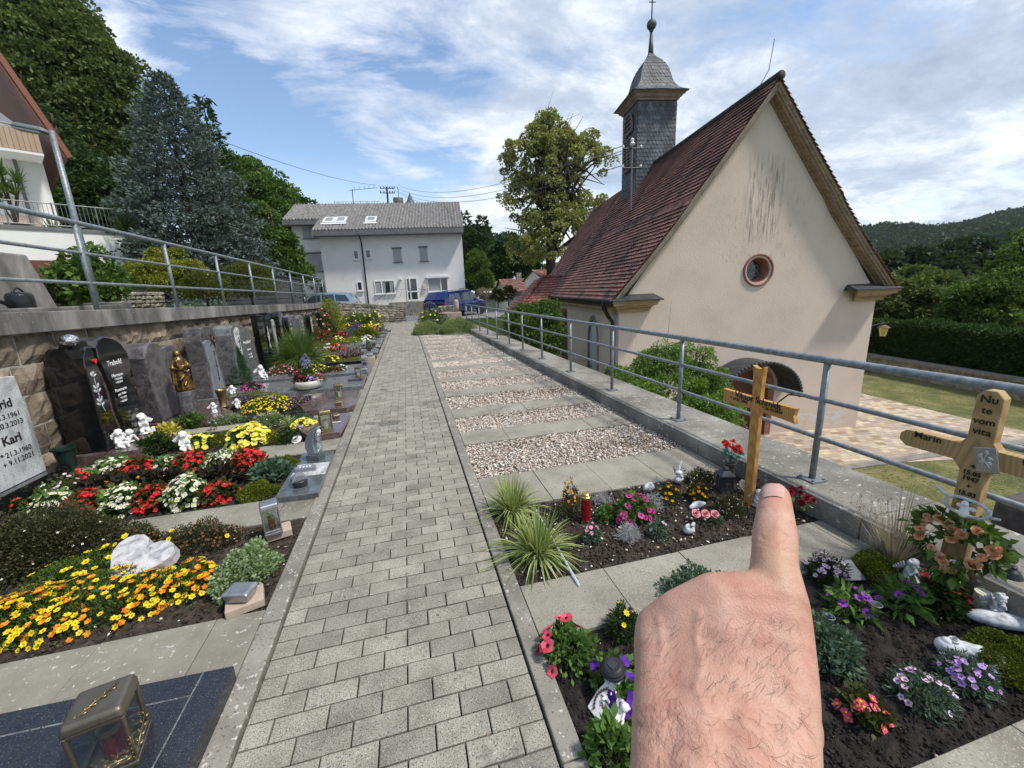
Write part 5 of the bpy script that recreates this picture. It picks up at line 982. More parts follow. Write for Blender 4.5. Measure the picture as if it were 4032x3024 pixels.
b = MB(); p, p2 = fp('E', 80, 650, .1), fp('E', 240, 1190, .1); p2.z = Zt; b.tube([p, Vector((p.x,p.y,p2.z))], .06, 8); b.build('downpipe', M['gutter'] if 'gutter' in M else M['fascia'], LH)
w_ = link(bpy.data.objects.new('terrace_door', None), LH); a_, c_ = fp('E', 190, 1030, .03), fp('E', 285, 1165, .03); b = MB(); b.prism([(0,0),(1.5,0),(1.5,a_.z-Zt),(0,a_.z-Zt)], Vector((c_.x,c_.y,Zt)), fd, (0,0,1), -n_*.05); b.build('roller_shutter', M['shut2'], w_)
# terrace slab, fence and garage below
tr = thing('terrace', 'white walled terrace with dark metal fence and brown garage door below it', 'terrace', (0, 0, 0))
e0 = fp('E', 590, 1180, 2.6); e1 = c0+fd*9+n_*3.4; e0 = c0+n_*3.4-fd*2.2; e2 = e0-fd*.0+bd_*9-fd*3
b = MB()
def slabp(a, c, z0, z1, w): 
    a, c = Vector((a.x,a.y,0)), Vector((c.x,c.y,0)); d = (c-a).normalized(); n2 = Vector((d.y,-d.x,0)); return a, c, d, n2
def wallseg(b, a, c, z0, z1, w=.25):
    a, c, d, n2 = slabp(a, c, z0, z1, w); L_ = (c-a).length; b.prism([(0,z0),(L_,z0),(L_,z1),(0,z1)], a, d, (0,0,1), n2*w)
wallseg(b, e0, e1, .5, Zt); wallseg(b, e2, e0, .5, Zt); b.add([(p.x,p.y,Zt-.01) for p in (e0,e1,e1+bd_*4,e2)], [(0,1,2,3)]); b.build('wall', M['white'], tr)
b = MB(); wallseg(b, e0+n_*.05, e1+n_*.05, Zt, Zt+.14, .3); wallseg(b, e2, e0, Zt, Zt+.14, .3); b.build('edge_coping', M['fascia'], tr)
b = MB(); P_ = []
for (a, c) in ((e0, e1), (e0, e2)):
    a, c = Vector((a.x,a.y,Zt+.1)), Vector((c.x,c.y,Zt+.1)); n = int((c-a).length/.13)
    for z in (.12, .98): b.tube([a+Vector((0,0,z)), c+Vector((0,0,z))], .022, 6)
    for i in range(n): p = a.lerp(c, i/n); b.tube([p+Vector((0,0,.12)), p+Vector((0,0,.98))], .009, 4)
    for i in range(int(n/10)+1): p = a.lerp(c, i*10/n); b.tube([p-Vector((0,0,.1)), p+Vector((0,0,1.02))], .028, 6)
b.build('fence', M['gatem'], tr)
gd0 = e0+fd*1.6+n_*.08; gz_ = fp('E', 200, 1305, 3.5).z; b = MB(); b.prism([(0,0.6),(7,.6),(7,gz_),(0,gz_)], Vector((gd0.x,gd0.y,0)), fd, (0,0,1), -n_*.05+n_*.3); b.build('garage_door', M['bwood'], tr)
b = MB(); a = e0.lerp(e2, .25); b.prism([(0,1.2),(.9,1.2),(.9,3.0),(0,3.0)], Vector((a.x,a.y,0))+Vector((.28,0,0)), (e2-e0).normalized(), (0,0,1), Vector((.05,-.03,0))); b.build('side_opening', M['glass'], tr)
# street lamp, watering can, concrete pier, low dry wall
t = thing('street_lamp', 'grey steel street lamp leaning out above the left railing', 'street lamp', (0, 0, 0)); lb = PX('p', 398, 1245, -6.2); lt = PX('p', 215, 520, -6.2); b = MB(); b.tube([(lb.x, lb.y, 1.0), (lb.x, lb.y, (lb.z+lt.z)/2), (lb.x, lb.y, lt.z)], [.065, .055, .042], 12); b.build('pole', M['galv'], t, smooth=True)
ly = lb.y; b = MB(); b.box((lb.x-.28, ly-.02, lt.z+.02), (.55, .26, .08), rot=Quaternion((0,1,0), .18), taper=.7); b.build('lamp_head', M['gatem'], t, bevel=.03); b = MB(); b.box((lb.x-.32, ly-.02, lt.z-.035), (.40, .2, .03), rot=Quaternion((0,1,0), .18)); b.build('lamp_glass', M['shutter'], t)
t = thing('watering_can', 'dark grey watering can with long spout standing on the wall at the left', 'watering can', (0, 0, 0)); q = PX('E', 145, 1615, -4.25); z0 = cz(q.y)+.02; b = MB(); b.lathe([(.10,0),(.115,.02),(.115,.17),(.10,.2),(.06,.215)], (q.x, q.y, z0), 16); b.build('body', M['plast'], t, smooth=True)
b = MB(); b.tube([(q.x+.02,q.y-.1,z0+.05),(q.x-.05,q.y-.25,z0+.14),(q.x-.1,q.y-.42,z0+.2)], [.03,.018,.014], 8); b.lathe([(.02,0),(.035,.03)], (q.x-.1,q.y-.43,z0+.19), 8); b.build('spout', M['plast'], t, smooth=True); b = MB(); b.tube([(q.x,q.y-.08+.17*i/8,z0+.2+.06*math.sin(math.pi*i/8)) for i in range(9)], .01, 6); b.build('handle', M['plast'], t, smooth=True)
t = thing('concrete_pier', 'slanted grey concrete pier with step blocks at the left edge of the wall', 'pier', (0, 0, 0)); a, c = PX('E', 60, 1265, -4.7), PX('E', 130, 1600, -4.7); b = MB(); y0 = a.y; b.add([(-5.1,y0-1.2,1.3),(-4.5,y0-1.2,1.3),(-4.5,y0+.32,1.3),(-5.1,y0+.32,1.3),(-5.0,y0-1.2,a.z),(-4.6,y0-1.2,a.z),(-4.6,y0+.1,a.z),(-5.0,y0+.1,a.z)], [(3,2,1,0),(4,5,6,7),(0,1,5,4),(1,2,6,5),(2,3,7,6),(3,0,4,7)]); b.build('pier', M['coping'], t, bevel=.02)
b = MB(); b.cb(-4.5,-4.0,y0-1.2,y0+.62,1.3,1.62); b.build('step_block', M['coping'], t, bevel=.015); b = MB(); b.cb(-4.49,-4.1,y0+.63,y0+1.0,1.3,1.66); b.build('step_block', M['coping'], t, bevel=.015)
t = thing('dry_stone_wall', 'low mossy dry stone wall in the garden behind the left railing', 'wall', (0, 0, 0)); b = MB(); rgw = np.random.default_rng(21); masonry(b, (-7.6, 6.6, 0), (-6.9, 14.5, 0), 1.1, lambda u: 1.95, 8, (.12, .4), .1, rgw, rough=.03, gap=.02, nrm=(1, -.1, 0)); b.build('masonry', M['stone2'], t); b = MB(); b.prism([(0,1),(8,1),(8,1.96),(0,1.96)], (-7.65,6.6,0), Vector((.09,1,0)).normalized(), (0,0,1), (-.35,0,0)); b.build('core', M['joint'], t)
t = thing('board_shed', 'dark grey horizontal board shed behind the railing near the white house', 'shed', (0, 0, 0)); a = PX('E', 1700, 1400, -5.6); c = PX('E', 1890, 1560, -5.6); y0, y1, zt_ = a.y, c.y, a.z+.0
b = MB(); z0 = 1.1; nb = 9; hb = (zt_-z0)/nb
for i in range(nb): b.cb(-7.6, -5.6, y0, y1, z0+i*hb+.012, z0+(i+1)*hb-.008)
b.build('boards', M['shedw'], t, bevel=.008); b = MB(); b.cb(-7.58, -5.62, y0+.02, y1-.02, z0, zt_-.01); [b.cb(-5.62, -5.56, y, y+.09, z0, zt_+.05) for y in (y0-.02, (y0+y1)/2, y1-.08)]; b.cb(-7.65, -5.55, y0-.05, y1+.05, zt_, zt_+.07); b.build('frame', M['anth'], t)
# ---------------------------------------------------------------- trees and shrubs
def clumpleaves(rg, ells, ncl, cr, nleaf, Ln, Wd, flat=.75, shell=.62, up=.25):
    # ells: list of (centre, radii); clumps of leaves sit on and inside each ellipsoid
    wts = np.array([r[0]*r[1]+r[0]*r[2]+r[1]*r[2] for _, r in ells]); wts = wts/wts.sum(); P = []; D = []; Cs = []
    for (c, r), w in zip(ells, wts):
        n = max(3, int(ncl*w)); d = unit(rg.normal(size=(n, 3))); d[:, 2] = np.where(d[:, 2] < -.55, -d[:, 2], d[:, 2]); q = rg.uniform(shell, 1.04, n)**.7
        Cs.append(np.array(c)+d*np.array(r)*q[:, None])
    Cs = np.concatenate(Cs); k = max(1, nleaf//len(Cs)); sz = cr*rg.uniform(.55, 1.35, len(Cs))
    d = unit(rg.normal(size=(len(Cs), k, 3))); d[..., 2] = np.where(rg.random((len(Cs), k)) < .55, np.abs(d[..., 2]), d[..., 2]); rad = rg.uniform(.35, 1, (len(Cs), k, 1))**.45
    P = Cs[:, None]+d*rad*sz[:, None, None]*np.array([1, 1, flat]); D = d+rg.normal(size=d.shape)*.6+np.array([0, 0, up-.3])
    return leafquads(P.reshape(-1, 3), D.reshape(-1, 3), Ln, Wd, rg), Cs
def branches(b, base, top, r, Cs, rg, n=14, n2=3):
    base, top = Vector(base), Vector(top); b.tube([base, base.lerp(top, .35)+Vector(rg.normal(size=3)*r*.6), base.lerp(top, .7)+Vector(rg.normal(size=3)*r), top], [r*1.25, r*.9, r*.6, r*.15], 9)
    for i in rg.choice(len(Cs), min(n, len(Cs)), replace=False):
        e = Vector(Cs[i]); t = rg.uniform(.3, .9); s = base.lerp(top, t); m = s.lerp(e, .5)+Vector((0, 0, abs(e-s)*0 if False else (e-s).length*.08))+Vector(rg.normal(size=3))*(e-s).length*.05
        rr_ = r*(.55-.35*t); b.tube([s, m, e], [rr_, rr_*.6, rr_*.15], 6)
        for _ in range(n2):
            e2 = m.lerp(e, rg.uniform(.2, .9))+Vector(rg.normal(size=3))*(e-s).length*.18; b.tube([m.lerp(e, rg.uniform(0, .5)), e2], [rr_*.4, rr_*.08], 5)
def tree(name, label, px, D, gz0, ells, leaf, ncl, cr, nleaf, Ln, Wd, tr=.3, group=None, cat='tree', nb=14, seed=1, shell=.62, flat=.75, up=.25, dead=0):
    # ells in photo pixels (x, y, rx, ry) at camera depth D
    rg = np.random.default_rng(seed); E_ = []
    for e in ells:
        dd = D+(e[4] if len(e) > 4 else 0); c = PD('p', e[0], e[1], dd); E_.append((c, (e[2]*dd/FPX, e[2]*dd/FPX*.9, e[3]*dd/FPX)))
    main = max(E_, key=lambda q: q[1][0]*q[1][2]); cx, cy = (main[0].x, main[0].y); t = thing(name, label, cat, (cx, cy, gz0), 0, group)
    o_ = np.array([cx, cy, gz0]); E2 = [(np.array(c)-o_, r) for c, r in E_]; V, Cs = clumpleaves(rg, E2, ncl, cr, nleaf, Ln, Wd, flat, shell, up); npmesh('crown', V, 4, M[leaf], t)
    top = max(c[2]+r[2]*.8 for c, r in E2); b = MB(); branches(b, (0, 0, -.3), (rg.normal()*.3, rg.normal()*.3, top), tr, Cs, rg, nb)
    if dead:
        for _ in range(dead):
            a = rg.uniform(0, 6.28); c, r = E2[0]; s = Vector((c[0]*.8, c[1]*.8, c[2]+r[2]*.5)); e = Vector((c[0]+math.cos(a)*r[0]*.55, c[1]+math.sin(a)*r[1]*.5, c[2]+r[2]*rg.uniform(1.0, 1.2))); b.tube([s, s.lerp(e, .6), e], [.05, .03, .008], 5)
            for _ in range(5): q = s.lerp(e, rg.uniform(.5, 1)); b.tube([q, q+Vector(rg.normal(size=3))*.45+Vector((0,0,.3))], [.015, .004], 4)
    b.build('trunk', M['bark'], t, smooth=True); return t
TG = 'broadleaf trees on the slope behind the left house'
tree('broadleaf_tree', 'tallest broadleaf tree rising out of the top left corner of the picture', (0,0), 36, 3, [(40,330,320,330),(-250,250,300,350),(210,170,150,170)], 'l_big', 420, 1.15, 80000, .40, .24, .5, TG, seed=3)
tree('broadleaf_tree', 'broad dark tree whose crown ends just above the top of the blue spruce', (0,0), 38, 3, [(340,440,190,260),(455,420,100,200),(300,700,210,220),(280,190,120,150)], 'l_big', 400, 1.15, 80000, .40, .24, .5, TG, seed=4)
tree('broadleaf_tree', 'lower dark green tree behind the street lamp and the left house', (0,0), 29, 3, [(300,800,150,200),(430,880,150,170),(190,620,90,170)], 'l_dark', 240, .9, 42000, .33, .17, .4, TG, seed=5)
tree('broadleaf_tree', 'lighter tree right of the blue spruce on the slope', (0,0), 46, 3, [(950,790,120,150),(1050,830,110,130),(860,760,80,120),(980,960,150,110)], 'l_mid', 240, 1.15, 42000, .42, .25, .4, TG, seed=6)
tree('broadleaf_tree', 'thin grey green tree just left of the white house roof', (0,0), 62, 3, [(1145,860,80,70),(1190,830,35,40),(1100,900,90,90)], 'l_dark', 90, 1.3, 9000, .6, .33, .3, TG, seed=7)
tree('garden_tree', 'bright leafy small tree beside the wing of the white house', (0,0), 27, 1.4, [(1090,1010,80,90),(1040,900,70,90),(1120,1040,50,70)], 'l_mid', 120, .55, 14000, .26, .14, .15, seed=8)
def conifer(name, label, base, H, Rb, leaf, lv, seed, tilt=.25, Ln=.42, n_t=26, cat='tree', lean=0, group=None):
    rg = np.random.default_rng(seed); t = thing(name, label, cat, base, 0, group); b = MB(); b.tube([(0,0,-.3),(0,0,H*.5),(0,0,H*.98)], [Rb*.07, Rb*.045, .02], 8); P = []; D = []
    for j in range(lv):
        f = (j+.5)/lv; z = H*(.04+.95*f); r = Rb*(1-f)**.78*(.9+.2*rg.random())+.12; nb = max(4, int(13*(1-f)+4)); a0 = rg.uniform(0, 6.28)
        for i in range(nb):
            a = a0+6.283*i/nb+rg.normal()*.13; rr_ = r*rg.uniform(.7, 1.12); d = np.array([math.cos(a), math.sin(a), tilt*(f*2-.7)]); tipz = z+rr_*d[2]
            if j % 2 == 0 and rr_ > .6: b.tube([(0,0,z),(d[0]*rr_*.9,d[1]*rr_*.9,tipz-.1)], [.03, .008], 4)
            k = int(n_t*(.35+.65*(1-f))); s = rg.uniform(.25, 1, k)**.6; side = rg.normal(size=k)*.22*rr_*(1.05-s*.6); pn = np.array([-d[1], d[0], 0]); p = d[None]*(s*rr_)[:, None]+pn[None]*side[:, None]+np.array([0, 0, z])+rg.normal(size=(k, 3))*.05
            P.append(p); D.append(d[None]*.9+pn[None]*np.sign(side)[:, None]*.55+rg.normal(size=(k, 3))*.28+np.array([0, 0, .32]))
    P = np.concatenate(P); D = unit(np.concatenate(D)); V = []
    for k in range(4): V.append(leafquads(P+D*Ln*.12*k, D+rg.normal(size=D.shape)*.5, Ln*(.62 if k else .8), Ln*.27, rg, .05))
    npmesh('crown', np.concatenate(V), 4, M[leaf], t); b.build('trunk', M['bark'], t); return t
q = PD('p', 800, 1095, 21); tz = PY('p', 630, 292, q.y).z; q.z = 1.9
conifer('blue_spruce', 'large blue grey spruce behind the left railing', q, tz-q.z, 3.9, 'l_spruce', 54, 31, .3, .27, 44)
q = PD('p', 930, 1090, 25); tz = PY('p', 762, 358, q.y).z; q.z = 2; conifer('dark_conifer', 'dark drooping conifer peeking out behind the right side of the blue spruce', q, tz-q.z, 1.9, 'l_dark', 30, 32, -.5, .42, 14)
def bush(label, ells, D, z0, leaf, ncl, cr, nleaf, Ln, Wd, seed, name='shrub', group=None, shell=.6, cat='shrub'): return tree(name, label, (0,0), D, z0, ells, leaf, ncl, cr, nleaf, Ln, Wd, .04, group, cat, 8, seed, shell)
bush('large round yellow green bush behind the left railing', [(640,1105,110,75),(740,1090,60,60)], 14, 1.3, 'l_yelbush', 110, .22, 15000, .09, .055, 41)
bush('clipped dark golden yew, smaller one left of its larger neighbour', [(805,1140,72,62)], 13.2, 1.3, 'l_yew', 90, .16, 10000, .055, .022, 42, 'yew')
bush('larger clipped dark golden yew beside the board shed', [(985,1125,105,82)], 15, 1.3, 'l_yew', 120, .2, 14000, .065, .026, 43, 'yew')
bush('leafy light green shrub behind the lamp post at the left', [(345,1110,95,85),(300,1150,90,60),(390,1160,85,60),(365,1030,30,40)], 8.8, 1.3, 'l_mid', 70, .18, 3600, .15, .095, 44)
bush('small golden conifer bush under the blue spruce', [(690,1015,30,30),(610,1015,22,28)], 15.5, 2.2, 'l_yelbush', 22, .18, 2600, .09, .05, 45)
bush('dark shrub mass below the left terrace fence', [(560,1000,110,60),(470,985,60,40)], 20, 2.4, 'l_dark', 60, .4, 7000, .2, .1, 46)
bush('dark shrubs behind the board shed', [(1130,1110,60,60),(1090,1080,60,60)], 24, 1.4, 'l_dark', 50, .35, 5000, .2, .1, 47)
bush('green shrub row closing the gap left of the wing', [(1170,1090,50,60),(1010,1060,130,50)], 28, 1.4, 'l_mid', 60, .5, 8000, .25, .13, 48)
# cordyline in a pot and small palm on the terrace
t = thing('potted_palm', 'spiky cordyline in a dark pot on the left terrace', 'potted plant', (*c0.lerp(e0, .35).xy, Zt)); q = fp('E', 120, 1130, 2.2); t.location = (q.x, q.y, Zt); b = MB(); b.lathe([(.3,0),(.38,.35),(.34,.36)], (0,0,0), 14); b.build('pot', M['plast'], t)
b = MB(); tops = []
for dx, dz in ((-.35,1.2),(.25,1.45),(0,2.2),(.45,1.9),(-.1,1.6)): b.tube([(0,0,.3),(dx*.5,0,dz*.6),(dx,0,dz)], [.05,.04,.03], 6); tops.append((dx,0,dz))
b.build('stem', M['bark'], t)
for i, p in enumerate(tops): blades('leaf_head', 60, .75, .95, .055, M['l_mid'], t, np.random.default_rng(i+60), 4, .03, .5, p)
t = thing('yucca', 'small yucca on the terrace behind the fence', 'potted plant', fp('E', 340, 1150, 2.0)); b = MB(); b.lathe([(.16,-.2),(.2,.05)], (0,0,0), 10); b.build('pot', M['plast'], t); blades('leaf_head', 50, .9, .8, .06, M['l_mid'], t, np.random.default_rng(70), 4, .03, .3)
t = thing('fan_palm', 'dark fan palm under the spruce behind the terrace fence', 'plant', PD('E', 780, 1130, 18)); blades('leaf_head', 90, 1.0, .95, .09, M['l_dark'], t, np.random.default_rng(71), 4, .05, .4)
# right of the white house
BG = 'trees beyond the road right of the white house'
conifer('pine_tree', 'tallest dark conifer just right of the white house roof', PD('p', 1850, 1150, 68), 12.5, 3.4, 'l_dark', 20, 51, .1, 1.0, 9, group=BG); conifer('pine_tree', 'second dark conifer standing between the house and the linden', PD('p', 1915, 1150, 66), 11.6, 3.2, 'l_dark', 20, 52, .1, 1.0, 9, group=BG)
tree('broadleaf_tree', 'rounded dark tree left of the linden behind the tiled roofs', (0,0), 58, -1, [(2010,1050,95,95),(2090,1060,60,90)], 'l_dark', 130, 1.1, 15000, .55, .3, .3, BG, seed=53)
tree('broadleaf_tree', 'pale distant tree low behind the conifers', (0,0), 85, -1, [(1880,1010,80,100),(1990,1040,120,90)], 'l_forest', 120, 1.8, 12000, .8, .45, .3, BG, seed=54)
tree('poplar_tree', 'slim upright tree beside the right wall of the white house', (0,0), 42, -.3, [(1880,1075,38,85),(1905,1120,32,50)], 'l_mid', 90, .45, 10000, .3, .12, .15, BG, seed=55)
bush('round dark evergreen bush right of the pickup, the left one of two', [(1958,1170,26,30)], 36, -.3, 'l_yew', 40, .2, 5000, .1, .05, 56, 'evergreen_bush'); bush('round dark evergreen bush nearest to the annex roof', [(2005,1165,26,38)], 35, -.3, 'l_yew', 40, .2, 5000, .1, .05, 57, 'evergreen_bush')
bush('scrubby pale bush between the pickup and the round bushes', [(1910,1165,28,26),(1880,1185,40,14)], 37, -.3, 'l_dry', 30, .25, 2600, .15, .06, 58)
tree('linden_tree', 'tall half bare linden tree with pale seed clusters behind the chapel', (0,0), 31, -1.5, [(2180,720,150,210),(2070,640,110,120),(2310,640,100,110),(2160,520,80,70),(2200,960,190,140),(2050,800,70,120),(2330,850,90,90),(2120,860,60,170)], 'l_linden', 330, .46, 44000, .18, .15, .42, nb=60, seed=59, shell=.35, dead=10, cat='tree')
# tiled cottages behind
def cottage(label, k, xy0, xy1, D, hgt, mat, seed, rz=0, wall='white'):
    a, c = PD(k, *xy0, D), PD(k, *xy1, D); w = max(2.5, abs(c.x-a.x)); t = thing('cottage', label, 'house', (a.x, a.y, 0), rz); b = MB(); zb = c.z; zt_ = a.z; b.cb(0, w, 0, 6, zb-4, zb); b.prism([(0,zb),(6,zb),(3,zt_)], (0,0,0), (0,1,0), (0,0,1), (w,0,0)); b.build('wall', M[wall], t)
    def f(s):
        o = Vector((-.2, -.4 if s > 0 else 6.4, zb-.15)); r = Vector((-.2, 3, zt_+.1)); n_ = Vector((0, -s, .8)).normalized(); return lambda u, v: (r.lerp(o, v)+Vector(((w+.4)*u, 0, 0)), n_)
    f1 = f(1); f2 = f(-1); tiles('roof', f1, int(w/.3), int((zt_-zb)/.22)+4, M[mat], t, .04, .01, over=1.2); b = MB(); b.grid(1, 1, lambda u, v: f2(u, v)[0]); b.grid(1, 1, lambda u, v: f1(u, v)[0]-Vector((0,0,.03))); b.build('roof_rear', M[mat], t)
    b = MB(); b.cb(w*.7, w*.7+.5, 2.7, 3.2, zt_-.3, zt_+.7); b.build('chimney', M['stone2'], t); return t
cottage('cottage with brown tiled roof left of the annex', 'R' if 0 else 'L', (395,200), (560,300), 40, 3, 'tile3', 1); cottage('cottage with bright orange red roof half hidden behind the linden', 'L', (690,120), (800,185), 34, 3, 'tile2', 2)
cottage('low grey roofed house behind the pickup', 'L', (215,265), (330,300), 46, 3, 'etern', 3)
# shrubs beside the chapel
bush('large feathery green shrub rising behind the railing in front of the gable', [(2640,1570,180,150,.4),(2790,1620,120,110),(2510,1600,110,120),(2690,1430,40,75),(2560,1450,40,80),(2760,1440,36,70),(2620,1420,30,70),(2470,1510,40,60),(2830,1520,34,60),(2520,1470,22,60)], 7.0, ZC, 'l_forsy', 360, .13, 52000, .05, .021, 61)
bush('dense dark green shrub beside the far part of the railing', [(2110,1290,90,75),(2070,1270,70,60),(2150,1250,45,50),(2150,1360,60,60)], 13.5, ZC, 'l_mid', 170, .28, 24000, .10, .045, 62)
bush('shrub at the corner below the side door of the chapel', [(2350,1530,70,50),(2430,1500,50,45)], 9, ZC, 'l_mid', 60, .17, 8000, .055, .025, 63)
# right hand background
t = thing('hedge', 'long clipped dark hedge behind the low wall right of the chapel', 'hedge', (0,0,0)); a = PN('N', 400, 1330, (.0,0,1), (0,0,ZC+2.0)); h0 = PN('V', 790, 352, (0,0,1), (0,0,ZC+.75)); h1 = PN('K', 2212, 325, (0,0,1), (0,0,ZC+.75)); dh = (h1-h0).normalized(); nh = Vector((-dh.y, dh.x, 0)); h0 = h0-dh*9; h1 = h1+dh*14; Lh = (h1-h0).length
if nh.dot(h0) < 0: nh = -nh
rg = np.random.default_rng(64); n = 52000; u = rg.uniform(0, Lh, n); face = rg.random(n) < .62; dd_ = np.where(face, rg.uniform(0, .18, n), rg.uniform(0, 1.1, n)); zz_ = np.where(face, rg.uniform(.3, 2.35, n), rg.uniform(2.2, 2.42, n)); zz_ += .07*np.sin(u*1.3)+.05*np.sin(u*3.1)
P = np.array(h0)[None]+np.array(dh)[None]*u[:, None]+np.array(nh)[None]*(dd_+.35)[:, None]; P[:, 2] = ZC+zz_; D = np.where(face[:, None], -np.array(nh)[None], np.array([[0,0,1]]))+rg.normal(size=(n,3))*.6; npmesh('foliage', leafquads(P, D, .13, .07, rg), 4, M['l_dark'], t); b = MB(); b.prism([(0,0),(Lh,0),(Lh,2.2),(0,2.2)], h0+nh*.55+Vector((0,0,ZC-h0.z)), dh, (0,0,1), nh*.9); b.build('inner_twigs', M['l_dark'], t)
t = thing('boundary_wall', 'low churchyard wall with pale coping in front of the hedge', 'wall', (0,0,0)); b = MB(); b.prism([(0,ZC-.2),(Lh,ZC-.2),(Lh,ZC+.68),(0,ZC+.68)], Vector((h0.x,h0.y,0))-nh*.1, dh, (0,0,1), nh*.35); b.build('wall', M['stone2'], t); b = MB(); b.prism([(0,ZC+.68),(Lh,ZC+.68),(Lh,ZC+.78),(0,ZC+.78)], Vector((h0.x,h0.y,0))-nh*.18, dh, (0,0,1), nh*.5); b.build('coping', M['kerb'], t)
RGp = 'trees and bushes beyond the hedge on the right'
tree('garden_tree', 'bright green tree at the right edge above the hedge', (0,0), 19, ZC, [(3990,1190,120,170),(3880,1250,120,150),(4080,1080,110,150),(3800,1360,90,80)], 'l_mid', 230, .5, 34000, .22, .11, .2, RGp, seed=65)
tree('garden_tree', 'grey green leafy tree directly behind the chapel corner', (0,0), 24, ZC, [(3560,1230,140,110),(3480,1180,70,70),(3690,1250,120,90)], 'l_big', 190, .5, 26000, .24, .15, .2, RGp, seed=66)
tree('garden_tree', 'dark mid distance trees below the wooded hill', (0,0), 60, -12, [(3540,1060,110,60),(3680,1080,110,60),(3800,1040,110,80),(3440,1080,70,50)], 'l_forest', 150, 1.4, 16000, .8, .45, .3, RGp, seed=67)
tree('garden_tree', 'pale round topped tree in front of the dark mid distance trees', (0,0), 34, -6, [(3610,1130,60,60),(3700,1130,50,45),(3790,1180,90,70)], 'l_big', 90, .7, 12000, .35, .2, .2, RGp, seed=68)
conifer('fir_tree', 'slim pale fir tree poking up behind the bright green tree', PD('p', 3935, 1250, 30)-Vector((0,0,1)), PY('p', 3948, 905, PD('p', 3935, 1250, 30).y).z-PD('p', 3935, 1250, 30).z+1, 1.5, 'l_mid', 24, 69, .35, .42, 12, group=RGp)
t = cottage('white gabled house with grey roof just behind the chapel corner', 'U', (1800,735), (2010,960), 42, 3, 'etern', 4, 0); t = cottage('red roofed house among the trees on the right', 'N', (980,990), (1060,1045), 48, 3, 'tile2', 5)
# wooded hill
hl = MB(); K1, K2 = 60, 16
def hillf(u, v):
    x = 3150+u*1500; ridge = 905-.145*(x-3390)+18*math.sin(x/95)+.00006*(x-3390)**2; a = PD('p', x, 1085, 150); c = PD('p', x, ridge+22, 560); p = a.lerp(c, v); p.z += -14*math.sin(math.pi*v)*(.6+.4*math.sin(u*9)); return p
hl.grid(K1, K2, hillf); S(hl.build('hill', M['meadow'], smooth=True))
rg = np.random.default_rng(71); P = []; Dd = []
for _ in range(5200):
    u, v = rg.random(), rg.random()**.8
    if .40 < v < .47 and .17 < u < .36: continue
    if .86 < v < .90 and u > .42: continue
    c = np.array(hillf(u, v)); r = rg.uniform(3.2, 6.5)*(.7+.5*v); k = 22; d = unit(rg.normal(size=(k, 3))); d[:, 2] = np.abs(d[:, 2]); P.append(c+d*np.array([r, r, r*1.15])*rg.uniform(.75, 1, (k, 1))); Dd.append(d+rg.normal(size=(k, 3))*.5)
P = np.concatenate(P); Dd = np.concatenate(Dd); kind(npmesh('hill_forest', leafquads(P, Dd, 4.2, 3.0, rg), 4, M['l_forest']), 'stuff')
b = MB(); b.grid(20, 2, lambda u, v: (lambda p: (p.x, p.y, p.z+1.5))(hillf(.40+.4*u, .855+.05*v))); S(b.build('field', pm('pale_field', [(.30,.27,.15),(.35,.31,.18)], .02), smooth=True))
b = MB(); b.grid(12, 2, lambda u, v: (lambda p: (p.x, p.y, p.z+2))(hillf(.17+.19*u, .39+.09*v))); S(b.build('field', M['grass'], smooth=True))
# aerial haze
hz = MB(); hz.cb(-330, 700, -40, 720, -60, 120); h_ = hz.build('haze', None); kind(h_, 'stuff'); m, t_ = newmat('haze'); pv = t_.nodes.new('ShaderNodeVolumePrincipled'); pv.inputs['Density'].default_value = .00008; pv.inputs['Color'].default_value = (.75,.83,.92,1); oo = t_.nodes.new('ShaderNodeOutputMaterial'); t_.links.new(pv.outputs[0], oo.inputs['Volume']); h_.data.materials.clear(); h_.data.materials.append(m)
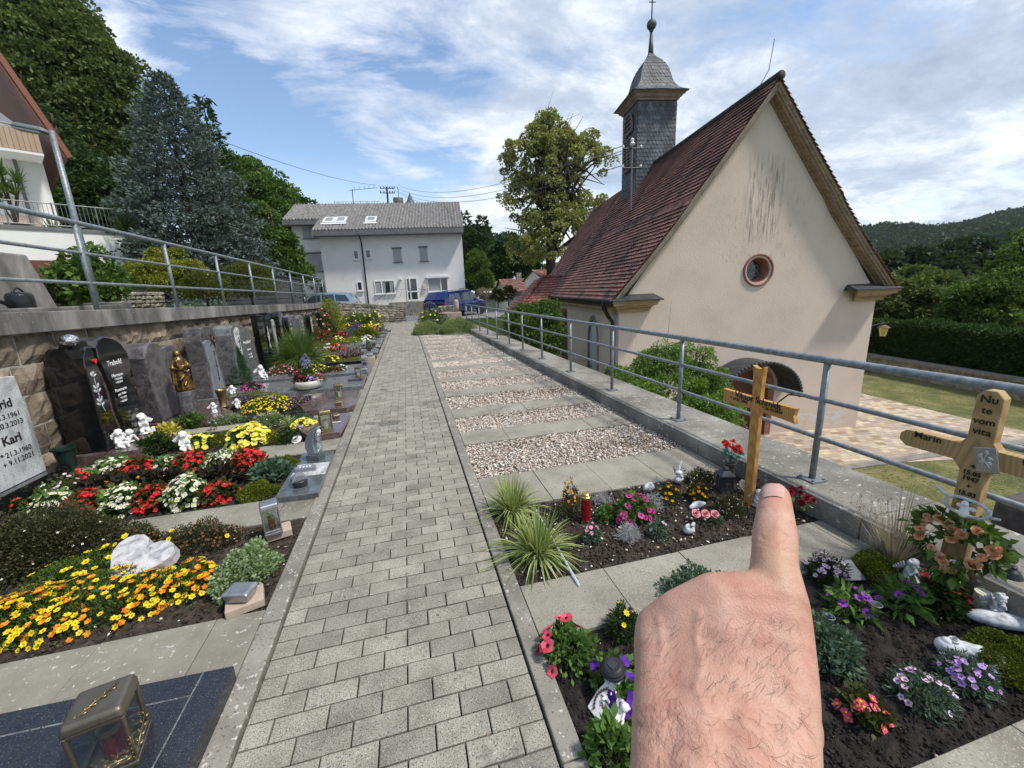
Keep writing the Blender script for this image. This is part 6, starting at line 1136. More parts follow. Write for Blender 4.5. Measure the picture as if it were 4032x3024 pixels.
# ---------------------------------------------------------------- grave furniture builders
ZM['X'] = (1240,1240,.2522); ZM['Y'] = (880,1240,.2837)
def loc(k, x, y, z=0): return G(k, x, y, z)
def lantern(name, label, p, rz, w, h, mat, candle='redcan', style='box', group=None, leafy=False):
    t = thing(name, label, 'lantern', p, rz, group); b = MB(); hw = w/2; b.box((0,0,.01), (w*1.04,w*1.04,.02)); b.build('base', mat, t, bevel=.004)
    b = MB()
    for sx in (-1,1):
        for sy in (-1,1): b.tube([(sx*hw*.92, sy*hw*.92, .02), (sx*hw*.92*(.98 if style != 'waist' else .82), sy*hw*.92*(.98 if style != 'waist' else .82), h*.42), (sx*hw*.92, sy*hw*.92, h*.84)], w*.055, 8)
    for z in (.03, h*.83):
        for a in ((0,1),(1,0)):
            for s in (-1,1): b.box((a[0]*s*hw*.92, a[1]*s*hw*.92, z), (w*.1 if a[0] else w*.86, w*.1 if a[1] else w*.86, w*.10))
    b.build('frame', mat, t, bevel=.003)
    b = MB(); z0 = h*.84
    if style == 'roof': b.box((0,0,z0+.008), (w*1.2,w*1.2,.016)); b.box((0,0,z0+.03), (w*1.1,w*1.1,.03), taper=.5); b.lathe([(w*.22,z0+.045),(w*.24,z0+.055),(w*.15,z0+.07),(.0,z0+.072)], (0,0,0), 12)
    else: b.box((0,0,z0+(h-z0)*.5), (w*1.08,w*1.08,h-z0), taper=.9)
    b.build('lid', mat, t, bevel=min(.014, w*.09), bseg=4)
    b = MB()
    for s in (-1,1): b.box((s*hw*.86,0,h*.43), (.002,w*.8,h*.74)); b.box((0,s*hw*.86,h*.43), (w*.8,.002,h*.74))
    b.build('glass', M['clear'], t)
    c = MB(); c.lathe([(w*.2,.02),(w*.2,h*.46)], (0,0,0), 16); o = c.build('candle', M[candle], t, smooth=False); c = MB(); c.lathe([(w*.21,h*.46),(w*.21,h*.55),(w*.08,h*.57)], (0,0,0), 16); c.build('candle_lid', M['gold'], o)
    if leafy:
        b = MB()
        for path in ([(-hw*.55,-hw*.7,h+.001),(-.0,-hw*.1,h+.004),(hw*.5,hw*.6,h+.001)], [(hw*.98,-hw*1.02,.04),(hw*.98,-hw*1.0,h*.5)], [(hw*.9,-hw*1.03,.05),(-hw*.7,-hw*1.03,.045)], [(hw*1.02,-hw*.9,.05),(hw*1.02,hw*.8,h*.35)]):
            P_ = [Vector(q) for q in path]; b.tube(P_, .0018, 5)
            for i in range(9):
                q = P_[0].lerp(P_[-1], (i+.5)/9) if len(P_) == 2 else (P_[0].lerp(P_[1], (i+.5)/4.5) if i < 4.5 else P_[1].lerp(P_[2], (i-4)/4.5)); d = (P_[-1]-P_[0]).normalized(); s = 1 if i % 2 else -1; sd_ = d.cross(Vector((0,0,1)) if abs(d.z) < .8 else Vector((1,0,0))).normalized(); b.ball(q+sd_*s*.008, (.0095,.0035,.0025), 6, 5, (d+sd_*s*.7).to_track_quat('X','Z'))
            b.build('olive_branch', M['brass'], t, smooth=True); b = MB()
    return t
def face_poly(pts): return [(y, z) for y, z in pts]
def headstone(label, X, depth, pts, mat, group=None, texts=(), extra=None, lm='letw', name='headstone', bevel=.008):
    y0 = min(p[0] for p in pts); t = thing(name, label, 'headstone', (X, 0, 0)); b = MB(); b.prism(pts, (0,0,0), (0,1,0), (0,0,1), (-depth,0,0)); o = b.build('stone', M[mat], t, bevel=bevel, bseg=3)
    if group: t['group'] = group
    for (s, y, z, size, kw) in texts: text(s, size, M[lm], t, (.0015, y, z), (0,1,0), (0,0,1), **kw)
    return t
U1, V1 = (0,1,0), (0,0,1)
def slab(label, poly, z0, z1, mat, name='grave_slab', group=None):
    cx = sum(p[0] for p in poly)/len(poly); cy = sum(p[1] for p in poly)/len(poly); b = MB(); b.prism([(x-cx, y-cy) for x, y in poly], (0,0,z0), (1,0,0), (0,1,0), (0,0,z1-z0)); o = b.build(name, M[mat], None, bevel=.004); o.location = (cx, cy, 0); tag(o, label, 'grave slab', group); return o
def frame_box(label, x0, x1, y0, y1, w, h, mat, name='grave_border'):
    b = MB(); b.cb(x0,x1,y0,y0+w,-.05,h); b.cb(x0,x1,y1-w,y1,-.05,h); b.cb(x0,x0+w,y0+w,y1-w,-.05,h); b.cb(x1-w,x1,y0+w,y1-w,-.05,h); t = thing(name, label, 'grave border', ((x0+x1)/2,(y0+y1)/2,0)); b.M = Matrix()
    for i, v in enumerate(b.v): b.v[i] = (v[0]-t.location.x, v[1]-t.location.y, v[2])
    b.build('border_stone', M[mat], t, bevel=.004); return t
def holybox(label, p, rz, w, mat, group=None):
    t = thing('holy_water_box', label, 'grave bowl', p, rz, group); b = MB(); b.box((0,0,w*.22), (w*.7,w*.95,w*.42), taper=1.25); b.build('bowl', M[mat], t, bevel=.006); b = MB(); b.box((0,0,w*.48), (w,w*1.3,w*.13), taper=.82); b.build('lid', M[mat], t, bevel=.008, bseg=3); return t
def cherub(label, p, rz, s, mat='figure', pose='sit', name='cherub_figure', group=None):
    # small winged child figure, s = height
    t = thing(name, label, 'figurine', p, rz, group); E = lambda c, r, q=None: ('e', tuple(k*s for k in c), tuple(k*s for k in r), q); Cp = lambda a, c, r0, r1: ('c', tuple(k*s for k in a), tuple(k*s for k in c), r0*s, r1*s)
    if pose == 'lie':
        pr = [E((0,0,.62),(.20,.19,.2)), E((0,.10,.30),(.17,.17,.2)), Cp((0,.1,.32),(0,.62,.16),.18,.13), Cp((.16,-.05,.35),(.24,-.22,.06),.07,.06), Cp((.24,-.22,.06),(.05,-.2,.44),.06,.05), Cp((-.16,-.05,.35),(-.24,-.22,.06),.07,.06), Cp((-.24,-.22,.06),(-.05,-.2,.44),.06,.05), Cp((.08,.62,.14),(.1,.86,.34),.09,.05), Cp((-.08,.62,.14),(-.1,.86,.1),.09,.05), E((0,.3,.05),(.26,.5,.05))]
    elif pose == 'pray':
        pr = [E((0,-.03,.80),(.15,.15,.165)), Cp((0,.02,.6),(0,.06,.34),.12,.16), Cp((.12,0,.58),(.13,-.14,.42),.055,.05), Cp((.13,-.14,.42),(.02,-.19,.58),.045,.035), Cp((-.12,0,.58),(-.13,-.14,.42),.055,.05), Cp((-.13,-.14,.42),(-.02,-.19,.58),.045,.035), Cp((.08,.05,.3),(.12,-.18,.14),.11,.08), Cp((-.08,.05,.3),(-.12,-.18,.14),.11,.08), Cp((.12,-.18,.14),(.11,.2,.07),.07,.05), Cp((-.12,-.18,.14),(-.11,.2,.07),.07,.05), E((0,0,.04),(.28,.3,.05))]
    else:
        pr = [E((0,-.02,.80),(.16,.16,.175)), Cp((0,.02,.58),(0,.05,.28),.13,.17), Cp((.13,0,.56),(.2,-.14,.36),.06,.05), Cp((.2,-.14,.36),(.07,-.2,.5),.05,.04), Cp((-.13,0,.56),(-.21,-.1,.34),.06,.05), Cp((-.21,-.1,.34),(-.1,-.24,.26),.05,.04), Cp((.1,.02,.2),(.14,-.3,.24),.1,.08), Cp((.14,-.3,.24),(.15,-.36,.05),.07,.055), Cp((-.1,.02,.2),(-.18,-.28,.16),.1,.08), Cp((-.18,-.28,.16),(-.05,-.4,.05),.07,.055), E((0,0,.06),(.26,.22,.09))]
    rg = np.random.default_rng(int(abs(p[0])*1000) % 991); hz_ = {'lie': .62, 'pray': .80}.get(pose, .80); hy = {'lie': 0, 'pray': -.03}.get(pose, -.02)
    for _ in range(16): d = unit(rg.normal(size=3)); d[2] = abs(d[2]); d[1] = abs(d[1])*.9-.15; pr.append(E((d[0]*.15, hy+d[1]*.15, hz_+.02+d[2]*.15), (.05,.05,.05)))
    pr += [E((0, hy-.155, hz_-.03), (.022,.03,.03)), E((.07, hy-.12, hz_-.06), (.045,.045,.045)), E((-.07, hy-.12, hz_-.06), (.045,.045,.045))]
    sculpt('body', pr, s*.016, M[mat], t, 3)
    w = MB(); by, bz = (.12, .55) if pose != 'lie' else (.2, .42)
    for sg in (-1, 1):
        for i in range(5): w.ball((sg*(.12+.06*i)*s, (by+.05+.015*i)*s, (bz+.10-.035*i*(1 if pose != 'lie' else .3))*s), (.045*s, .02*s, (.16-.015*i)*s), 8, 6, Quaternion((0,1,0), sg*(.25+.13*i)))
    w.build('wing', M[mat], t, smooth=True); return t
def heartpts(w, h, n=28):
    out = []
    for i in range(n):
        a = 2*math.pi*i/n; out.append((w/2*(math.sin(a)**3), h*(.52+(13*math.cos(a)-5*math.cos(2*a)-2*math.cos(3*a)-math.cos(4*a))/31)))
    return out
def rock(name, label, p, rx, ry, rz_, mat, cat='stone', rot=0, lump=.12, seed=1):
    rg = np.random.default_rng(seed); b = MB(); ph = rg.uniform(0, 6, 6)
    def f(u, v):
        a, c = 2*math.pi*u, math.pi*v; k = 1+lump*math.sin(3*a+ph[0])*math.sin(c)+lump*.6*math.sin(5*a+ph[1])*math.sin(2*c+ph[2]); return (rx*k*math.sin(c)*math.cos(a), ry*k*math.sin(c)*math.sin(a), rz_*(1+math.cos(c))*.5*2-rz_*.35)
    b.grid(28, 14, f); o = b.build(name, M[mat], None, smooth=True); o.location = p; o.rotation_euler = (0,0,rot); tag(o, label, cat); return o
def rose(mb, c, r, n=(0,0,1), rg=RG):
    x, y, z = frame(n)
    for L_ in range(4):
        k = 5-(L_ == 3)*2; rr_ = r*(1-.24*L_); hgt = r*(.15+.28*L_)
        for i in range(k):
            a = 6.283*i/k+L_*.6+rg.normal()*.1; a2 = a+6.283/k*1.25; am = (a+a2)/2; op = 1-.12*L_
            P = [Vector(c)+x*rr_*.35*math.cos(a)+y*rr_*.35*math.sin(a)+z*hgt*.2, Vector(c)+x*rr_*.35*math.cos(a2)+y*rr_*.35*math.sin(a2)+z*hgt*.2, Vector(c)+x*rr_*op*math.cos(a2)+y*rr_*op*math.sin(a2)+z*hgt*.85, Vector(c)+x*rr_*1.08*op*math.cos(am)+y*rr_*1.08*op*math.sin(am)+z*hgt*1.0, Vector(c)+x*rr_*op*math.cos(a)+y*rr_*op*math.sin(a)+z*hgt*.85]
            mb.add(P, [(0,1,2,3,4)])
# ---------------------------------------------------------------- LEFT: dark slab with brass lantern
o = slab('dark blue polished granite grave slab with carved lines at the bottom left corner', [(-.87,.3),(-.862,1.69),(-2.9,1.76),(-2.9,.3)], -.02, .08, 'gdark')
b = MB()
for a, c, w in (((-.977,1.69),(-.98,.4),.0035),((-.98,1.586),(-1.6,1.607),.0035)): b.tube([(a[0]-o.location.x,a[1]-o.location.y,.080),(c[0]-o.location.x,c[1]-o.location.y,.080)], w, 4)
b.build('light_groove', M['ggrey'], o); b = MB()
for a, c in (((-1.47,1.70),(-1.44,.5)),((-1.60,1.71),(-1.60,.5)),((-1.6,1.607),(-2.8,1.63)),((-1.42,1.35),(-2.8,1.40))): b.tube([(a[0]-o.location.x,a[1]-o.location.y,.079),(c[0]-o.location.x,c[1]-o.location.y,.079)], .006, 4)
b.build('dark_groove', M['gblack'], o)
lantern('grave_lantern', 'large antique brass lantern with olive branches and a red candle on the dark slab', G('C', 790, 975, .08), R(14), .152, .245, M['brassd'], leafy=True)
# bed of orange flowers
def pl(label, k, x, y, rx, ry, h, leaf, n, Ln=.03, Wd=.016, fl=(), name='flowering_plant', cat='plant', group=None, z=-.01, **kw):
    p = G(k, x, y, z); return plant(name, label, cat, p, rx, ry, h, leaf, n, Ln, Wd, fl, group, **kw)
BID = 'yellow and orange star flowers around the heart stone'
pl('widest mat of orange and yellow star flowers along the front of the heart stone bed', 'B', 560, 1190, .62, .24, .13, 'l_mid', 9000, .024, .008, [('f_omix',6,.018,150,None),('f_yel',6,.0165,210,'f_ctr')], group=BID, inner=.2)
pl('orange star flowers between the heart stone and the silver box', 'B', 1230, 1060, .24, .17, .13, 'l_mid', 2600, .024, .008, [('f_omix',6,.018,45,None),('f_yel',6,.0165,60,'f_ctr')], group=BID, inner=.2)
pl('sparse yellow flowers left of the heart stone', 'B', 600, 960, .30, .17, .12, 'l_mid', 3800, .024, .009, [('f_yel',6,.021,26,'f_ctr')], group=BID, inner=.2)
pl('orange flower tuft at the left edge of the bed', 'B', 90, 1280, .28, .2, .13, 'l_mid', 2600, .024, .008, [('f_omix',6,.021,60,None),('f_yel',6,.0175,60,'f_ctr')], group=BID, inner=.2)
CUP = 'bushy green plants with brown seed heads behind the heart stone'
pl('green bushy plant with one yellow flower and brown seed heads behind the heart stone', 'B', 920, 800, .20, .13, .17, 'l_heath', 3200, .02, .009, [('f_bud',4,.009,90,None),('f_yel',6,.02,3,'f_ctr')], group=CUP)
pl('browner bushy plant with seed heads nearest the silver lantern', 'B', 1350, 770, .26, .14, .17, 'l_heath', 4200, .02, .008, [('f_bud',4,.009,150,None),('f_yel',6,.02,4,'f_ctr')], group=CUP)
pl('wide dark grey green shrub with tiny pale flowers at the left edge', 'B', 330, 860, .52, .26, .34, 'l_heath', 15000, .026, .011, [('f_wht',4,.007,40,None)], name='dwarf_shrub'); pl('dark grey green shrub filling the lower left corner behind the star flowers', 'B', 40, 930, .5, .25, .30, 'l_heath', 9000, .026, .011, [('f_wht',4,.007,20,None)], name='dwarf_shrub')
pl('variegated creeping shrub with white edged leaves beside the silver lantern', 'B', 1660, 960, .155, .24, .15, 'l_varieg', 5200, .024, .018, (), name='variegated_shrub')
# heart stone
p = G('B', 940, 975, 0); t = thing('heart_stone', 'white veined heart shaped stone lying among the orange flowers', 'stone', (p.x, p.y+.05, .055), R(-28)); t.rotation_euler = (R(24), R(6), R(-28)); b = MB(); b.prism(heartpts(.40,.34), (0,-.17,0), (1,0,0), (0,1,0), (0,0,.075)); o = b.build('stone', M['marble'], t, bevel=.028, bseg=4)
# silver lantern, blocks
for nm, k, x, y, w, d, hh, lab in (('stone_block','B',1868,700,.155,.13,.05,'pale stone block under the silver lantern'),('stone_block','B',1640,1175,.175,.15,.045,'pale stone block under the silver holy water box')):
    p = G(k, x, y, 0); b = MB(); b.box((0,0,hh/2), (w,d,hh)); o = b.build(nm, M['block'], None, bevel=.004); o.location = (p.x, p.y+.02, 0); o.rotation_euler = (0,0,R(18)); tag(o, lab, 'block')
lantern('grave_lantern', 'silver grey metal lantern with red candle on a pale block beside the path', G('B', 1838, 680, .05)+Vector((-.01,.02,0)), R(20), .105, .225, M['silver'])
holybox('silver holy water box with arched lid on a pale block beside the path', G('B', 1622, 1120, .05)+Vector((-.005,.01,-.0)), R(75), .115, 'silver')
# ---------------------------------------------------------------- LEFT: begonia bed
BG_ = 'begonias planted in rows in front of the speckled headstone'
def beg(x, y, col, lab, r=.15, h=.17, leaf='l_fresh', n=360, k='B', nf=105): return pl(lab, k, x, y, r, r*.82, h, leaf, n, .055, .04, [(col,4,.021,nf,'f_yel' if col == 'f_wht' else None)], group=BG_, name='begonia', inner=.35)
beg(395, 545, 'f_wht', 'white begonia at the left end of the front row'); beg(610, 540, 'f_red', 'red begonia second in the front row', leaf='l_begred'); beg(850, 525, 'f_wht', 'white begonia in the middle of the front row', h=.2); beg(1065, 500, 'f_red', 'red begonia between the two white ones of the front row', leaf='l_begred')
beg(1275, 480, 'f_wht', 'largest white begonia nearest the moss cushion', .155, .22, nf=140); beg(1480, 455, 'f_red', 'red begonia right beside the front moss cushion', .13, .15, 'l_begred', nf=70)
beg(770, 275, 'f_wht', 'white begonia at the left of the back row', .17, .14); beg(950, 285, 'f_red', 'red begonia behind the dark foliage row, left one', .15, .15, 'l_begred'); beg(1150, 250, 'f_wht', 'small white begonia in the middle of the back row', .15, .12); beg(1310, 262, 'f_red', 'red begonia behind the dark foliage row, right one', .16, .19, 'l_begred', nf=140); beg(1500, 245, 'f_wht', 'white begonia of the back row beside the dark bushy one', .16, .16); beg(1680, 240, 'f_red', 'full red begonia at the right end of the back row', .15, .19, 'l_begred', nf=150)
DB = 'dark leaved begonias with small orange flowers'
for x, y, r, lab in ((700,440,.17,'dark leaved begonia at the left end of the middle row'),(930,415,.16,'dark leaved begonia second in the middle row'),(1150,395,.16,'dark leaved begonia third in the middle row'),(1480,360,.17,'darkest leaved begonia at the right end of the middle row')): pl(lab, 'B', x, y, r, r*.8, .17, 'l_begdark', 420, .085, .038, [('f_omix',4,.016,9,None)], group=DB, name='dark_begonia', inner=.4)
pl('bright red geranium at the left edge of the begonia bed', 'B', 45, 540, .1, .09, .15, 'l_mid', 240, .05, .04, [('f_red',5,.016,90,None)], name='geranium'); pl('red geranium head above the pink carnations', 'B', 575, 400, .07, .06, .21, 'l_mid', 200, .04, .03, [('f_red',5,.015,60,None)], name='geranium', lift=.6)
pl('pale pink carnations left of the dark begonias', 'B', 480, 430, .12, .09, .18, 'l_mid', 600, .035, .012, [('f_lpink',5,.017,28,None)], name='carnation'); pl('white flowered plant against the black plinth', 'B', 345, 455, .09, .08, .14, 'l_mid', 300, .035, .02, [('f_wht',5,.018,22,None)], name='flowering_plant')
MS = 'bright green moss like cushion plants'
def moss(lab, k, x, y, rx, ry, h, n=9000, z=-.01, leaf='l_moss', Ln=.011, g=MS): return pl(lab, k, x, y, rx, ry, h, leaf, n, Ln, .007, (), group=g, name='cushion_plant', z=z, inner=.75, up=.2)
moss('round moss cushion in front of the bench slab', 'B', 1735, 430, .155, .125, .115); moss('moss cushion at the back beside the begonias', 'B', 1915, 250, .14, .11, .12, 6500)
pl('grey green broad leaved sedum between the two moss cushions', 'B', 1830, 300, .17, .13, .14, 'l_sedum', 500, .07, .04, (), name='sedum_plant')
# black plinth and headstone
o = slab('long black granite plinth under the speckled headstone', [(-3.58,3.2),(-3.27,3.2),(-3.24,4.55),(-3.58,4.55)], -.05, .16, 'gblack', 'plinth')
pts = [(3.62,.16),(4.42,.16),(4.43,.66),(4.41,1.05),(4.30,1.06),(4.15,1.08),(3.95,1.10),(3.75,1.06),(3.62,1.0)]
headstone('pale speckled gneiss headstone inscribed Ingrid and Karl at the left edge', -3.33, .17, pts, 'gneiss', None, [('Ingrid', 4.185, .84, .105, {'off':.002}), ('* 16.3.1961', 4.205, .735, .062, {}), ('+ 20.3.2013', 4.205, .665, .062, {}), ('Karl', 4.20, .54, .105, {'off':.002}), ('* 21.3.1960', 4.205, .425, .062, {}), ('+ 9.11.2021', 4.205, .355, .062, {})], lm='ink')
# bench slab with modern lamp
slab('grey green polished stone slab with arched lamp at the corner of the begonia bed', [(-1.17,3.36),(-.84,3.34),(-.865,4.28),(-1.17,4.34)], -.03, .05, 'ggreen'); slab('pale polished band lying across the grey green slab', [(-1.14,3.72),(-.85,3.70),(-.852,3.98),(-1.14,4.0)], .051, .056, 'gneiss', 'stone_inlay')
p = G('P', 1270, 1500, .05); t = thing('grave_lamp', 'tall curved grey lamp with glass cylinder on the grey green slab', 'lantern', (p.x, p.y, .05), R(160)); b = MB(); b.box((0,0,.03), (.13,.11,.06)); b.build('foot', M['ggreen'], t, bevel=.004)
b = MB(); pts_ = [(-.06,.06),(.055,.06),(.075,.13),(.065,.2),(.03,.26),(-.02,.305),(-.075,.335),(-.085,.325),(-.05,.28),(-.02,.22),(-.012,.15),(-.02,.085),(-.06,.085)]; b.prism(pts_, (0,-.035,0), (1,0,0), (0,0,1), (0,.07,0)); b.build('arch', M['bluestone'], t, bevel=.006, bseg=3); b = MB(); b.lathe([(.03,.085),(.03,.27)], (-.055,0,0), 16); b.build('glass_tube', M['clear'], t, smooth=True); b = MB(); b.ball((-.065,0,.285), (.028,.028,.03)); b.build('cap', M['figg'], t, smooth=True)
p = G('A', 1905, 1035, .05); t = thing('grave_bowl', 'flat grey stone wedge with white paw like inlay beside the curved lamp', 'grave bowl', (p.x, p.y, .05)); b = MB(); b.prism(arc(0,0,.09,0,180,12,.05)+[(-.09,-.03),(.09,-.03)], (0,0,0), (1,0,0), (0,1,0), (0,0,.045)); b.build('body', M['bluestone'], t, bevel=.006); b = MB(); [b.ball((-.045+.028*i,0,.046), (.009,.016,.004), 8, 5) for i in range(4)]; b.build('inlay', M['figure'], t)
p = G('A', 1870, 1125, .05); t = thing('grave_bowl', 'grey holy water vessel with half open round lid at the front of the slab', 'grave bowl', (p.x, p.y, .05), R(25)); b = MB(); b.lathe([(.055,0),(.062,.05),(.058,.055)], (0,0,0), 20); b.build('bowl', M['anth'], t); b = MB(); b.prism(arc(0,.02,.064,0,180,14), (0,-.02,.02), (1,0,0), (0,0,1), (0,.075,0)); b.build('lid', M['bluestone'], t, bevel=.006)
# green flower vase cup by the wall
def cup(label, p, r, h, mat='gplast', group=None, name='plastic_pot', tilt=0):
    t = thing(name, label, 'pot', p, 0, group); t.rotation_euler = (tilt, 0, 0); b = MB(); b.lathe([(r*.62,0),(r*.95,h*.93),(r*1.12,h*.93),(r*1.12,h),(r*.98,h),(r*.9,h*.9),(r*.6,.02),(0,.02)], (0,0,0), 20, caps=False); b.build('body', M[mat], t, smooth=False); return t
cup('dark green plastic vase standing between the speckled and the black headstones', (-3.42,4.78,0), .085, .26)
# ---------------------------------------------------------------- LEFT: Trabold grave
slab('dark red granite base under the black double headstone', [(-3.58,4.93),(-2.95,4.93),(-2.86,5.02),(-2.80,5.2),(-2.95,5.45),(-3.0,5.69),(-3.58,5.69)], -.03, .10, 'gred', 'plinth')
t = thing('headstone', 'black two lobed polished headstone of the Trabold family with steel ball and red heart', 'headstone', (-3.2, 0, 0))
lob1 = [(5.0,.1),(5.0,1.0),(5.02,1.10),(5.07,1.18),(5.12,1.205),(5.155,1.17),(5.165,1.08),(5.17,.9),(5.20,.7),(5.195,.5),(5.23,.3),(5.25,.1)]; lob2 = [(5.32,.1),(5.30,.3),(5.265,.5),(5.275,.7),(5.24,.9),(5.20,1.05),(5.21,1.18),(5.27,1.26),(5.36,1.285),(5.48,1.255),(5.6,1.18),(5.66,1.08),(5.675,.8),(5.66,.1)]
for nm, pp, xo, mt, dp_ in (('left_stone', lob1, 0, 'gblack', .34), ('right_stone', lob2, .01, 'gblack', .34), ('brown_band', [(5.14,.1),(5.14,1.10),(5.2,1.16),(5.26,1.1),(5.3,.8),(5.36,.1)], -.03, 'gred', .25)): b = MB(); b.prism(pp, (xo,0,0), U1, V1, (-dp_,0,0)); b.build(nm, M[mt], t, bevel=.01, bseg=3)
for s, k, x, y, sz in (('Trabold','A',710,360,.082),('Hermann','A',730,437,.053),('* 15.8.1928','A',738,460,.030),('+ 4.8.2013','A',742,480,.030),('Rosemarie','A',753,525,.050),('geb. Müller','A',762,552,.034),('* 9.1.1931','A',770,575,.030),('+ 4.2.2021','A',772,597,.030)):
    p = PX(k, x, y, -3.188); text(s, sz, M['letw'], t, (.0115, p.y, p.z), U1, V1, sx=.9, shear=.15)
b = MB(); q = lambda y, z: (.003, y, z)
b.tube([q(5.07,.90),q(5.075,.75),q(5.07,.62),q(5.10,.52)], .003, 5)
for y, z, a in ((5.05,.79,.6),(5.10,.80,-.5),(5.045,.75,1.1),(5.105,.75,-1.0),(5.05,.65,.7),(5.10,.66,-.6),(5.04,.61,1.1),(5.10,.60,-1.1)): b.ball((.002,y,z), (.003,.013,.028), 8, 6, Quaternion((1,0,0), a))
for i in range(4): b.tube([q(5.075+.008*i*math.cos(a_)+.012*math.cos(a_), .925+.026*(.4+.2*i)*math.sin(a_)) for a_ in [R(30*j+20*i) for j in range(11)]], .0035, 5)
b.build('engraved_rose', M['figg'], t); b = MB(); b.prism(heartpts(.052,.06), (.0,5.135,1.02), U1, V1, (.018,0,0)); b.build('red_heart', M['red'], t, bevel=.006)
b = MB(); b.ball((-.15,5.13,1.275), (.075,.075,.065), 24, 16); b.build('steel_ball', M['chrome'], t, smooth=True)
CH = 'white cherubs on the dark red granite base'
p1 = G('A', 757, 888, .1); cherub('white cherub sitting with its chin on its hands, nearest the vase', p1, R(55), .21, group=CH); cherub('white cherub lying on its elbows between the two others', G('A', 838, 850, .1)+Vector((-.03,0,0)), R(60), .185, pose='lie', group=CH); cherub('white cherub kneeling on the right behind the lying one', G('A', 905, 800, .1)+Vector((.0,.0,0)), R(40), .255, pose='pray', group=CH)
t = thing('grave_candle', 'tiny white candle beside the kneeling cherub', 'candle', G('A', 957, 790, .1)); b = MB(); b.lathe([(.02,0),(.02,.06),(.005,.065)], (0,0,0), 12); b.build('body', M['figure'], t)
cherub('white cherub in the bed left of the yellow petunias', G('B', 1245, 120), R(30), .22, pose='sit')
PT = 'yellow petunias in front of the black headstone'
pl('large round cushion of pale yellow petunias', 'A', 1560, 860, .23, .17, .2, 'l_fresh', 1600, .04, .024, [('f_pyel',5,.034,170,None)], group=PT, name='petunia', inner=.4); pl('small clump of yellow petunias beside the cherub', 'A', 1270, 880, .13, .1, .13, 'l_fresh', 500, .04, .024, [('f_pyel',5,.032,40,None)], group=PT, name='petunia', inner=.4); pl('yellow petunias at the right end near the brass lantern', 'A', 1900, 780, .15, .09, .13, 'l_fresh', 500, .04, .024, [('f_pyel',5,.032,60,None)], group=PT, name='petunia', inner=.4)
for x, y, lab in ((1560,850,'lilac flower head on the big yellow cushion'),(1330,785,'lilac flowers above the small petunia clump'),(1870,800,'lilac flowers right of the red roses')): pl(lab, 'A', x, y, .04, .035, .17 if x < 1600 else .1, 'l_mid', 60, .03, .02, [('f_lil',5,.014,20,None)], name='lilac_flower', lift=.5, group='small lilac flowers among the petunias')
pl('yellow leaved shrub in front of the black headstone', 'A', 1075, 875, .11, .09, .22, 'l_yel', 150, .10, .045, (), name='yellow_shrub', inner=.5); pl('dark green leafy plant right of the white cherubs', 'A', 985, 920, .17, .13, .2, 'l_dark', 600, .055, .032, (), name='leafy_plant'); pl('broad leaved green plant behind the yellow shrub', 'A', 1200, 760, .2, .14, .15, 'l_mid', 420, .08, .04, (), name='leafy_plant')
SV = 'silvery and variegated foliage behind the petunias'
pl('pale silvery trailing plant left of the yellow mound', 'A', 1430, 740, .25, .12, .12, 'l_varieg', 1800, .03, .02, (), name='silver_plant', group=SV); pl('variegated ivy with pinkish leaves behind the big petunia cushion', 'A', 1680, 745, .22, .13, .15, 'l_varieg', 1700, .035, .024, [('f_lpink',4,.012,20,None)], name='silver_plant', group=SV); pl('grey green cushion right of the grassy tuft', 'A', 1890, 740, .15, .1, .13, 'l_sedum', 1400, .022, .012, (), name='silver_plant', group=SV)
moss('dark green moss cushion left of the big petunias', 'A', 1380, 870, .10, .09, .13, 3600); moss('dark green moss cushion right of the big petunias', 'A', 1725, 845, .11, .09, .12, 3600)
t = thing('grass_tuft', 'pale narrow leaved grass tuft between the ivy and the grey green cushion', 'grass', G('A', 1800, 760)); blades('blades', 140, .2, .9, .006, M['l_grassv'], t, np.random.default_rng(81), 5, .03, .8)
pl('small dark rose bush with three red roses beside the slab', 'A', 1800, 860, .11, .09, .16, 'l_dark', 420, .035, .022, [('f_rose',5,.02,5,None),('f_red',5,.015,4,None)], name='rose_bush', lift=.6)
t = thing('stone_rose', 'white stone rose lying at the edge of the bed', 'ornament', G('A', 1848, 855)); b = MB(); rose(b, (0,0,.03), .055, (0,-.5,.8)); b.build('rose', M['figure'], t); b = MB(); b.tube([(0,0,.03),(0,-.02,.0)], .012, 6); b.build('stem', M['figure'], t)
slab('reddish granite slab with brass lantern beside the path, third grave', [(-1.20,4.78),(-.885,4.82),(-.865,5.62),(-1.05,5.66),(-1.12,5.45),(-1.28,5.30),(-1.38,5.1)], -.03, .075, 'gred')
lantern('grave_lantern', 'golden lantern with relief branches and white candle on the reddish slab', G('P', 1425, 1085, .075), R(18), .125, .25, M['brass'], 'wax', leafy=True); holybox('small golden holy water bowl behind the golden lantern', G('P', 1560, 900, .075), R(20), .095, 'brass')
t = thing('aspergill', 'short white sprinkler rod lying on the reddish slab', 'sprinkler', G('P', 1560, 975, .08)); b = MB(); b.tube([(-.07,.01,.006),(.06,.0,.006)], .006, 8); b.build('rod', M['figure'], t)
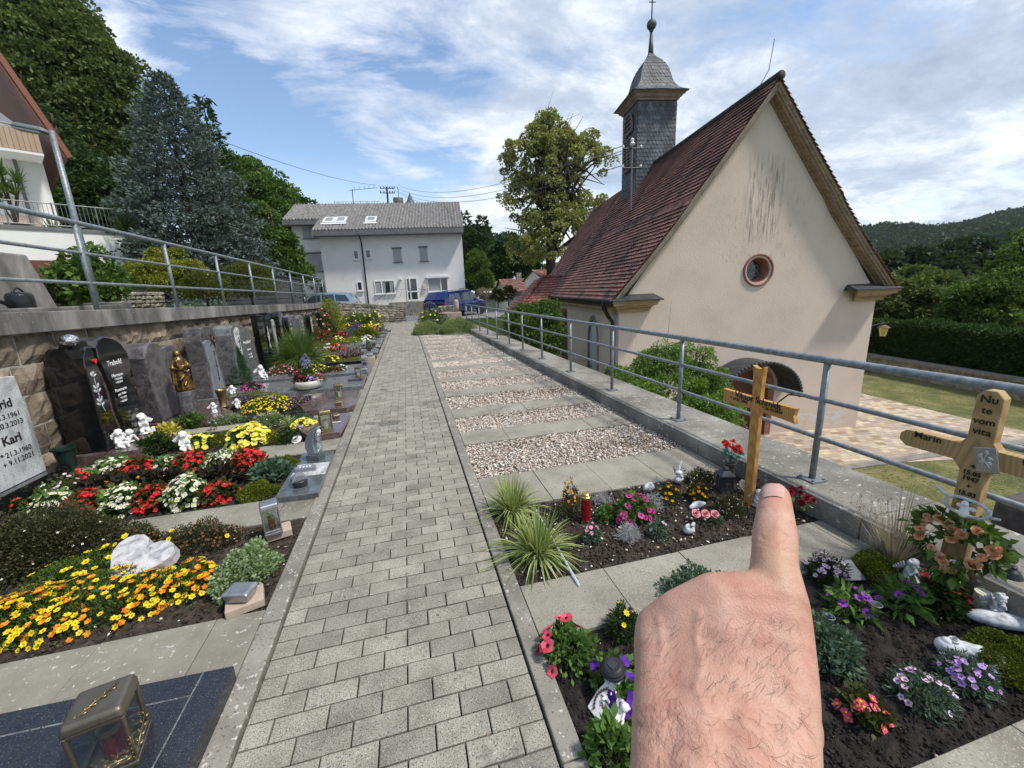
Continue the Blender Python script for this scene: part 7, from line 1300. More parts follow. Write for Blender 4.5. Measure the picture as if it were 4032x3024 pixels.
# ---------------------------------------------------------------- LEFT: statue grave
slab('red brown granite base with statue column and brass vase', [(-3.58,5.98),(-2.45,5.98),(-2.5,6.3),(-2.75,6.6),(-2.6,7.02),(-3.58,7.02)], -.03, .10, 'gred', 'plinth')
headstone('dark grey gneiss headstone with rounded lobes and bronze cross behind the statue', -3.2, .36, [(6.05,.1),(6.0,.5),(5.98,.95),(6.04,1.07),(6.14,1.13),(6.28,1.12),(6.40,1.03),(6.50,1.045),(6.62,1.05),(6.74,1.0),(6.82,.88),(6.83,.5),(6.78,.1)], 'gneissd', bevel=.02)
t = thing('bronze_cross', 'small bronze cross with figure fixed to the dark grey gneiss headstone', 'cross', (-3.19,0,0)); p = PX('A', 1085, 370, -3.19); b = MB(); b.box((.01,p.y,p.z-.02), (.015,.018,.30)); b.box((.01,p.y,p.z+.06), (.015,.14,.018)); b.build('cross', M['bronze'], t, bevel=.003)
p = Vector((-2.97, 6.22, .1)); b = MB(); b.lathe([(.115,0),(.112,.1),(.105,.2),(.108,.3),(.10,.36)], (0,0,0), 20); o = b.build('stone_column', M['gneissd'], None, bevel=.008); o.location = p; tag(o, 'short round stone column carrying the bronze statue', 'column')
t = thing('bronze_statue', 'bronze statue of a robed mother holding a child on the short stone column', 'statue', (p.x, p.y, .46), R(45)); s = .53
pr = [('e',(0,0,.91*s),(.065*s,.075*s,.085*s)), ('e',(0,.02*s,.925*s),(.085*s,.09*s,.10*s)), ('c',(0,.01*s,.84*s),(0,0,.78*s),.04*s,.06*s), ('c',(0,0,.76*s),(0,.01*s,.55*s),.12*s,.12*s), ('c',(0,.01*s,.55*s),(.02*s,0,.08*s),.13*s,.19*s), ('c',(.11*s,0,.75*s),(.17*s,-.08*s,.6*s),.05*s,.045*s), ('c',(.17*s,-.08*s,.6*s),(.02*s,-.16*s,.63*s),.045*s,.035*s), ('c',(-.11*s,0,.75*s),(-.18*s,-.04*s,.6*s),.05*s,.045*s), ('c',(-.18*s,-.04*s,.6*s),(-.06*s,-.17*s,.56*s),.045*s,.035*s),
      ('e',(-.09*s,-.13*s,.76*s),(.05*s,.05*s,.055*s)), ('c',(-.08*s,-.13*s,.68*s),(-.03*s,-.15*s,.58*s),.055*s,.06*s), ('c',(-.03*s,-.15*s,.57*s),(.06*s,-.18*s,.47*s),.035*s,.025*s), ('e',(0,0,.03*s),(.2*s,.18*s,.04*s)), ('c',(-.16*s,.0,.60*s),(-.2*s,-.03*s,.2*s),.05*s,.03*s), ('c',(.13*s,-.09*s,.5*s),(-.1*s,-.15*s,.3*s),.035*s,.03*s), ('c',(.15*s,-.05*s,.38*s),(-.04*s,-.19*s,.16*s),.03*s,.025*s)]
for i in range(9): a = R(-160+40*i-10); pr.append(('c',(.10*s*math.cos(a),.10*s*math.sin(a),.48*s),(.19*s*math.cos(a+.15)+.02*s,.17*s*math.sin(a+.15),.04*s),.022*s,.03*s))
sculpt('figure', pr, .0065, M['bronze'], t, 2)
b = MB(); p = G('A', 1392, 630, .1); t = thing('brass_vase', 'tall golden brass vase beside the stone column', 'vase', p); b.lathe([(.06,0),(.045,.03),(.05,.12),(.068,.24),(.075,.255),(.062,.25),(.05,.2)], (0,0,0), 20, caps=False); b.build('body', M['brass'], t, smooth=True)
cherub('small white angel on a little stand left of the brass vase', G('A', 1335, 672, .1), R(40), .15, pose='pray'); cherub('white curled angel beside the yellow mound', G('A', 1480, 640, .05), R(30), .14, pose='sit'); cherub('white cherub behind the brass vase', G('A', 1400, 570, .1)+Vector((0,.3,-.05)), R(30), .17, pose='sit')
frame_box('dark polished border around the yellow mound bed', -2.72, -1.5, 6.0, 7.02, .06, .06, 'gblack')
pl('wide low mound of bright yellow button flowers', 'P', 620, 760, .40, .34, .17, 'l_mid', 5200, .02, .01, [('f_yel',5,.013,430,None)], name='yellow_flower_mound', inner=.3); pl('purple grey leaved plant left of the yellow mound', 'P', 230, 700, .26, .25, .13, 'l_plum', 1900, .028, .02, [('f_lil',4,.008,40,None)], name='purple_plant', group='purple grey foliage around the yellow mound'); pl('purple grey leaved plant right of the yellow mound', 'P', 1000, 720, .24, .24, .14, 'l_plum', 1900, .028, .02, [('f_lil',4,.008,60,None)], name='purple_plant', group='purple grey foliage around the yellow mound')
slab('glossy red brown granite slab with hourglass lantern, fourth grave', [(-1.50,5.96),(-.945,5.90),(-.853,6.05),(-.87,7.03),(-1.62,7.03),(-1.55,6.6),(-1.65,6.35)], -.03, .075, 'gred')
lantern('grave_lantern', 'waisted golden lantern on the glossy red brown slab', G('P', 1610, 620, .075), R(12), .12, .23, M['brass'], 'wax', 'waist'); holybox('low golden holy water bowl in front of the waisted lantern', G('P', 1595, 710, .075), R(15), .10, 'brass')
CP = 'dark plastic vases lying at the foot of the wall'
cup('green plastic vase standing upright by the wall left of the sun headstone', (-3.4,7.2,.0), .075, .2, 'gplast', CP); cup('empty vase lying on its side showing its pale inside', (-3.3,7.05,.07), .07, .2, 'heartg', CP, tilt=R(80))
# ---------------------------------------------------------------- LEFT: sun headstone grave
slab('grey granite slab with pale stone planter bowl, fifth grave', [(-3.5,7.37),(-.869,7.35),(-.888,8.40),(-3.5,8.41)], -.03, .07, 'ggrey')
t = headstone('narrow dark headstone with blue grey front, bronze sun and vertical lettering', -3.2, .24, [(7.46,.07),(7.50,.6),(7.46,1.0),(7.52,1.19),(7.70,1.215),(7.92,1.20),(8.02,1.06),(7.98,.75),(8.02,.45),(8.0,.07)], 'gneissd', texts=())
b = MB(); b.prism([(7.47,.07),(7.52,.5),(7.46,.97),(7.60,1.0),(7.78,.98),(7.82,.7),(7.86,.4),(7.9,.07)], (.0,0,0), U1, V1, (.035,0,0)); b.build('front_stone', M['bluestone'], t, bevel=.008)
for i, ch_ in enumerate('ZIEGLER'): p = PX('A', 1332+5.4*i, 300+26.5*i, -3.165); text(ch_, .08, M['ink'], t, (.037, p.y, p.z), U1, V1, off=.002)
p = PX('A', 1322, 215, -3.16); b = MB(); b.lathe([(.0,0)]*1, (0,0,0), 3) if False else None
for i in range(10): a = 6.283*i/10; l = .11 if i % 2 else .15; b.prism([(.035*math.cos(a-.3),.035*math.sin(a-.3)),(.035*math.cos(a+.3),.035*math.sin(a+.3)),(l*math.cos(a),l*math.sin(a))], (.036,p.y,p.z), U1, V1, (.012,0,0))
b.tube([(.05,p.y+.042*math.cos(a),p.z+.042*math.sin(a)) for a in [R(20*i) for i in range(19)]], .012, 6); b.build('bronze_sun', pm('dark_bronze', [(.06,.04,.03),(.12,.085,.06)], 9, .6, metal=.4), t)
moss('flat moss bed beside the sun headstone', 'A', 1530, 575, .42, .26, .07, 5500, .06); pl('magenta flowers in front of the small cypress', 'A', 1570, 530, .17, .1, .12, 'l_dark', 420, .035, .02, [('f_mag',5,.024,50,None)], name='magenta_flowers', z=.06)
p = G('P', 1170, 475, .07); t = thing('planter_bowl', 'wide pale stone bowl planted with purple and white flowers', 'planter', p); b = MB(); b.lathe([(.13,0),(.20,.03),(.235,.09),(.22,.14),(.205,.15),(.19,.14),(.0,.12)], (0,0,0), 28, caps=False); b.build('bowl', M['ceram'], t, smooth=True)
BP = 'plants growing in the pale stone bowl'
for dx, dy, r, h, lf, n, ln, fl, lab in ((-.10,-.02,.11,.17,'l_begdark',260,.06,[('f_dred',4,.025,40,None)],'dark red foliage at the left of the stone bowl'),(.04,-.06,.09,.12,'l_mid',180,.03,[('f_lil',5,.02,36,None)],'lilac flowers at the front of the stone bowl'),(.17,-.02,.12,.14,'l_mid',500,.028,[('f_pink',5,.016,18,None),('f_mag',5,.02,6,None)],'trailing pink flowers over the right side of the bowl'),(-.08,.08,.06,.22,'l_mid',120,.03,[('f_wht',5,.02,14,None)],'white flowers at the back of the stone bowl'),(.02,.06,.08,.3,'l_mid',420,.05,(),'tall green stems of the blue sage in the bowl')): plant('bowl_plant', lab, 'plant', (p.x+dx,p.y+dy,.17), r, r, h, lf, n, ln, ln*.5, fl, BP)
plant('bowl_plant', 'blue flower spikes of the sage rising from the bowl', 'plant', (p.x+.0,p.y+.06,.42), .07, .07, .22, 'l_mid', 60, .03, .01, [('f_salv',4,.013,240,None)], BP)
slab('dark stone step with lantern at the path end of the grey granite slab', [(-1.16,7.80),(-.90,7.78),(-.90,8.16),(-1.17,8.16)], .071, .12, 'gneissd', 'lantern_base'); lantern('grave_lantern', 'small dark bronze lantern with white candle on the dark stone step', G('P', 1885, 310, .12), R(8), .10, .19, M['bronze'], 'figure')
# ---------------------------------------------------------------- LEFT: cross headstone grave
frame_box('wide grey granite border around the sixth grave', -3.5, -.87, 8.54, 9.60, .13, .10, 'ggrey'); slab('grey granite slab left inside the sixth grave under the seated angel', [(-3.36,8.675),(-2.6,8.675),(-2.45,9.0),(-2.6,9.46),(-3.36,9.46)], -.02, .095, 'ggrey'); slab('grey granite slab at the path end of the sixth grave', [(-1.75,8.675),(-1.01,8.675),(-1.01,9.46),(-1.4,9.46),(-1.5,9.2)], -.02, .095, 'ggrey')
t = headstone('grey granite headstone with carved cross and rays, slanted top', -3.1, .30, [(8.38,.1),(8.36,1.0),(8.42,1.12),(8.55,1.17),(8.70,1.14),(8.95,1.12),(9.40,1.02),(9.52,.1)], 'ggrey', texts=[('Pestalutti', 9.05, .80, .085, {'sx':1.2}), ('Manfred', 9.07, .65, .055, {}), ('* 31.1.1959', 9.1, .55, .04, {}), ('+ 8.11.2009', 9.12, .49, .04, {})])
b = MB(); b.prism([(8.5,1.05),(8.62,1.13),(8.74,1.10),(8.72,.75),(8.74,.45),(8.80,.18),(8.70,.2),(8.6,.6),(8.5,.85)], (.001,0,0), U1, V1, (.004,0,0)); b.build('light_panel', M['figg'], t); b = MB(); b.box((.008,8.66,.82), (.008,.025,.24)); b.box((.008,8.66,.86), (.008,.13,.025))
for a in (20,50,80,110,140): b.tube([(.006,8.66+.06*math.cos(R(a)),.93+.06*math.sin(R(a))),(.006,8.66+.15*math.cos(R(a)),.93+.15*math.sin(R(a)))], .004, 4)
b.build('carved_cross', M['ggrey'], t)
cherub('seated white angel with wings on the corner of the sixth grave', G('A', 1632, 458, .095), R(50), .27, pose='sit')
p = G('A', 1500, 515); t = thing('dwarf_cypress', 'slim pointed dark green dwarf cypress before the cross headstone', 'shrub', p); rg = np.random.default_rng(83); n = 9000; z = rg.uniform(0,1,n)**.8; a = rg.uniform(0,6.283,n); r = .21*(1-z)**.62*rg.uniform(.6,1.05,n)*(1+.15*np.sin(a*5+z*20))+.008; P = np.stack([np.cos(a)*r, np.sin(a)*r, z*.86], 1); D = np.stack([np.cos(a)*.5, np.sin(a)*.5, np.full(n,1.2)], 1)+rg.normal(size=(n,3))*.35; npmesh('foliage', leafquads(P, D, .04, .011, rg), 4, M['l_cyp'], t); b = MB(); b.tube([(0,0,-.02),(0,0,.6)], [.025,.008], 6); b.build('stem', M['bark'], t)
pl('red and pink carnation cushion in the sixth grave', 'P', 790, 290, .26, .2, .22, 'l_mid', 1200, .035, .018, [('f_dred',5,.02,90,None),('f_pink',5,.02,60,None)], name='carnation_cushion', z=.05); pl('low red green plant right of the carnation cushion', 'P', 960, 270, .2, .15, .12, 'l_begred', 600, .04, .02, [('f_red',4,.012,20,None)], name='low_flowers', z=.05); pl('yellow flowers behind the stone bowl', 'P', 1290, 245, .24, .16, .17, 'l_mid', 600, .03, .015, [('f_yel',5,.018,110,None)], name='yellow_flowers', z=.05); pl('red low plant with tiny flowers in front of the black border', 'P', 1500, 260, .26, .15, .14, 'l_begred', 900, .03, .02, [('f_red',4,.015,45,None)], name='low_flowers', z=.05); pl('white daisies at the right end of the red plants', 'P', 1640, 230, .12, .1, .14, 'l_mid', 240, .03, .015, [('f_wht',6,.022,44,None)], name='white_daisies', z=.05)
lantern('grave_lantern', 'white metal lantern with red candle on the sixth grave beside the path', G('P', 1985, 165, .1), R(5), .115, .23, M['silver']); holybox('white lidded holy water box in front of the white lantern', G('P', 1975, 225, .1), R(5), .11, 'silver')
# ---------------------------------------------------------------- LEFT: further graves
frame_box('long black polished border of the seventh grave with the big grass', -3.5, -1.12, 9.98, 11.35, .07, .12, 'gblack')
t = headstone('black polished folded headstone with the vertical name JANIA', -3.2, .12, [(10.20,.02),(10.12,1.28),(10.62,1.24),(10.62,.02)], 'gblack'); b = MB(); b.prism([(10.63,.02),(10.63,1.24),(11.0,1.21),(11.05,.02)], (.03,0,0), U1, V1, (-.14,0,0)); b.build('second_leaf', M['gblack'], t, bevel=.006); b = MB(); b.prism([(11.06,.02),(11.02,1.1),(11.12,1.12),(11.17,.02)], (.05,0,0), U1, V1, (-.12,0,0)); b.build('white_strip', M['gneiss'], t); b = MB(); b.box((.06,11.1,.95), (.02,.02,.25)); b.box((.06,11.1,.97), (.02,.14,.02)); b.build('metal_cross', M['silver'], t)
for i, ch_ in enumerate('JANIA'): p = PX('Y', 612+10*i, 195+58*i, -3.165); text(ch_, .155, M['letw'], t, (.033, p.y, p.z), U1, V1, off=.003)
t = thing('ornamental_grass', 'huge arching green fountain grass hiding the foot of the black headstones', 'grass', (-2.62,10.75,.02)); blades('blades', 3000, 1.05, 1.0, .011, M['l_grass'], t, np.random.default_rng(84), 6, .12, .85)
HG = 'dark headstones standing in a row along the far wall'
for (y0, y1, h, X, mt, dpp, lab, tx) in ((11.75,12.2,1.27,-3.2,'gblack',.3,'tall black headstone right behind the JANIA stone',None),(12.25,12.6,1.12,-3.12,'gblack',.14,'black headstone with white vertical lettering and wavy edge','TH'),(12.95,13.45,1.12,-3.2,'gneissd',.3,'dull grey flat topped headstone behind the wavy one',None),(13.55,14.1,1.10,-3.15,'ggrey',.2,'grey headstone with white vertical lettering and white line','HEUER'),(14.35,14.75,1.1,-3.2,'gblack',.3,'narrow black headstone with rounded top',None),(14.85,15.4,1.07,-3.12,'gblack',.15,'black headstone with white cross and three short lines','K'),(15.7,16.3,.98,-3.2,'gred',.25,'brown granite headstone beside the yellow green bush',None),(17.0,17.5,1.05,-3.2,'gblack',.3,'black headstone partly behind the tall red roses',None),(18.2,18.7,1.05,-3.2,'gneissd',.3,'dark grey headstone before the last one',None),(19.6,20.2,1.08,-3.2,'gneissd',.3,'last dark grey headstone by the rubble wall',None)):
    t = headstone(lab, X, dpp, [(y0,0),(y0,h*.92),(y0+.08,h*.985),((y0+y1)/2,h),(y1-.06,h*.965),(y1,h*.9),(y1,0)], mt, HG)
    if tx:
        for i in range(4): b = MB(); 
        for i, ch_ in enumerate({'TH':'MEIER','HEUER':'BAUER','K':''}[tx]): text(ch_, .085, M['letw'], t, (.002,(y0+y1)/2+.05,h*.8-.12*i), U1, V1)
        if tx == 'K': b = MB(); b.box((.01,y0+.14,.72), (.012,.022,.5)); b.box((.01,y0+.14,.84), (.012,.16,.022)); b.build('white_cross', M['letw'], t)
for (yy, x0, lab, mt) in ((11.5,-1.9,'dark granite slab of the eighth grave with two lanterns','ggrey'),(12.62,-1.75,'black edged slab of the ninth grave','gblack'),(13.62,-1.7,'grey slab of the tenth grave with the glass bowl','ggrey'),(14.45,-1.7,'pale grey slab of the eleventh grave','ggrey'),(15.9,-1.8,'grey slab of the twelfth grave with two small lanterns','ggrey'),(17.35,-1.8,'last dark slab before the widening of the path','ggrey')): slab(lab, [(x0,yy),(-.885,yy),(-.885,yy+.78),(x0,yy+.78)], -.03, .09, mt)
FL = 'small lanterns on the far graves along the path'
for k, x, y, w, h, mt, lab in (('X',780,800,.11,.24,'silver','white lantern with bright red candle standing on the corner of the seventh grave'),('X',768,660,.11,.2,'silver','white lantern with dark red candle just behind the first white one'),('X',845,560,.11,.26,'anth','dark narrow lantern with pale candle before the glass bowl'),('X',928,530,.11,.24,'silver','grey lantern with red candle right of the dark narrow one'),('X',930,390,.11,.16,'bronze','small dark lantern behind the white daisies'),('X',1027,285,.12,.28,'silver','slim silver lantern near the far end of the graves'),('X',1066,240,.12,.22,'bronze','small brown lantern, farthest of all')):
    lantern('grave_lantern', lab, G(k, x, y, .09), 0, w, h, M[mt], 'redcan', group=FL)
p = G('X', 870, 800, .0); b = MB(); b.box((0,0,.1), (.2,.28,.2)); o = b.build('stone_block', M['block'], None, bevel=.006); o.location = (p.x,p.y+.1,0); tag(o, 'beige stone block beside the white lanterns', 'block'); holybox('white lidded box on top of the beige block', (p.x,p.y+.1,.2), 0, .16, 'silver')
FP = 'flowers and small plants on the far graves'
def fp_(k, x, y, r, h, leaf, fl, lab, n=500, Ln=.045, ry=None): return pl(lab, k, x, y, r, ry or r, h, leaf, n, Ln, Ln*.5, fl, name='bedding_plant', group=FP, z=.03)
fp_('X',255,740,.22,.17,'l_mid',[('f_yel',5,.03,60,None)],'yellow round flower cushion inside the black border'); fp_('X',560,660,.48,.2,'l_plum',[('f_rose',4,.012,120,None)],'purple brown heather like plant inside the black border',1200); fp_('X',640,730,.5,.1,'l_yelbush',[],'low olive yellow ground plant inside the black border',1400,.035,.2); fp_('X',340,590,.26,.24,'l_mid',[('f_red',5,.035,70,None),('f_pink',5,.03,25,None)],'red and pink cushion behind the black border'); fp_('X',215,560,.14,.2,'l_mid',[('f_wht',6,.04,18,None)],'white blossoms left of the red and pink cushion',160); fp_('X',140,530,.18,.25,'l_mid',[('f_dred',5,.03,24,None)],'dark red flowers at the edge of the big grass',260)
fp_('X',560,560,.4,.2,'l_blue',[],'silvery blue plant behind the purple brown one',900); fp_('X',60,430,.45,.45,'l_bronze',[('f_omix',4,.02,60,None)],'rusty orange leaved shrub above the big grass',1300,.07); fp_('X',370,440,.2,.22,'l_lime',[('f_pyel',5,.04,26,None)],'pale yellow flowers in the middle of the far beds',200); fp_('X',430,370,.26,.28,'l_begred',[('f_dred',5,.035,60,None),('f_cor',5,.03,20,None)],'dark red begonia group behind the yellow flowers'); fp_('X',580,340,.4,.34,'l_sedum',[],'rounded grey green cushion in the far beds',1600); fp_('X',590,440,.5,.18,'l_lime',[('f_pyel',4,.02,20,None)],'flat lime green cushion behind the silvery plant',1500); fp_('X',810,370,.42,.38,'l_moss',[('f_omix',4,.02,20,None)],'yellow green grassy cushion before the daisies',1800,.09); fp_('X',820,420,.24,.2,'l_plum',[('f_wht',6,.045,40,None)],'white daisy group beside the small dark lantern'); fp_('X',640,265,.34,.3,'l_dark',[('f_vio',5,.04,110,None)],'deep violet petunias near the rubble wall'); fp_('X',500,240,.25,.3,'l_mid',[('f_yel',5,.045,30,None),('f_org',5,.05,10,None)],'yellow and orange flowers left of the violet ones'); fp_('X',820,235,.35,.25,'l_mid',[('f_yel',5,.04,60,None)],'yellow marigold strip right of the violet petunias'); fp_('X',870,290,.4,.25,'l_begred',[('f_cor',5,.03,40,None)],'reddish mixed plants before the silver lantern'); fp_('X',960,230,.25,.3,'l_mid',[('f_yel',5,.045,26,None)],'yellow flowers beside the farthest lanterns')
fp_('X',280,480,.4,.16,'l_moss',[],'flat green cushion in front of the rose bush',1000); fp_('X',650,620,.25,.16,'l_moss',[],'small bright green tuft at the path side of the black border',500); fp_('X',270,555,.2,.12,'l_sedum',[('f_lpink',4,.02,16,None)],'grey leaved plant under the red and pink cushion',500)
p = G('X', 250, 370, 0); conifer('thuja', 'bright yellow green pointed thuja behind the red roses', (p.x-.1,p.y+1.2,0), 1.35, .55, 'l_lime', 18, 85, .9, .09, 26, cat='shrub')
pl('tall climbing rose with deep pink and red blossoms before the thuja', 'X', 170, 385, .42, .35, 1.05, 'l_dark', 700, .07, .045, [('f_dred',5,.055,34,None),('f_rose',5,.05,22,None)], name='rose_bush', inner=.5)
pl('wide green shrub with small yellow flowers in front of the rubble wall, left one', 'X', 640, 200, .85, .45, .75, 'l_mid', 2600, .075, .035, [('f_pyel',5,.04,60,None)], name='flowering_shrub'); pl('green shrub with brighter yellow flowers nearest the path by the rubble wall', 'X', 900, 190, .6, .4, .85, 'l_mid', 1800, .075, .035, [('f_pyel',5,.05,40,None)], name='flowering_shrub')
pl('salmon pink roses in front of the rubble wall', 'X', 410, 240, .25, .25, .75, 'l_dark', 240, .06, .035, [('f_peach',5,.08,7,None)], name='rose_bush', lift=.5)
# shrubs closing the gravel strip
JN = 'juniper cushions at the far end of the gravel strip'
pl('low rounded pale juniper on the left beside the path', 'S', 1060, 425, .66, .55, .46, 'l_juni', 16000, .032, .02, (), name='juniper', group=JN, inner=.65); pl('larger rounded pale juniper on the right beside the parapet', 'S', 1480, 415, .72, .6, .58, 'l_juni', 18000, .032, .02, (), name='juniper', group=JN, inner=.65); pl('small juniper lobe between the two big cushions', 'S', 1290, 425, .35, .3, .22, 'l_juni', 5000, .032, .02, (), name='juniper', group=JN, inner=.65)
plant('flowering_shrub', 'shrub with yellow flowers behind the junipers beside the gate', 'shrub', (1.2,19.6,0), .85, .6, .8, 'l_mid', 2600, .085, .035, [('f_pyel',5,.05,30,None)])
# ---------------------------------------------------------------- RIGHT: first flower grave
def tuft(name, lab, p, n, ln, spread, w, mat, seed, droop=.9, r0=.05, seg=6, cat='grass', group=None): t = thing(name, lab, cat, p, 0, group); blades('blades', n, ln, spread, w, M[mat], t, np.random.default_rng(seed), seg, r0, droop); return t
CG = 'variegated sedge tufts beside the kerb'
tuft('variegated_sedge', 'front tuft of cream striped sedge beside the path kerb', G('G', 500, 610), 300, .37, 1.0, .0085, 'l_grassv', 90, .95, .05, group=CG); tuft('variegated_sedge', 'rear tuft of cream striped sedge nearest the gravel', G('G', 345, 340), 300, .36, 1.0, .0085, 'l_grassv', 91, .95, .05, group=CG)
p = G('G', 800, 390, 0); t = thing('grave_candle', 'tall dark red candle with brass lid between sedge and petunias', 'candle', p); b = MB(); b.lathe([(.033,0),(.034,.006),(.032,.01),(.032,.165)], (0,0,0), 24); b.build('body', M['redcan'], t, smooth=False); b = MB(); b.lathe([(.034,.165),(.036,.168),(.036,.185),(.03,.19),(.028,.203),(.022,.208),(.022,.206),(.0,.204)], (0,0,0), 24); b.build('lid', M['gold'], t, smooth=False)
pl('upright wallflower with faded yellow blossoms behind the red candle', 'G', 705, 345, .06, .05, .25, 'l_heath', 700, .028, .007, [('f_org',4,.010,34,None),('f_bud',4,.008,30,None)], name='wallflower', inner=.2)
pl('brownish low plant between the sedge and the candle', 'G', 680, 390, .10, .07, .12, 'l_heath', 700, .03, .006, (), name='wallflower')
pl('small pink carnation in front of the red candle', 'G', 835, 520, .055, .05, .11, 'l_sedum', 420, .03, .009, [('f_pink',5,.014,20,'f_rose')], name='carnation', lift=.55); pl('tiny white and purple carnation right of the petunias', 'G', 1245, 490, .06, .055, .11, 'l_sedum', 460, .03, .008, [('f_lpink',5,.012,16,'f_mag')], name='carnation', lift=.4)
def wiry(lab, k, x, y, r, h, n=420, seed=1, grp='silver wire like plants'):
    p = G(k, x, y); t = thing('silver_bush', lab, 'plant', p, 0, grp); rg = np.random.default_rng(seed); b = MB()
    for i in range(n):
        d = unit(rg.normal(size=3)); d[2] = abs(d[2]); a = np.array(d)*np.array([r, r, h])*rg.uniform(.3, 1); b_ = a+rg.normal(size=3)*r*.22; c = b_+rg.normal(size=3)*r*.22; b_[2] = abs(b_[2]); c[2] = abs(c[2]); b.tube([a, b_, c], .0009, 3, False)
    b.build('stems', M['l_silver'], t)
wiry('silver wire plant in front of the magenta petunias', 'G', 1070, 500, .075, .09, 520, 1); wiry('silver wire plant left behind the magenta petunias', 'G', 905, 285, .065, .09, 320, 2); wiry('silver wire plant right behind the magenta petunias', 'G', 1225, 310, .07, .1, 360, 3)
pl('magenta veined petunia bush in the middle of the bed', 'G', 1090, 380, .155, .10, .17, 'l_fresh', 900, .034, .02, [('f_mag',5,.024,46,'f_dye')], name='petunia', inner=.4); pl('bright green round leaved sedum left of the petunias', 'G', 925, 385, .075, .06, .10, 'l_fresh', 500, .022, .019, (), name='sedum_plant', inner=.5)
TG_ = 'orange marigolds'
pl('marigold clump with orange flowers left of the angel', 'G', 1310, 275, .085, .07, .13, 'l_dark', 900, .028, .007, [('f_org',7,.016,18,None),('f_omix',7,.013,18,None)], group=TG_, name='marigold', lift=.3); pl('marigold clump with orange flowers right of the angel', 'G', 1490, 262, .085, .07, .12, 'l_dark', 900, .028, .007, [('f_org',7,.014,20,None),('f_omix',7,.012,20,None)], group=TG_, name='marigold', lift=.3)
# angel bust with raised wings
p = G('G', 1378, 160); t = thing('angel_figure', 'grey white angel bust with raised pointed wings on a heart shaped base', 'figurine', p, R(25)); s = .17
sculpt('body', [('e',(0,0,.18*s),(.26*s,.2*s,.2*s)),('e',(0,-.02*s,.45*s),(.14*s,.13*s,.14*s)),('e',(0,.0,.52*s),(.15*s,.14*s,.12*s)),('c',(.05*s,0,.3*s),(.04*s,-.14*s,.36*s),.07*s,.05*s),('c',(-.05*s,0,.3*s),(-.04*s,-.14*s,.36*s),.07*s,.05*s),('e',(0,-.15*s,.43*s),(.02*s,.03*s,.02*s))]+[('e',(.11*s*math.cos(i),.11*s*math.sin(i),.55*s),(.05*s,.05*s,.05*s)) for i in range(7)], .0028, M['figg'], t, 3)
for sg in (-1,1): b = MB(); b.prism([(0,0),(sg*.12*s,.1*s),(sg*.30*s,.46*s),(sg*.33*s,.62*s),(sg*.2*s,.52*s),(sg*.05*s,.36*s)], (sg*.06*s,.08*s,.38*s), (1,0,0), (0,0,1), (0,.05*s,0)); b.build('wing', M['figg'], t, bevel=.003)
text('In Liebe', .014, M['ink'], t, (0,-.0345,.033), (1,0,0), (0,0,1))
rock('horse_stone', 'small grey white carved stone at the back left of the marigolds', G('G', 1192, 205), .05, .03, .04, 'figg', 'ornament', .3, .2, 5)
pl('low brown heather behind the black lantern', 'G', 1505, 150, .12, .09, .10, 'l_heath', 1500, .02, .006, [('f_wht',4,.005,30,None)], name='heather', group='heather plants in the first flower grave'); pl('green heather with white buds in front of the black lantern', 'G', 1690, 350, .105, .09, .13, 'l_heath', 2600, .022, .0055, [('f_lpink',4,.0045,60,None)], name='heather', group='heather plants in the first flower grave')
t = lantern('grave_lantern', 'black metal lantern with cross windows beside the wooden cross', G('G', 1662, 205), R(-20), .095, .15, M['anth'], 'redcan', 'roof')
for sx, sy in ((0,-1),(-1,0),(1,0)):
    b = MB(); d = Vector((sx,sy,0)); e = Vector((-sy,sx,0)); b.M = Matrix.Translation(d*.0455+Vector((0,0,.064))); b.box((0,0,0), (abs(e.x)*.088+abs(d.x)*.002,abs(e.y)*.088+abs(d.y)*.002,.104)); b.build('side_plate', M['anth'], t)
    b = MB(); b.M = Matrix.Translation(d*.0470+Vector((0,0,.064))); b.box((0,0,0), (abs(e.x)*.009+abs(d.x)*.002,abs(e.y)*.009+abs(d.y)*.002,.06)); b.box((0,0,.010), (abs(e.x)*.04+abs(d.x)*.003,abs(e.y)*.04+abs(d.y)*.003,.009)); b.build('cross_window', M['gold'], t)
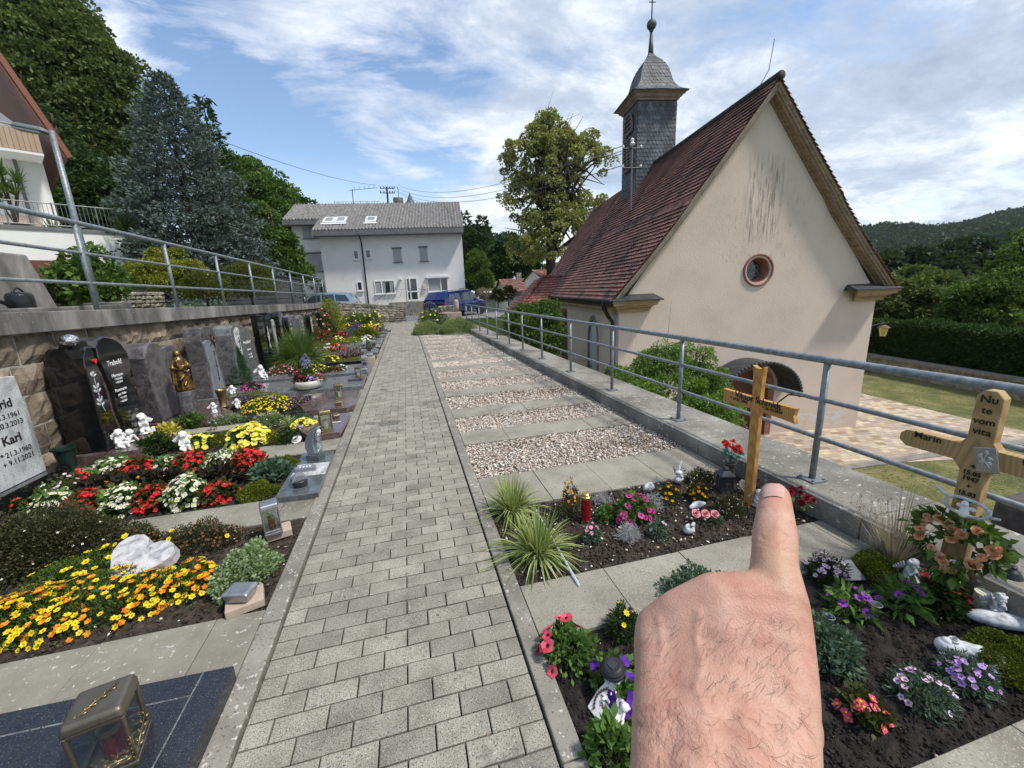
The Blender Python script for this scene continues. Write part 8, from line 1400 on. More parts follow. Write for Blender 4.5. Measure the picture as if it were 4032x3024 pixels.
# wooden cross 1
def wcross(label, X, Yc, H, lean, mat, arm, armz, wst, warm, th, ends, texts, curve=True, base=0):
    t = thing('wooden_cross', label, 'cross', (X, Yc, base)); t.rotation_euler = (0, lean[0], lean[1]); w = wst/2; b = MB(); a2 = arm; ah = warm/2
    # outline in (-y, z)
    o = [(-w*.82,0),(-w*.9,armz-ah-.10),(-w*.8,armz-ah-.05),(-w,armz-ah)] if curve else [(-w,0),(-w,armz-ah-.04),(-w-.03,armz-ah)]
    if curve:
        o += [(-a2+.03,armz-ah-.006),(-a2-.012,armz-ah-.012),(-a2+.004,armz),(-a2-.008,armz+ah+.006),(-w*.9,armz+ah+.0),(-w*.85,armz+ah+.03),(-w*1.0,H-.06),(-w*1.15,H+.004),(-w*.4,H-.012),(w*.4,H-.012),(w*1.15,H+.004),(w*1.0,H-.06),(w*.85,armz+ah+.03),(w*.9,armz+ah),(a2+.008,armz+ah+.006),(a2-.004,armz),(a2+.012,armz-ah-.012),(a2-.03,armz-ah-.006),(w,armz-ah),(w*.8,armz-ah-.05),(w*.9,armz-ah-.10),(w*.82,0)]
    else:
        o += [(-a2+.03,armz-ah),(-a2,armz-ah+.025),(-a2,armz+ah-.025),(-a2+.025,armz+ah),(-w-.02,armz+ah),(-w,armz+ah+.03),(-w,H-.03),(-w+.025,H),(w-.025,H),(w,H-.03),(w,armz+ah+.03),(w+.02,armz+ah),(a2-.025,armz+ah),(a2,armz+ah-.025),(a2,armz-ah+.025),(a2-.03,armz-ah),(w+.03,armz-ah),(w,armz-ah-.04),(w,0)]
    b.prism(o, (-th/2,0,-.02), (0,-1,0), (0,0,1), (th,0,0)); ob = b.build('cross_wood', M[mat], t, bevel=.004, bseg=2)
    for s, y, z, size, kw in texts: text(s, size, M['ink'], t, (-th/2-.0012, -y, z), (0,-1,0), (0,0,1), **kw)
    return t
wcross('glossy honey coloured wooden cross inscribed Viktor Schmidt behind the finger', 2.30, 2.205, 1.04, (R(-1), R(2)), 'wood', .285, .775, .078, .084, .036, 1, [('Viktor Schmidt', .01, .786, .064, {'sx':.95,'off':.001}), ('* 19.01.1960', -.14, .75, .029, {'off':.0004}), ('+ 26.10.2024', .13, .75, .029, {'off':.0004})])
# stoneware vase with red roses
p = G('K', 252, 938); p = Vector((2.40, 2.52, 0)); t = thing('stoneware_vase', 'slim brown stoneware vase beside the wooden cross', 'vase', p); b = MB(); b.lathe([(.042,0),(.045,.02),(.04,.08),(.043,.16),(.052,.175),(.046,.17),(.036,.15)], (0,0,0), 20, caps=False); b.build('body', pm('brown_stoneware', [(.07,.05,.04),(.13,.1,.08)], 20, .4, .3, 60, coat=.2), t, smooth=True)
def bouquet(lab, p, n, spread, h, r, mat, leaf, seed, cat='artificial flowers', name='rose_bouquet', lw=.03, nl=30, group=None):
    rg = np.random.default_rng(seed); t = thing(name, lab, cat, p, 0, group); st = MB(); fl = MB(); P = []
    for i in range(n):
        a = 6.283*i/n+rg.normal()*.3; q = spread*math.sqrt((i+.5)/n); c = Vector((q*math.cos(a), q*math.sin(a), h+rg.uniform(-.5,.6)*spread*.7)); st.tube([(0,0,0), (c.x*.3,c.y*.3,c.z*.5), c], .0016, 5); f = MB(); rose(f, c, r, (c.x*2, c.y*2-.05, .25), rg); f.build('rose_bloom', M[mat], t); P.append(np.array(c))
    st.build('stems', M['l_teal'] if leaf == 'l_teal' else M['l_mid'], t); rgn = np.random.default_rng(seed+1); i = rgn.integers(0, n, nl); Q = np.array(P)[i]*rgn.uniform(.35,.95,(nl,1)); npmesh('leaves', leafquads(Q, unit(Q*np.array([1,1,0])+1e-3)+rgn.normal(size=Q.shape)*.5, lw*1.5, lw, rgn), 4, M[leaf], t); return t
bouquet('bunch of red artificial roses with teal leaves in the stoneware vase', p+Vector((0,0,.15)), 9, .065, .16, .027, 'f_red', 'l_teal', 92, nl=26)
cup('dark green plastic pot behind the grey heart', (2.45,2.07,0), .045, .1)
bouquet('bunch of wilted dark red roses beside the parapet', (2.47,1.97,0.02), 10, .085, .13, .026, 'f_dred', 'l_varieg', 93, nl=40, name='rose_bouquet')
pl('magenta aster just left of the fingertip', 'G', 1900, 190, .05, .04, .09, 'l_mid', 60, .02, .01, [('f_mag',8,.02,10,None)], name='aster')
p = G('G', 1800, 235); t = thing('memorial_heart', 'grey beige heart plaque with engraved lines leaning by the wooden cross', 'memorial plaque', (p.x, p.y, 0)); t.rotation_euler = (R(-14), 0, R(-28)); b = MB(); b.prism(heartpts(.105,.125), (0,0,.0), (1,0,0), (0,0,1), (0,.014,0)); b.build('heart', M['heartg'], t, bevel=.004)
b = MB()
for i, wd in enumerate((.05,.06,.055,.045,.03)): b.box((0,-.0012,.093-.012*i), (wd,.0015,.0018))
b.build('engraved_lines', M['anth'], t)
cherub('grey white angel half hidden behind the fingertip', G('G', 1865, 300), R(0), .13, 'figg', 'pray')
rock('wing_stone', 'flat white wing shaped stone behind the pink roses', G('G', 1490, 312), .065, .022, .028, 'figure', 'ornament', .15, .25, 6)
# swan heart figure
p = G('G', 1440, 470); t = thing('heart_figure', 'round white figure with curled angel in front of the pink roses', 'figurine', p, R(10)); s = .09; sculpt('body', [('e',(0,0,.26*s),(.48*s,.34*s,.30*s)),('c',(.3*s,0,.4*s),(.34*s,-.1*s,.68*s),.16*s,.13*s),('c',(.34*s,-.1*s,.68*s),(.05*s,-.2*s,.66*s),.12*s,.10*s),('c',(-.3*s,-.1*s,.45*s),(.2*s,-.24*s,.22*s),.1*s,.1*s),('e',(-.15*s,0,.55*s),(.26*s,.14*s,.2*s))], .0022, M['figg'], t, 2)
# three pink roses arrangement
p = G('G', 1550, 400); t = thing('rose_arrangement', 'three pink artificial roses with teal leaf and silver balls on moss', 'artificial flowers', p); b = MB()
for dx, dy, z in ((-.062,.03,.055),(.0,.012,.05),(.062,-.005,.045)): f = MB(); rose(f, (dx,dy,z), .031, (0,-.6,.8)); f.build('rose_bloom', M['f_rose'], t)
rg = np.random.default_rng(94); P = np.stack([rg.uniform(-.08,.09,160), rg.uniform(-.06,.05,160), rg.uniform(.0,.04,160)], 1); npmesh('fir_twigs', leafquads(P, rg.normal(size=P.shape)*np.array([1,1,.4]), .03, .004, rg), 4, M['l_dark'], t); P = np.array([[.07,-.02,.035]]*5); D = np.array([[1,-.4,.1],[.3,-1,-.1],[-.3,-1,.1],[.8,-.9,0],[.9,.2,.1]]); npmesh('teal_leaf', leafquads(P, D, .045, .026, rg), 4, M['l_teal'], t)
for q in ((-.105,.02,.03),(-.03,-.02,.03),(-.035,.045,.07)): b = MB(); b.ball(q, .0095, 12, 8); b.build('silver_ball', M['silver'], t, smooth=True)
# white marker stick
a, c = G('G', 485, 318, .10), G('G', 760, 800, .012); b = MB(); t = thing('marker_stick', 'white plastic plant stake lying across the edge of the sedge', 'stake', a); d = c-a; b.tube([(0,0,0), d*.5, d], [.004,.006,.007], 4); b.build('stake', pm('white_plastic', [(.62,.66,.74)], rough=.4), t)
# ---------------------------------------------------------------- RIGHT: second flower grave
pl('red and pink petunia beside the kerb', 'I', 400, 480, .12, .11, .13, 'l_fresh', 700, .036, .018, [('f_cor',5,.032,9,'f_dye')], name='petunia', inner=.3, lift=.1)
pl('yellow marigold next to the hand', 'I', 770, 330, .075, .07, .14, 'l_dark', 900, .025, .008, [('f_yel',8,.015,8,'f_org')], name='marigold', lift=.4)
pl('leafy green shrub seen above the middle knuckle', 'G', 1480, 850, .20, .12, .13, 'l_sedum', 1500, .028, .013, (), name='green_shrub'); pl('green leafy plant right of the forearm', 'J', 520, 380, .13, .13, .14, 'l_sedum', 1300, .032, .017, (), name='green_shrub'); pl('bright leaved petunia plant with one pink bloom at the bottom beside the hand', 'I', 700, 1180, .085, .08, .13, 'l_fresh', 260, .05, .028, [('f_pink',5,.022,1,None)], name='petunia', lift=.7)
pl('violet petunia beside the cherub plaque', 'I', 790, 820, .07, .07, .10, 'l_fresh', 200, .04, .026, [('f_vio',5,.03,5,None)], name='violet_petunia', group='deep violet petunias by the solar lamp'); pl('violet petunia behind the solar lamp', 'I', 690, 620, .11, .06, .09, 'l_fresh', 160, .035, .022, [('f_vio',5,.022,9,None)], name='violet_petunia', group='deep violet petunias by the solar lamp')
# solar light
p = G('I', 715, 705); t = thing('solar_light', 'round black solar light with ribbed clear body', 'solar light', (p.x, p.y, 0), 0); t.rotation_euler = (R(6), R(-8), 0); b = MB(); b.lathe([(.012,-.02),(.028,.04),(.038,.115)], (0,0,0), 24); [b.lathe([(.030+.0022*i,.042+.012*i),(.033+.0022*i,.046+.012*i),(.030+.0022*i,.05+.012*i)], (0,0,0), 24, False) for i in range(6)]; b.build('ribbed_glass', pm('ribbed_plastic', [(.35,.36,.38),(.5,.51,.53)], 30, .15, coat=.5), t); b = MB(); b.lathe([(.041,.112),(.050,.118),(.050,.128),(.045,.132),(.045,.138),(.036,.146),(.03,.150),(.0,.151)], (0,0,0), 28); b.build('cap', M['plast'], t, smooth=False, bevel=.002); b = MB(); b.box((0,0,.1525), (.032,.032,.003), rz=.4); b.build('solar_cell', M['anth'], t)
# plaque with cherubs
p = G('I', 590, 905); t = thing('cherub_plaque', 'white plaque with three cherubs reading Wir vermissen Dich', 'memorial plaque', (p.x, p.y, .0)); t.rotation_euler = (R(-50), 0, R(-76)); b = MB(); b.prism([(-.055,.0),(.055,.0),(.06,.05),(.052,.085),(.05,.12),(-.05,.12),(-.058,.07)], (0,0,0), (1,0,0), (0,0,1), (0,.018,0)); b.build('plate', M['figure'], t, bevel=.004)
for i, (w_, z) in enumerate((('Wir',.092),('vermissen',.072),('Dich',.050))): text(w_, .0185, M['ink'], t, (-.004,-.0012,z), (1,0,0), (0,0,1), sx=.85, shear=.1)
b = MB(); b.tube([(-.045+.02*abs((i-8)/8)**2,-.003,.105-.0055*i) for i in range(17)], .0022, 6); [b.ball((-.045+.02*abs((i-8)/8)**2+(.003 if i%2 else -.003),-.004,.105-.0055*i), .0032, 6, 5) for i in range(0,17)]; b.build('gilt_garland', M['bronze'], t)
sc_l = []
def cher2(cx, cz, s): return [('e',(cx,-.0,cz),(.016*s,.016*s,.018*s)),('c',(cx,.008,cz-.015),(cx+.01,.012,cz-.045*s),.010,.012),('c',(cx-.008,-.0,cz-.02),(cx-.02,-.008,cz-.035),.005,.0045),('c',(cx+.012,.0,cz-.02),(cx+.02,-.008,cz-.035),.005,.0045),('c',(cx+.01,.01,cz-.045*s),(cx+.004,-.006,cz-.07*s),.008,.006)]+[('e',(cx+.012*math.cos(k*.9),.004+.01*math.sin(k*.9),cz+.008),(.006,.006,.006)) for k in range(7)]
sculpt('cherubs', cher2(-.02,.138,1)+cher2(.062,.11,1)+cher2(.068,.055,1.1)+[('c',(-.05,.006,.12),(-.045,.004,.145),.007,.005),('c',(.05,.008,.1),(.06,.006,.02),.009,.008),('c',(-.05,.008,.118),(.05,.008,.118),.006,.006)], .0022, M['figure'], t, 2)
# right part of the bed
DG = 'pink and white carnations on dark soil'
pl('pale pink carnation cushion right of the index finger', 'H', 540, 800, .115, .09, .11, 'l_dark', 1100, .032, .006, [('f_lpink',5,.0125,60,'f_mag')], group=DG, name='carnation', lift=.35); pl('pale pink carnation cushion in the lower right, left one', 'J', 1340, 760, .105, .09, .09, 'l_sedum', 1000, .032, .007, [('f_lpink',5,.0135,34,'f_pur')], group=DG, name='carnation', lift=.3); pl('pink violet carnation cushion under the white log figure', 'J', 1730, 610, .10, .085, .09, 'l_sedum', 900, .032, .007, [('f_lil',5,.0125,34,'f_mag'),('f_lpink',5,.012,8,'f_pur')], group=DG, name='carnation', lift=.3)
pl('coral pink begonia in the lower right corner', 'J', 850, 890, .075, .065, .075, 'l_begred', 200, .042, .026, [('f_cor',4,.018,14,'f_yel'),('f_pink',4,.024,4,'f_yel')], name='begonia', lift=.15)
b = MB(); p = G('H', 830, 880); t = thing('memorial_stone', 'grey slate like plaque with faint writing behind the purple daisies', 'memorial plaque', (p.x, p.y+.04, .0)); t.rotation_euler = (R(-52), 0, R(-20)); b.prism([(-.07,0),(.08,.01),(.06,.06),(.045,.115),(.0,.11),(-.05,.12),(-.062,.05)], (0,0,0), (1,0,0), (0,0,1), (0,.02,0)); b.build('stone', M['bluestone'], t, bevel=.004); b = MB(); [b.box((-.004,-.0012,.09-.014*i), (.085-.006*i,.0015,.002)) for i in range(5)]; b.build('engraved_lines', M['anth'], t)
moss('dark moss cushion behind the grey plaque', 'H', 975, 770, .15, .11, .10, 7500); moss('long bright moss cushion at the right edge below the log figure', 'J', 2070, 440, .20, .12, .08, 12000)
OST = 'purple cape daisies'
pl('purple cape daisies left of the glass tube', 'H', 730, 1080, .10, .08, .105, 'l_fresh', 150, .07, .024, [('f_pur',12,.0225,17,'f_dye')], group=OST, name='cape_daisy', lift=.25, inner=.2, up=-.1); pl('purple cape daisies right of the glass tube', 'H', 1190, 1060, .12, .08, .115, 'l_fresh', 170, .07, .024, [('f_pur',12,.0225,14,'f_dye')], group=OST, name='cape_daisy', lift=.25, inner=.2, up=-.1)
def glass(lab, p, r, h): t = thing('glass_vase', lab, 'glass', p, 0, 'clear glass tubes stuck in the soil'); b = MB(); b.lathe([(r*.7,-.02),(r*.8,h*.6),(r,h*.96),(r*1.06,h),(r*.95,h*.97),(r*.72,h*.5)], (0,0,0), 20, False); b.build('tube', M['clear'], t, smooth=True); b = MB(); b.tube([(r*1.02*math.cos(R(a)),r*1.02*math.sin(R(a)),h) for a in range(0,361,20)], .0013, 5); b.build('rim', M['silver'], t)
glass('glass tube between the two clumps of purple daisies', G('H', 940, 1170), .022, .095); glass('glass tube sunk in the soil beside the green plant', G('H', 560, 1190), .022, .04); glass('glass cup behind the right clump of purple daisies', G('H', 1240, 1010), .025, .085)
pl('dark celosia like plant with deep red blooms under the wreath', 'H', 1530, 1075, .075, .065, .15, 'l_dark', 900, .04, .018, [('f_dred',6,.022,7,None)], name='red_flower_plant', lift=.6)
for x, y, h, lab in ((1400,960,.15,'deep red bloom left of the angel face'),(1640,960,.16,'deep red bloom above the angel face'),(1640,1090,.1,'deep red bloom at the right of the angel face')): pl(lab, 'H', x, y, .035, .03, h, 'l_dark', 50, .03, .015, [('f_red',6,.022,5,None),('f_dred',6,.024,16,None)], name='red_bloom', lift=.75, group='deep red blooms in front of the wreath')
AG = 'grey white angels on the second flower grave'
cherub('praying grey angel on a rock left of the wreath', G('H', 1235, 850), R(-15), .15, 'figg', 'pray', group=AG); cherub('praying grey angel kneeling on the oval stone at the right', G('H', 1985, 1165)+Vector((0,.01,.02)), R(-30), .125, 'figg', 'pray', group=AG)
t = thing('angel_bust', 'sleeping grey angel head with raised wing among the red flowers', 'figurine', G('H', 1500, 905), R(-20)); s = .15; sculpt('head', [('e',(0,0,.28*s),(.30*s,.32*s,.27*s)),('e',(.03*s,.06*s,.40*s),(.33*s,.3*s,.22*s)),('e',(-.03*s,-.32*s,.24*s),(.045*s,.07*s,.05*s)),('e',(-.18*s,-.2*s,.18*s),(.1*s,.1*s,.09*s)),('e',(.12*s,-.22*s,.18*s),(.1*s,.1*s,.09*s)),('e',(-.03*s,-.27*s,.12*s),(.08*s,.06*s,.03*s))]+[('c',(.2*s*math.cos(k),.2*s*math.sin(k)+.05*s,.52*s),(.33*s*math.cos(k+.4),.33*s*math.sin(k+.4)+.05*s,.3*s),.06*s,.05*s) for k in range(7)], .003, M['figg'], t, 2)
b = MB(); b.prism([(0,0),(.25*s,.1*s),(.1*s,.5*s),(.0,.75*s),(-.1*s,.4*s)], (-.05*s,.15*s,.5*s), (1,0,0), (0,0,1), (0,.06*s,0)); b.build('wing', M['figg'], t, bevel=.003); b = MB(); b.prism([(0,0),(.3*s,-.1*s),(.65*s,.2*s),(.6*s,.4*s),(.2*s,.3*s)], (.25*s,.1*s,.2*s), (1,0,0), (0,0,1), (0,.06*s,0)); b.build('wing', M['figg'], t, bevel=.003)
rock('oval_stone', 'oval grey stone with faint writing and bowl at the right', G('H', 1990, 1190)+Vector((0,0,.0)), .115, .045, .035, 'figg', 'stone', R(-35), .05, 7); p = G('H', 2085, 1160); t = thing('tealight_bowl', 'small white flower shaped tealight holder on the oval stone', 'candle holder', (p.x, p.y, .025)); b = MB(); rose(b, (0,0,0), .03); b.lathe([(.02,0),(.025,.018),(.02,.018)], (0,0,0), 16, False); b.build('bowl', M['figg'], t)
p = G('J', 1760, 400); t = thing('log_figure', 'white log shaped stone with carved rose in front of the moss', 'ornament', (p.x, p.y, .0), R(-42)); sculpt('log', [('c',(-.085,0,.022),(.075,0,.022),.032,.030),('c',(-.06,.01,.03),(.06,.0,.035),.028,.022),('e',(-.08,-.0,.045),(.02,.02,.018)),('e',(.03,.012,.045),(.03,.012,.012))], .0025, M['figg'], t, 2); b = MB(); rose(b, (-.055,.005,.058), .019); b.build('carved_rose', M['figg'], t)
# fescue with dry stalks
t = tuft('blue_fescue', 'blue grey fescue tuft with dry seed stalks beside the parapet', G('H', 1110, 690), 1500, .19, 1.0, .0032, 'l_blue', 95, .8, .05, 5); blades('dry_stalks', 200, .45, .62, .0028, M['l_dry'], t, np.random.default_rng(96), 6, .05, .35, bias=(-.12,.12))
rg = np.random.default_rng(97); n = 46; a = rg.uniform(0,6.28,n); P = np.stack([np.cos(a)*rg.uniform(.02,.20,n)-.06, np.sin(a)*rg.uniform(.02,.2,n)+.05, rg.uniform(.24,.37,n)], 1); PP = np.repeat(P, 12, 0)+rg.normal(size=(n*12,3))*np.array([.003,.003,.016]); kind(npmesh('seed_heads', leafquads(PP, rg.normal(size=PP.shape)*.3+np.array([0,0,1]), .014, .0035, rg), 4, M['l_dry'], t), 'stuff')
# wooden cross 2 (weathered)
wcross('weathered wooden cross with blackletter writing at the right edge', 2.42, 1.135, 1.105, (R(1), R(4)), 'woodw', .285, .805, .086, .084, .055, 1, [('Nu', .0, 1.045, .046, {'off':.0004}), ('te', .0, .995, .042, {'off':.0004}), ('vom', .0, .945, .04, {'off':.0004}), ('vita', .0, .898, .042, {'off':.0004}), ('Marin', -.175, .812, .046, {'off':.0003}), ('Opre', .185, .812, .046, {'off':.0003}), ('*', -.0, .725, .045, {}), ('15.05', .0, .70, .028, {'off':.0008}), ('1947', .0, .672, .028, {'off':.0008}), ('+', .0, .636, .034, {}), ('15.03', .0, .60, .028, {'off':.0008}), ('2023', .0, .572, .028, {'off':.0008})], curve=False)
t = thing('metal_plaque', 'tilted pewter plaque with embossed rose hanging on the weathered cross', 'memorial plaque', (2.375,1.085,.79)); t.rotation_euler = (R(-14),0,R(4)); b = MB(); b.box((0,0,0), (.008,.072,.11)); b.build('plate', M['silver'], t, bevel=.002); b = MB(); b.tube([(-.006,.012,-.03),(-.008,.0,.01),(-.006,-.008,.03)], .0025, 5); b.tube([(-.006,-.01,-.03),(-.008,.004,.0),(-.006,.014,.018)], .0022, 5); [b.ball((-.006,y,z), (.003,.007,.011), 7, 5, Quaternion((1,0,0), a)) for y, z, a in ((-.008,.034,0),(.014,.02,.6),(-.016,.008,-.8),(.012,-.006,.9),(-.012,-.014,-.5))]; b.build('embossed_rose', M['lets'], t)
t = thing('angel_wreath', 'grey twisted ring with small angel tied to the weathered cross', 'ornament', (2.36,1.10,.56)); b = MB(); b.tube([(-.01+.006*math.sin(3*a),.075*math.cos(a),.04*math.sin(a)) for a in [R(12*i) for i in range(31)]], .007, 8); b.tube([(-.012+.006*math.cos(3*a),.075*math.cos(a+.15),.04*math.sin(a+.15)) for a in [R(12*i) for i in range(31)]], .006, 8); b.tube([(-.01,.07,.02),(-.01,.12,.05)], .006, 6); b.tube([(-.01,-.07,-.01),(-.01,-.11,.0)], .006, 6); b.build('twisted_ring', M['figg'], t, smooth=True); sculpt('angel', [('e',(-.025,0,.02),(.012,.013,.014)),('c',(-.02,0,.005),(-.02,0,-.03),.012,.018),('e',(-.012,.022,-.0),(.005,.014,.01)),('e',(-.012,-.022,-.0),(.005,.014,.01))], .002, M['figure'], t, 2)
# heart wreath of apricot roses
t = thing('rose_wreath', 'heart shaped wreath of apricot artificial roses leaning on the weathered cross', 'wreath', (2.31,1.10,.245)); t.rotation_euler = (0,R(14),R(8)); rg = np.random.default_rng(98); hp_ = heartpts(.25,.25,40); b = MB(); b.tube([(0,-x,z) for x, z in hp_]+[(0,-hp_[0][0],hp_[0][1])], .006, 6); b.build('ring', M['bark'], t)
P = np.array([[rg.normal()*.015,-x+rg.normal()*.018,z+rg.normal()*.018] for x, z in hp_ for _ in range(9)]); npmesh('leaves', leafquads(P, unit(P-np.array([0,0,.17]))+rg.normal(size=P.shape)*.8+np.array([-.5,0,0]), .055, .032, rg), 4, M['l_mid'], t)
for i in range(0, 40):
    if i in (19, 20, 21) or i % 4 == 3: continue
    x, z = hp_[i]; f = MB(); rose(f, (-.028,-x+rg.normal()*.01,z+rg.normal()*.01), rg.uniform(.014,.026), (-1,rg.normal()*.35,.35+rg.normal()*.3), rg); f.build('rose_bloom', M['f_peach'], t)
for x, z in hp_[::4]:
    b = MB(); [b.ball((-.035+.003*k,-x*.8+.006*math.cos(k*2.1),z*.85+.03+.006*math.sin(k*2.1)), .0045, 6, 5) for k in range(4)]; b.build('white_berries', M['figg'], t)
b = MB(); sp = G('H', 1712, 935); b.tube([sp, PY('H', 1745, 660, sp.y)], .007, 8); o = b.build('wooden_stake', M['wood'], None); tag(o, 'thin yellow wooden stake below the wreath', 'stake'); cup('dark green cone vase beside the wooden stake', G('H', 1755, 880)+Vector((.03,.03,0)), .02, .17, 'gplast')
# candles and glass jars
def jarcandle(lab, p, r, h, wax, lid, group=None):
    t = thing('grave_candle', lab, 'candle', p, 0, group); b = MB(); b.lathe([(r*.86,0),(r,.012),(r,h*.78),(r*.86,h*.9),(r*.86,h)] if not lid else [(r*.9,0),(r,.01),(r,h)], (0,0,0), 24, False); b.build('glass_jar', M['clear'], t, smooth=True); b = MB(); b.lathe([(r*.82,.004),(r*.94,.012),(r*.94,h*wax),(0,h*wax-.003)], (0,0,0), 24); b.build('wax', M['wax'], t, smooth=False)
    if lid: b = MB(); z = h; b.lathe([(r*1.1,z-.012),(r*1.12,z),(r*1.0,z+.02),(r*.7,z+.045),(r*.38,z+.056),(r*.38,z+.07),(.0,z+.072)], (0,0,0), 24); b.build('black_lid', M['plast'], t, smooth=False, bevel=.002)
    else: b = MB(); b.tube([(r*.87*math.cos(R(a)),r*.87*math.sin(R(a)),h) for a in range(0,361,20)], .002, 5); b.build('rim', M['clear'], t)
    return t
JG = 'jar candles beside the weathered cross'
jarcandle('clear lantern jar with black dome lid and label standing on the parapet', G('H', 2010, 745, .15), .042, .085, .5, True, JG); jarcandle('clear lantern jar with black dome lid at the foot of the parapet', G('H', 2035, 1010, 0), .042, .135, .08, True, JG); jarcandle('cream candle in a glass jar in front', G('H', 1850, 1070), .038, .105, .9, False, JG); jarcandle('cream candle in a glass jar behind the other one', G('H', 1800, 960)+Vector((.03,.03,0)), .038, .1, .9, False, JG)
jarcandle('small square based jar on the parapet behind the wreath', G('H', 1830, 790, .15)+Vector((.05,.03,0)), .03, .05, .2, False, JG)
# brown granite block beyond the parapet
p = Vector((3.62,.9,0)); b = MB(); b.box((0,0,-1.45), (.5,.42,3.3)); o = b.build('granite_block', pm('brown_grey_granite', [(.06,.05,.048),(.11,.095,.09)], 20, .8, .3, 60), None, bevel=.06, bseg=4); q = G('H', 2010, 130, .2); o.location = (q.x+.26, q.y-.17, 0); tag(o, 'brown grey granite pillar just beyond the parapet at the right edge', 'pillar')
# ---------------------------------------------------------------- the pointing hand
HD = thing('person', 'bare right hand and wrist of the photographer, index finger pointing at the wooden cross', 'person', PD('O', 680, 1450, .16))
HO = Vector(HD.location); O_ = lambda x, y, d: PD('O', x, y, d)-HO
pr = []
def chain(pts):
    for a, c in zip(pts, pts[1:]): pr.append(('c', O_(*a[:3]), O_(*c[:3]), a[3], c[3]))
Wv = O_(700,1450,.157); Mv = O_(700,780,.190); fv = (Mv-Wv).normalized(); rv = (Mv+HO-Vector((0,0,EYE))).normalized(); nv = (rv-fv*rv.dot(fv)).normalized(); sv = fv.cross(nv).normalized()
chain([(950,212,.226,.0079),(951,300,.217,.0089),(951,370,.209,.0096),(950,425,.205,.0104),(948,500,.199,.0100),(948,590,.194,.0104),(955,680,.190,.0118),(958,770,.187,.0133)])
mc = [[(958,770,.187,.0133),(975,900,.181,.0130),(1000,1100,.172,.0122),(1003,1250,.164,.0122),(985,1450,.156,.0130)],
      [(640,765,.190,.0122),(665,900,.183,.0118),(720,1150,.172,.012),(760,1450,.156,.0140)],
      [(450,842,.193,.0112),(490,950,.186,.0112),(540,1150,.174,.012),(560,1450,.156,.0145)],
      [(325,925,.196,.0108),(330,1020,.189,.0114),(350,1180,.177,.0118),(372,1450,.158,.0133)]]
for m_ in mc: chain(m_)
for A_, B_ in zip(mc, mc[1:]):                 # webbing between the metacarpals
    k = min(len(A_), len(B_)); 
    for i in range(6):
        f_ = i/5; 
        def at_(L_): x = f_*(len(L_)-1); j = min(len(L_)-2, int(x)); g_ = x-j; return [L_[j][q]*(1-g_)+L_[j+1][q]*g_ for q in range(4)]
        a, c = at_(A_), at_(B_); mid_ = [(a[q]+c[q])/2 for q in range(4)]; pr.append(('c', O_(*a[:3])-nv*.0008, O_(*c[:3])-nv*.0008, a[3]*.99, c[3]*.99))
for m_ in mc:                                   # palm side
    for a, c in zip(m_, m_[1:]): pr.append(('c', O_(*a[:3])+nv*.013, O_(*c[:3])+nv*.013, a[3]*.95, c[3]*.95))
far_ = [(985,1450,.156,.0130),(760,1450,.156,.0140),(560,1450,.156,.0145),(372,1450,.158,.0133)]; f2_ = [(975,1900,.133,.0125),(790,1900,.131,.0150),(560,1900,.131,.0150),(380,1900,.133,.0125)]; f3_ = [(960,2700,.112,.015),(780,2700,.110,.019),(600,2700,.110,.019),(420,2700,.112,.015)]
for a, c, e in zip(far_, f2_, f3_):
    for dn in (0, .016): pr += [('c', O_(*a[:3])+nv*dn, O_(*c[:3])+nv*dn, a[3], c[3]), ('c', O_(*c[:3])+nv*dn, O_(*e[:3])+nv*dn, c[3], e[3])]
# three curled fingers and the thumb folded over them
for i, (m_, Ls) in enumerate(((mc[1], (.044,.028,.020)), (mc[2], (.040,.026,.019)), (mc[3], (.032,.021,.017)))):
    a = O_(*m_[0][:3]); p1 = a+nv*Ls[0]+fv*.004; p2 = p1-fv*Ls[1]-nv*.004; p3 = p2-fv*.006-nv*Ls[2]*.75; r = m_[0][3]
    pr += [('c', a, p1, r*.92, r*.84), ('c', p1, p2, r*.84, r*.76), ('c', p2, p3, r*.76, r*.66)]
ci = O_(1000,1330,.165)+nv*.018; cm = O_(985,1080,.178)+nv*.026; ct = O_(850,960,.185)+nv*.052; ce = O_(690,940,.188)+nv*.060; pr += [('c', ci, cm, .0155, .0125), ('c', cm, ct, .0118, .0105), ('c', ct, ce, .0103, .0085)]
def pix(p):                                     # world point -> zoom O pixel
    c = RM.T@(np.array(p)-OO); x = CX+c[0]/c[2]*FPX; y = CY+c[1]/c[2]*FPX; return (x-2350)/.73758, (y-1800)/.73758
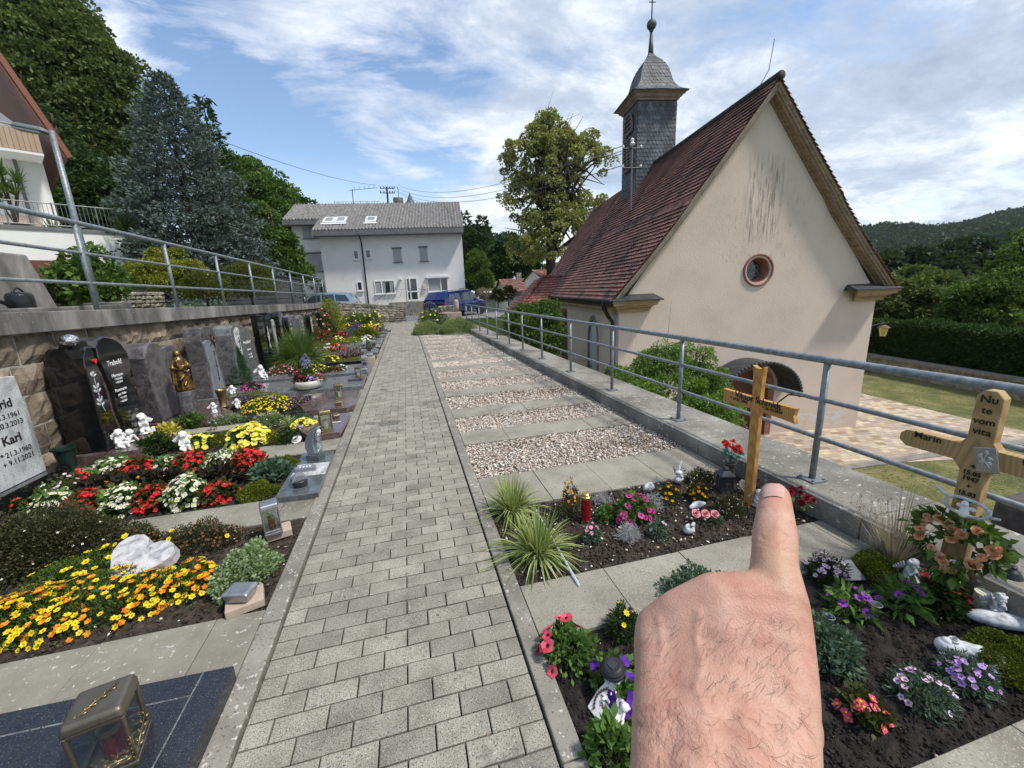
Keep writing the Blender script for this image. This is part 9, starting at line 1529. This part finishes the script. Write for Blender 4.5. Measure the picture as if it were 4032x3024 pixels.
def creases(me):
    me.update(); n = len(me.vertices); co = np.empty(n*3, np.float32); me.vertices.foreach_get('co', co); co = co.reshape(-1,3).astype(float); no = np.empty(n*3, np.float32); me.vertex_normals.foreach_get('vector', no) if hasattr(me, 'vertex_normals') else me.vertices.foreach_get('normal', no); no = no.reshape(-1,3).astype(float)
    w = co+np.array(HO); c = (w-OO)@RM; x = (CX+c[:,0]/c[:,2]*FPX-2350)/.73758; y = (CY+c[:,1]/c[:,2]*FPX-1800)/.73758; front = (no*(w-OO)).sum(1) < 0
    d = np.zeros(n)
    def line(x0, x1, y0, curv, dep, wd, slope=0):
        nonlocal d
        xc, hw_ = (x0+x1)/2, (x1-x0)/2; u = (x-xc)/hw_; yy = y0+curv*(u*u)+slope*u; fade = np.clip(1.25-np.abs(u), 0, .25)*4; d += front*fade*dep*np.exp(-((y-yy)/wd)**2)
    line(870,1035,262,12,.00045,4); line(872,1033,278,10,.00035,4); line(880,1020,292,6,.0002,4)
    line(885,1005,388,22,.00045,5); line(880,1010,410,10,.0005,5); line(876,1016,433,-6,.0005,5); line(884,1008,452,-18,.00045,5); line(862,960,470,-16,.0003,5); line(855,1055,500,10,.0002,6)
    line(840,930,640,14,.0003,6,-10); line(880,1000,690,10,.00025,6,12); line(900,1010,722,8,.0003,6,18)
    line(215,560,1435,-18,.0006,7,-12); line(230,620,1462,-14,.0004,8,-8); line(420,900,1400,-20,.0003,9,10)
    for yy in range(1180, 1420, 24): line(300,760,yy,8,.00018,6,8)
    rg = np.random.default_rng(3); 
    def vein(pts, h_, wd):
        nonlocal d
        for (ax, ay), (bx, by) in zip(pts, pts[1:]):
            L2 = (bx-ax)**2+(by-ay)**2; t_ = np.clip(((x-ax)*(bx-ax)+(y-ay)*(by-ay))/L2, 0, 1); q = np.hypot(x-ax-t_*(bx-ax), y-ay-t_*(by-ay)); d -= front*h_*np.exp(-(q/wd)**2)/1.3
    vein([(545,830),(530,980),(560,1100),(530,1230),(575,1340)], .0007, 20); vein([(330,860),(350,1000),(330,1100)], .0005, 18); vein([(840,880),(800,1000),(700,1150)], .0004, 22)
    me.vertices.foreach_set('co', (co-no*d[:,None]*1.3).astype(np.float32).ravel()); me.update()
m = MT('skin'); v = m.co(); n1 = m.noise(v, 55, 5, .6); n2 = m.noise(v, 160, 4, .6); n3 = m.noise(v, 900, 3, .6)
c = m.ramp(n1, [(.30,(.40,.19,.135)),(.48,(.48,.265,.195)),(.68,(.53,.325,.245))]); c = m.mix(m.ramp(n2, [(.55,0.),(.72,.45)]), c, (.46,.18,.14)); c = m.mix(m.ramp(n3, [(.50,0.),(.70,.35)]), c, (.38,.20,.145))
def spot(p, r, colr, am):
    global c
    q = m.n('ShaderNodeVectorMath', operation='DISTANCE'); m.l(m.co(), q.inputs[0]); q.inputs[1].default_value = p; f = m.val('MULTIPLY', m.val('SUBTRACT', 1, m.val('DIVIDE', q.outputs['Value'], r), True), am, True); c = m.mix(f, c, colr)
spot(O_(930,740,.172), .013, (.46,.12,.09), .6); spot(O_(948,520,.188), .017, (.50,.32,.19), .7); spot(O_(948,425,.194), .009, (.44,.19,.13), .5); spot(O_(950,200,.217), .014, (.52,.24,.18), .7); spot(O_(640,690,.178), .010, (.54,.35,.25), .7); spot(O_(450,770,.181), .010, (.54,.35,.25), .6); spot(O_(540,1000,.168), .017, (.30,.18,.13), .4); spot(O_(540,1200,.160), .012, (.30,.19,.145), .35)
m.col(c); m.set(.52, 0, .35); m.b.inputs['Subsurface Weight'].default_value = .12; m.b.inputs['Subsurface Radius'].default_value = (.006,.0025,.0012); m.b.inputs['Subsurface Scale'].default_value = .6
m.bump(m.val('ADD', m.vor(v, 1100), m.val('MULTIPLY', m.noise(v, 420, 5, .7), 1.6)), .28, .0005)
hand = sculpt('hand', pr, .0013, m.m, HD, 14, creases)
from mathutils.bvhtree import BVHTree
bv_ = BVHTree.FromPolygons([v_.co for v_ in hand.data.vertices], [p.vertices for p in hand.data.polygons])
def onskin(x, y, off):
    r = Vector(ray('O', x, y)).normalized(); o = Vector((0,0,EYE))-HO; h = bv_.ray_cast(o, r)
    return None if h[0] is None else h[0]+h[1]*off*(1 if h[1].dot(r) < 0 else -1)
# nail: rounded plate lying on the fingertip
K = 16; V = []; F = []; ok = True
for j in range(K+1):
    for i in range(K+1):
        u, w = i/K*2-1, j/K*2-1; k_ = (1-.5*u*u*abs(w)**3); x = 941+61*u*math.sqrt(1-.28*w*w); y = 178+33*w+(9*u*u if w > 0 else -0); p = onskin(x, y+(3 if False else 0), .00055*(1-.6*abs(u)**4)); 
        g_ = 1.0
        while p is None: g_ *= .96; p = onskin(941+(x-941)*g_, 185+(y-185)*g_, .0004)
        V.append(p)
b = MB(); b.add(V, [(j*(K+1)+i, j*(K+1)+i+1, (j+1)*(K+1)+i+1, (j+1)*(K+1)+i) for j in range(K) for i in range(K)]); b.build('fingernail', pm('nail', [(.50,.27,.22),(.56,.34,.28)], 120, .3, coat=.3, spec=.5), HD, smooth=True)
# fine dark hairs
rg = np.random.default_rng(12); b = MB()
for i in range(400):
    zone = rg.random()
    if zone < .45: x, y = rg.uniform(230,1140), rg.uniform(1330,1720)
    elif zone < .75: x, y = rg.uniform(560,1080), rg.uniform(840,1300)
    else: x, y = rg.uniform(200,450), rg.uniform(870,1500)
    a = math.atan2(1, .75 if x > 500 else .3)+rg.normal()*.22 if y > 1300 else math.atan2(1, -.5)+rg.normal()*.4; l = rg.uniform(40, 120)*(1.25 if y > 1300 else .75); cu = rg.normal()*.5; pts = []
    for k in range(6):
        t_ = k/5; aa = a+cu*t_; x2 = x+math.cos(aa)*l*t_; y2 = y+math.sin(aa)*l*t_; p = onskin(x2, y2, .00012+.0009*math.sin(math.pi*t_*.9)*rg.uniform(.6,1))
        if p is None: break
        pts.append(p)
    if len(pts) == 6: b.tube(pts, [.00004,.000052,.00005,.00004,.00003,.000015], 3, False)
kind(b.build('arm_hair', pm('hair', [(.07,.04,.025),(.16,.095,.06)], 90, .6), HD), 'stuff')
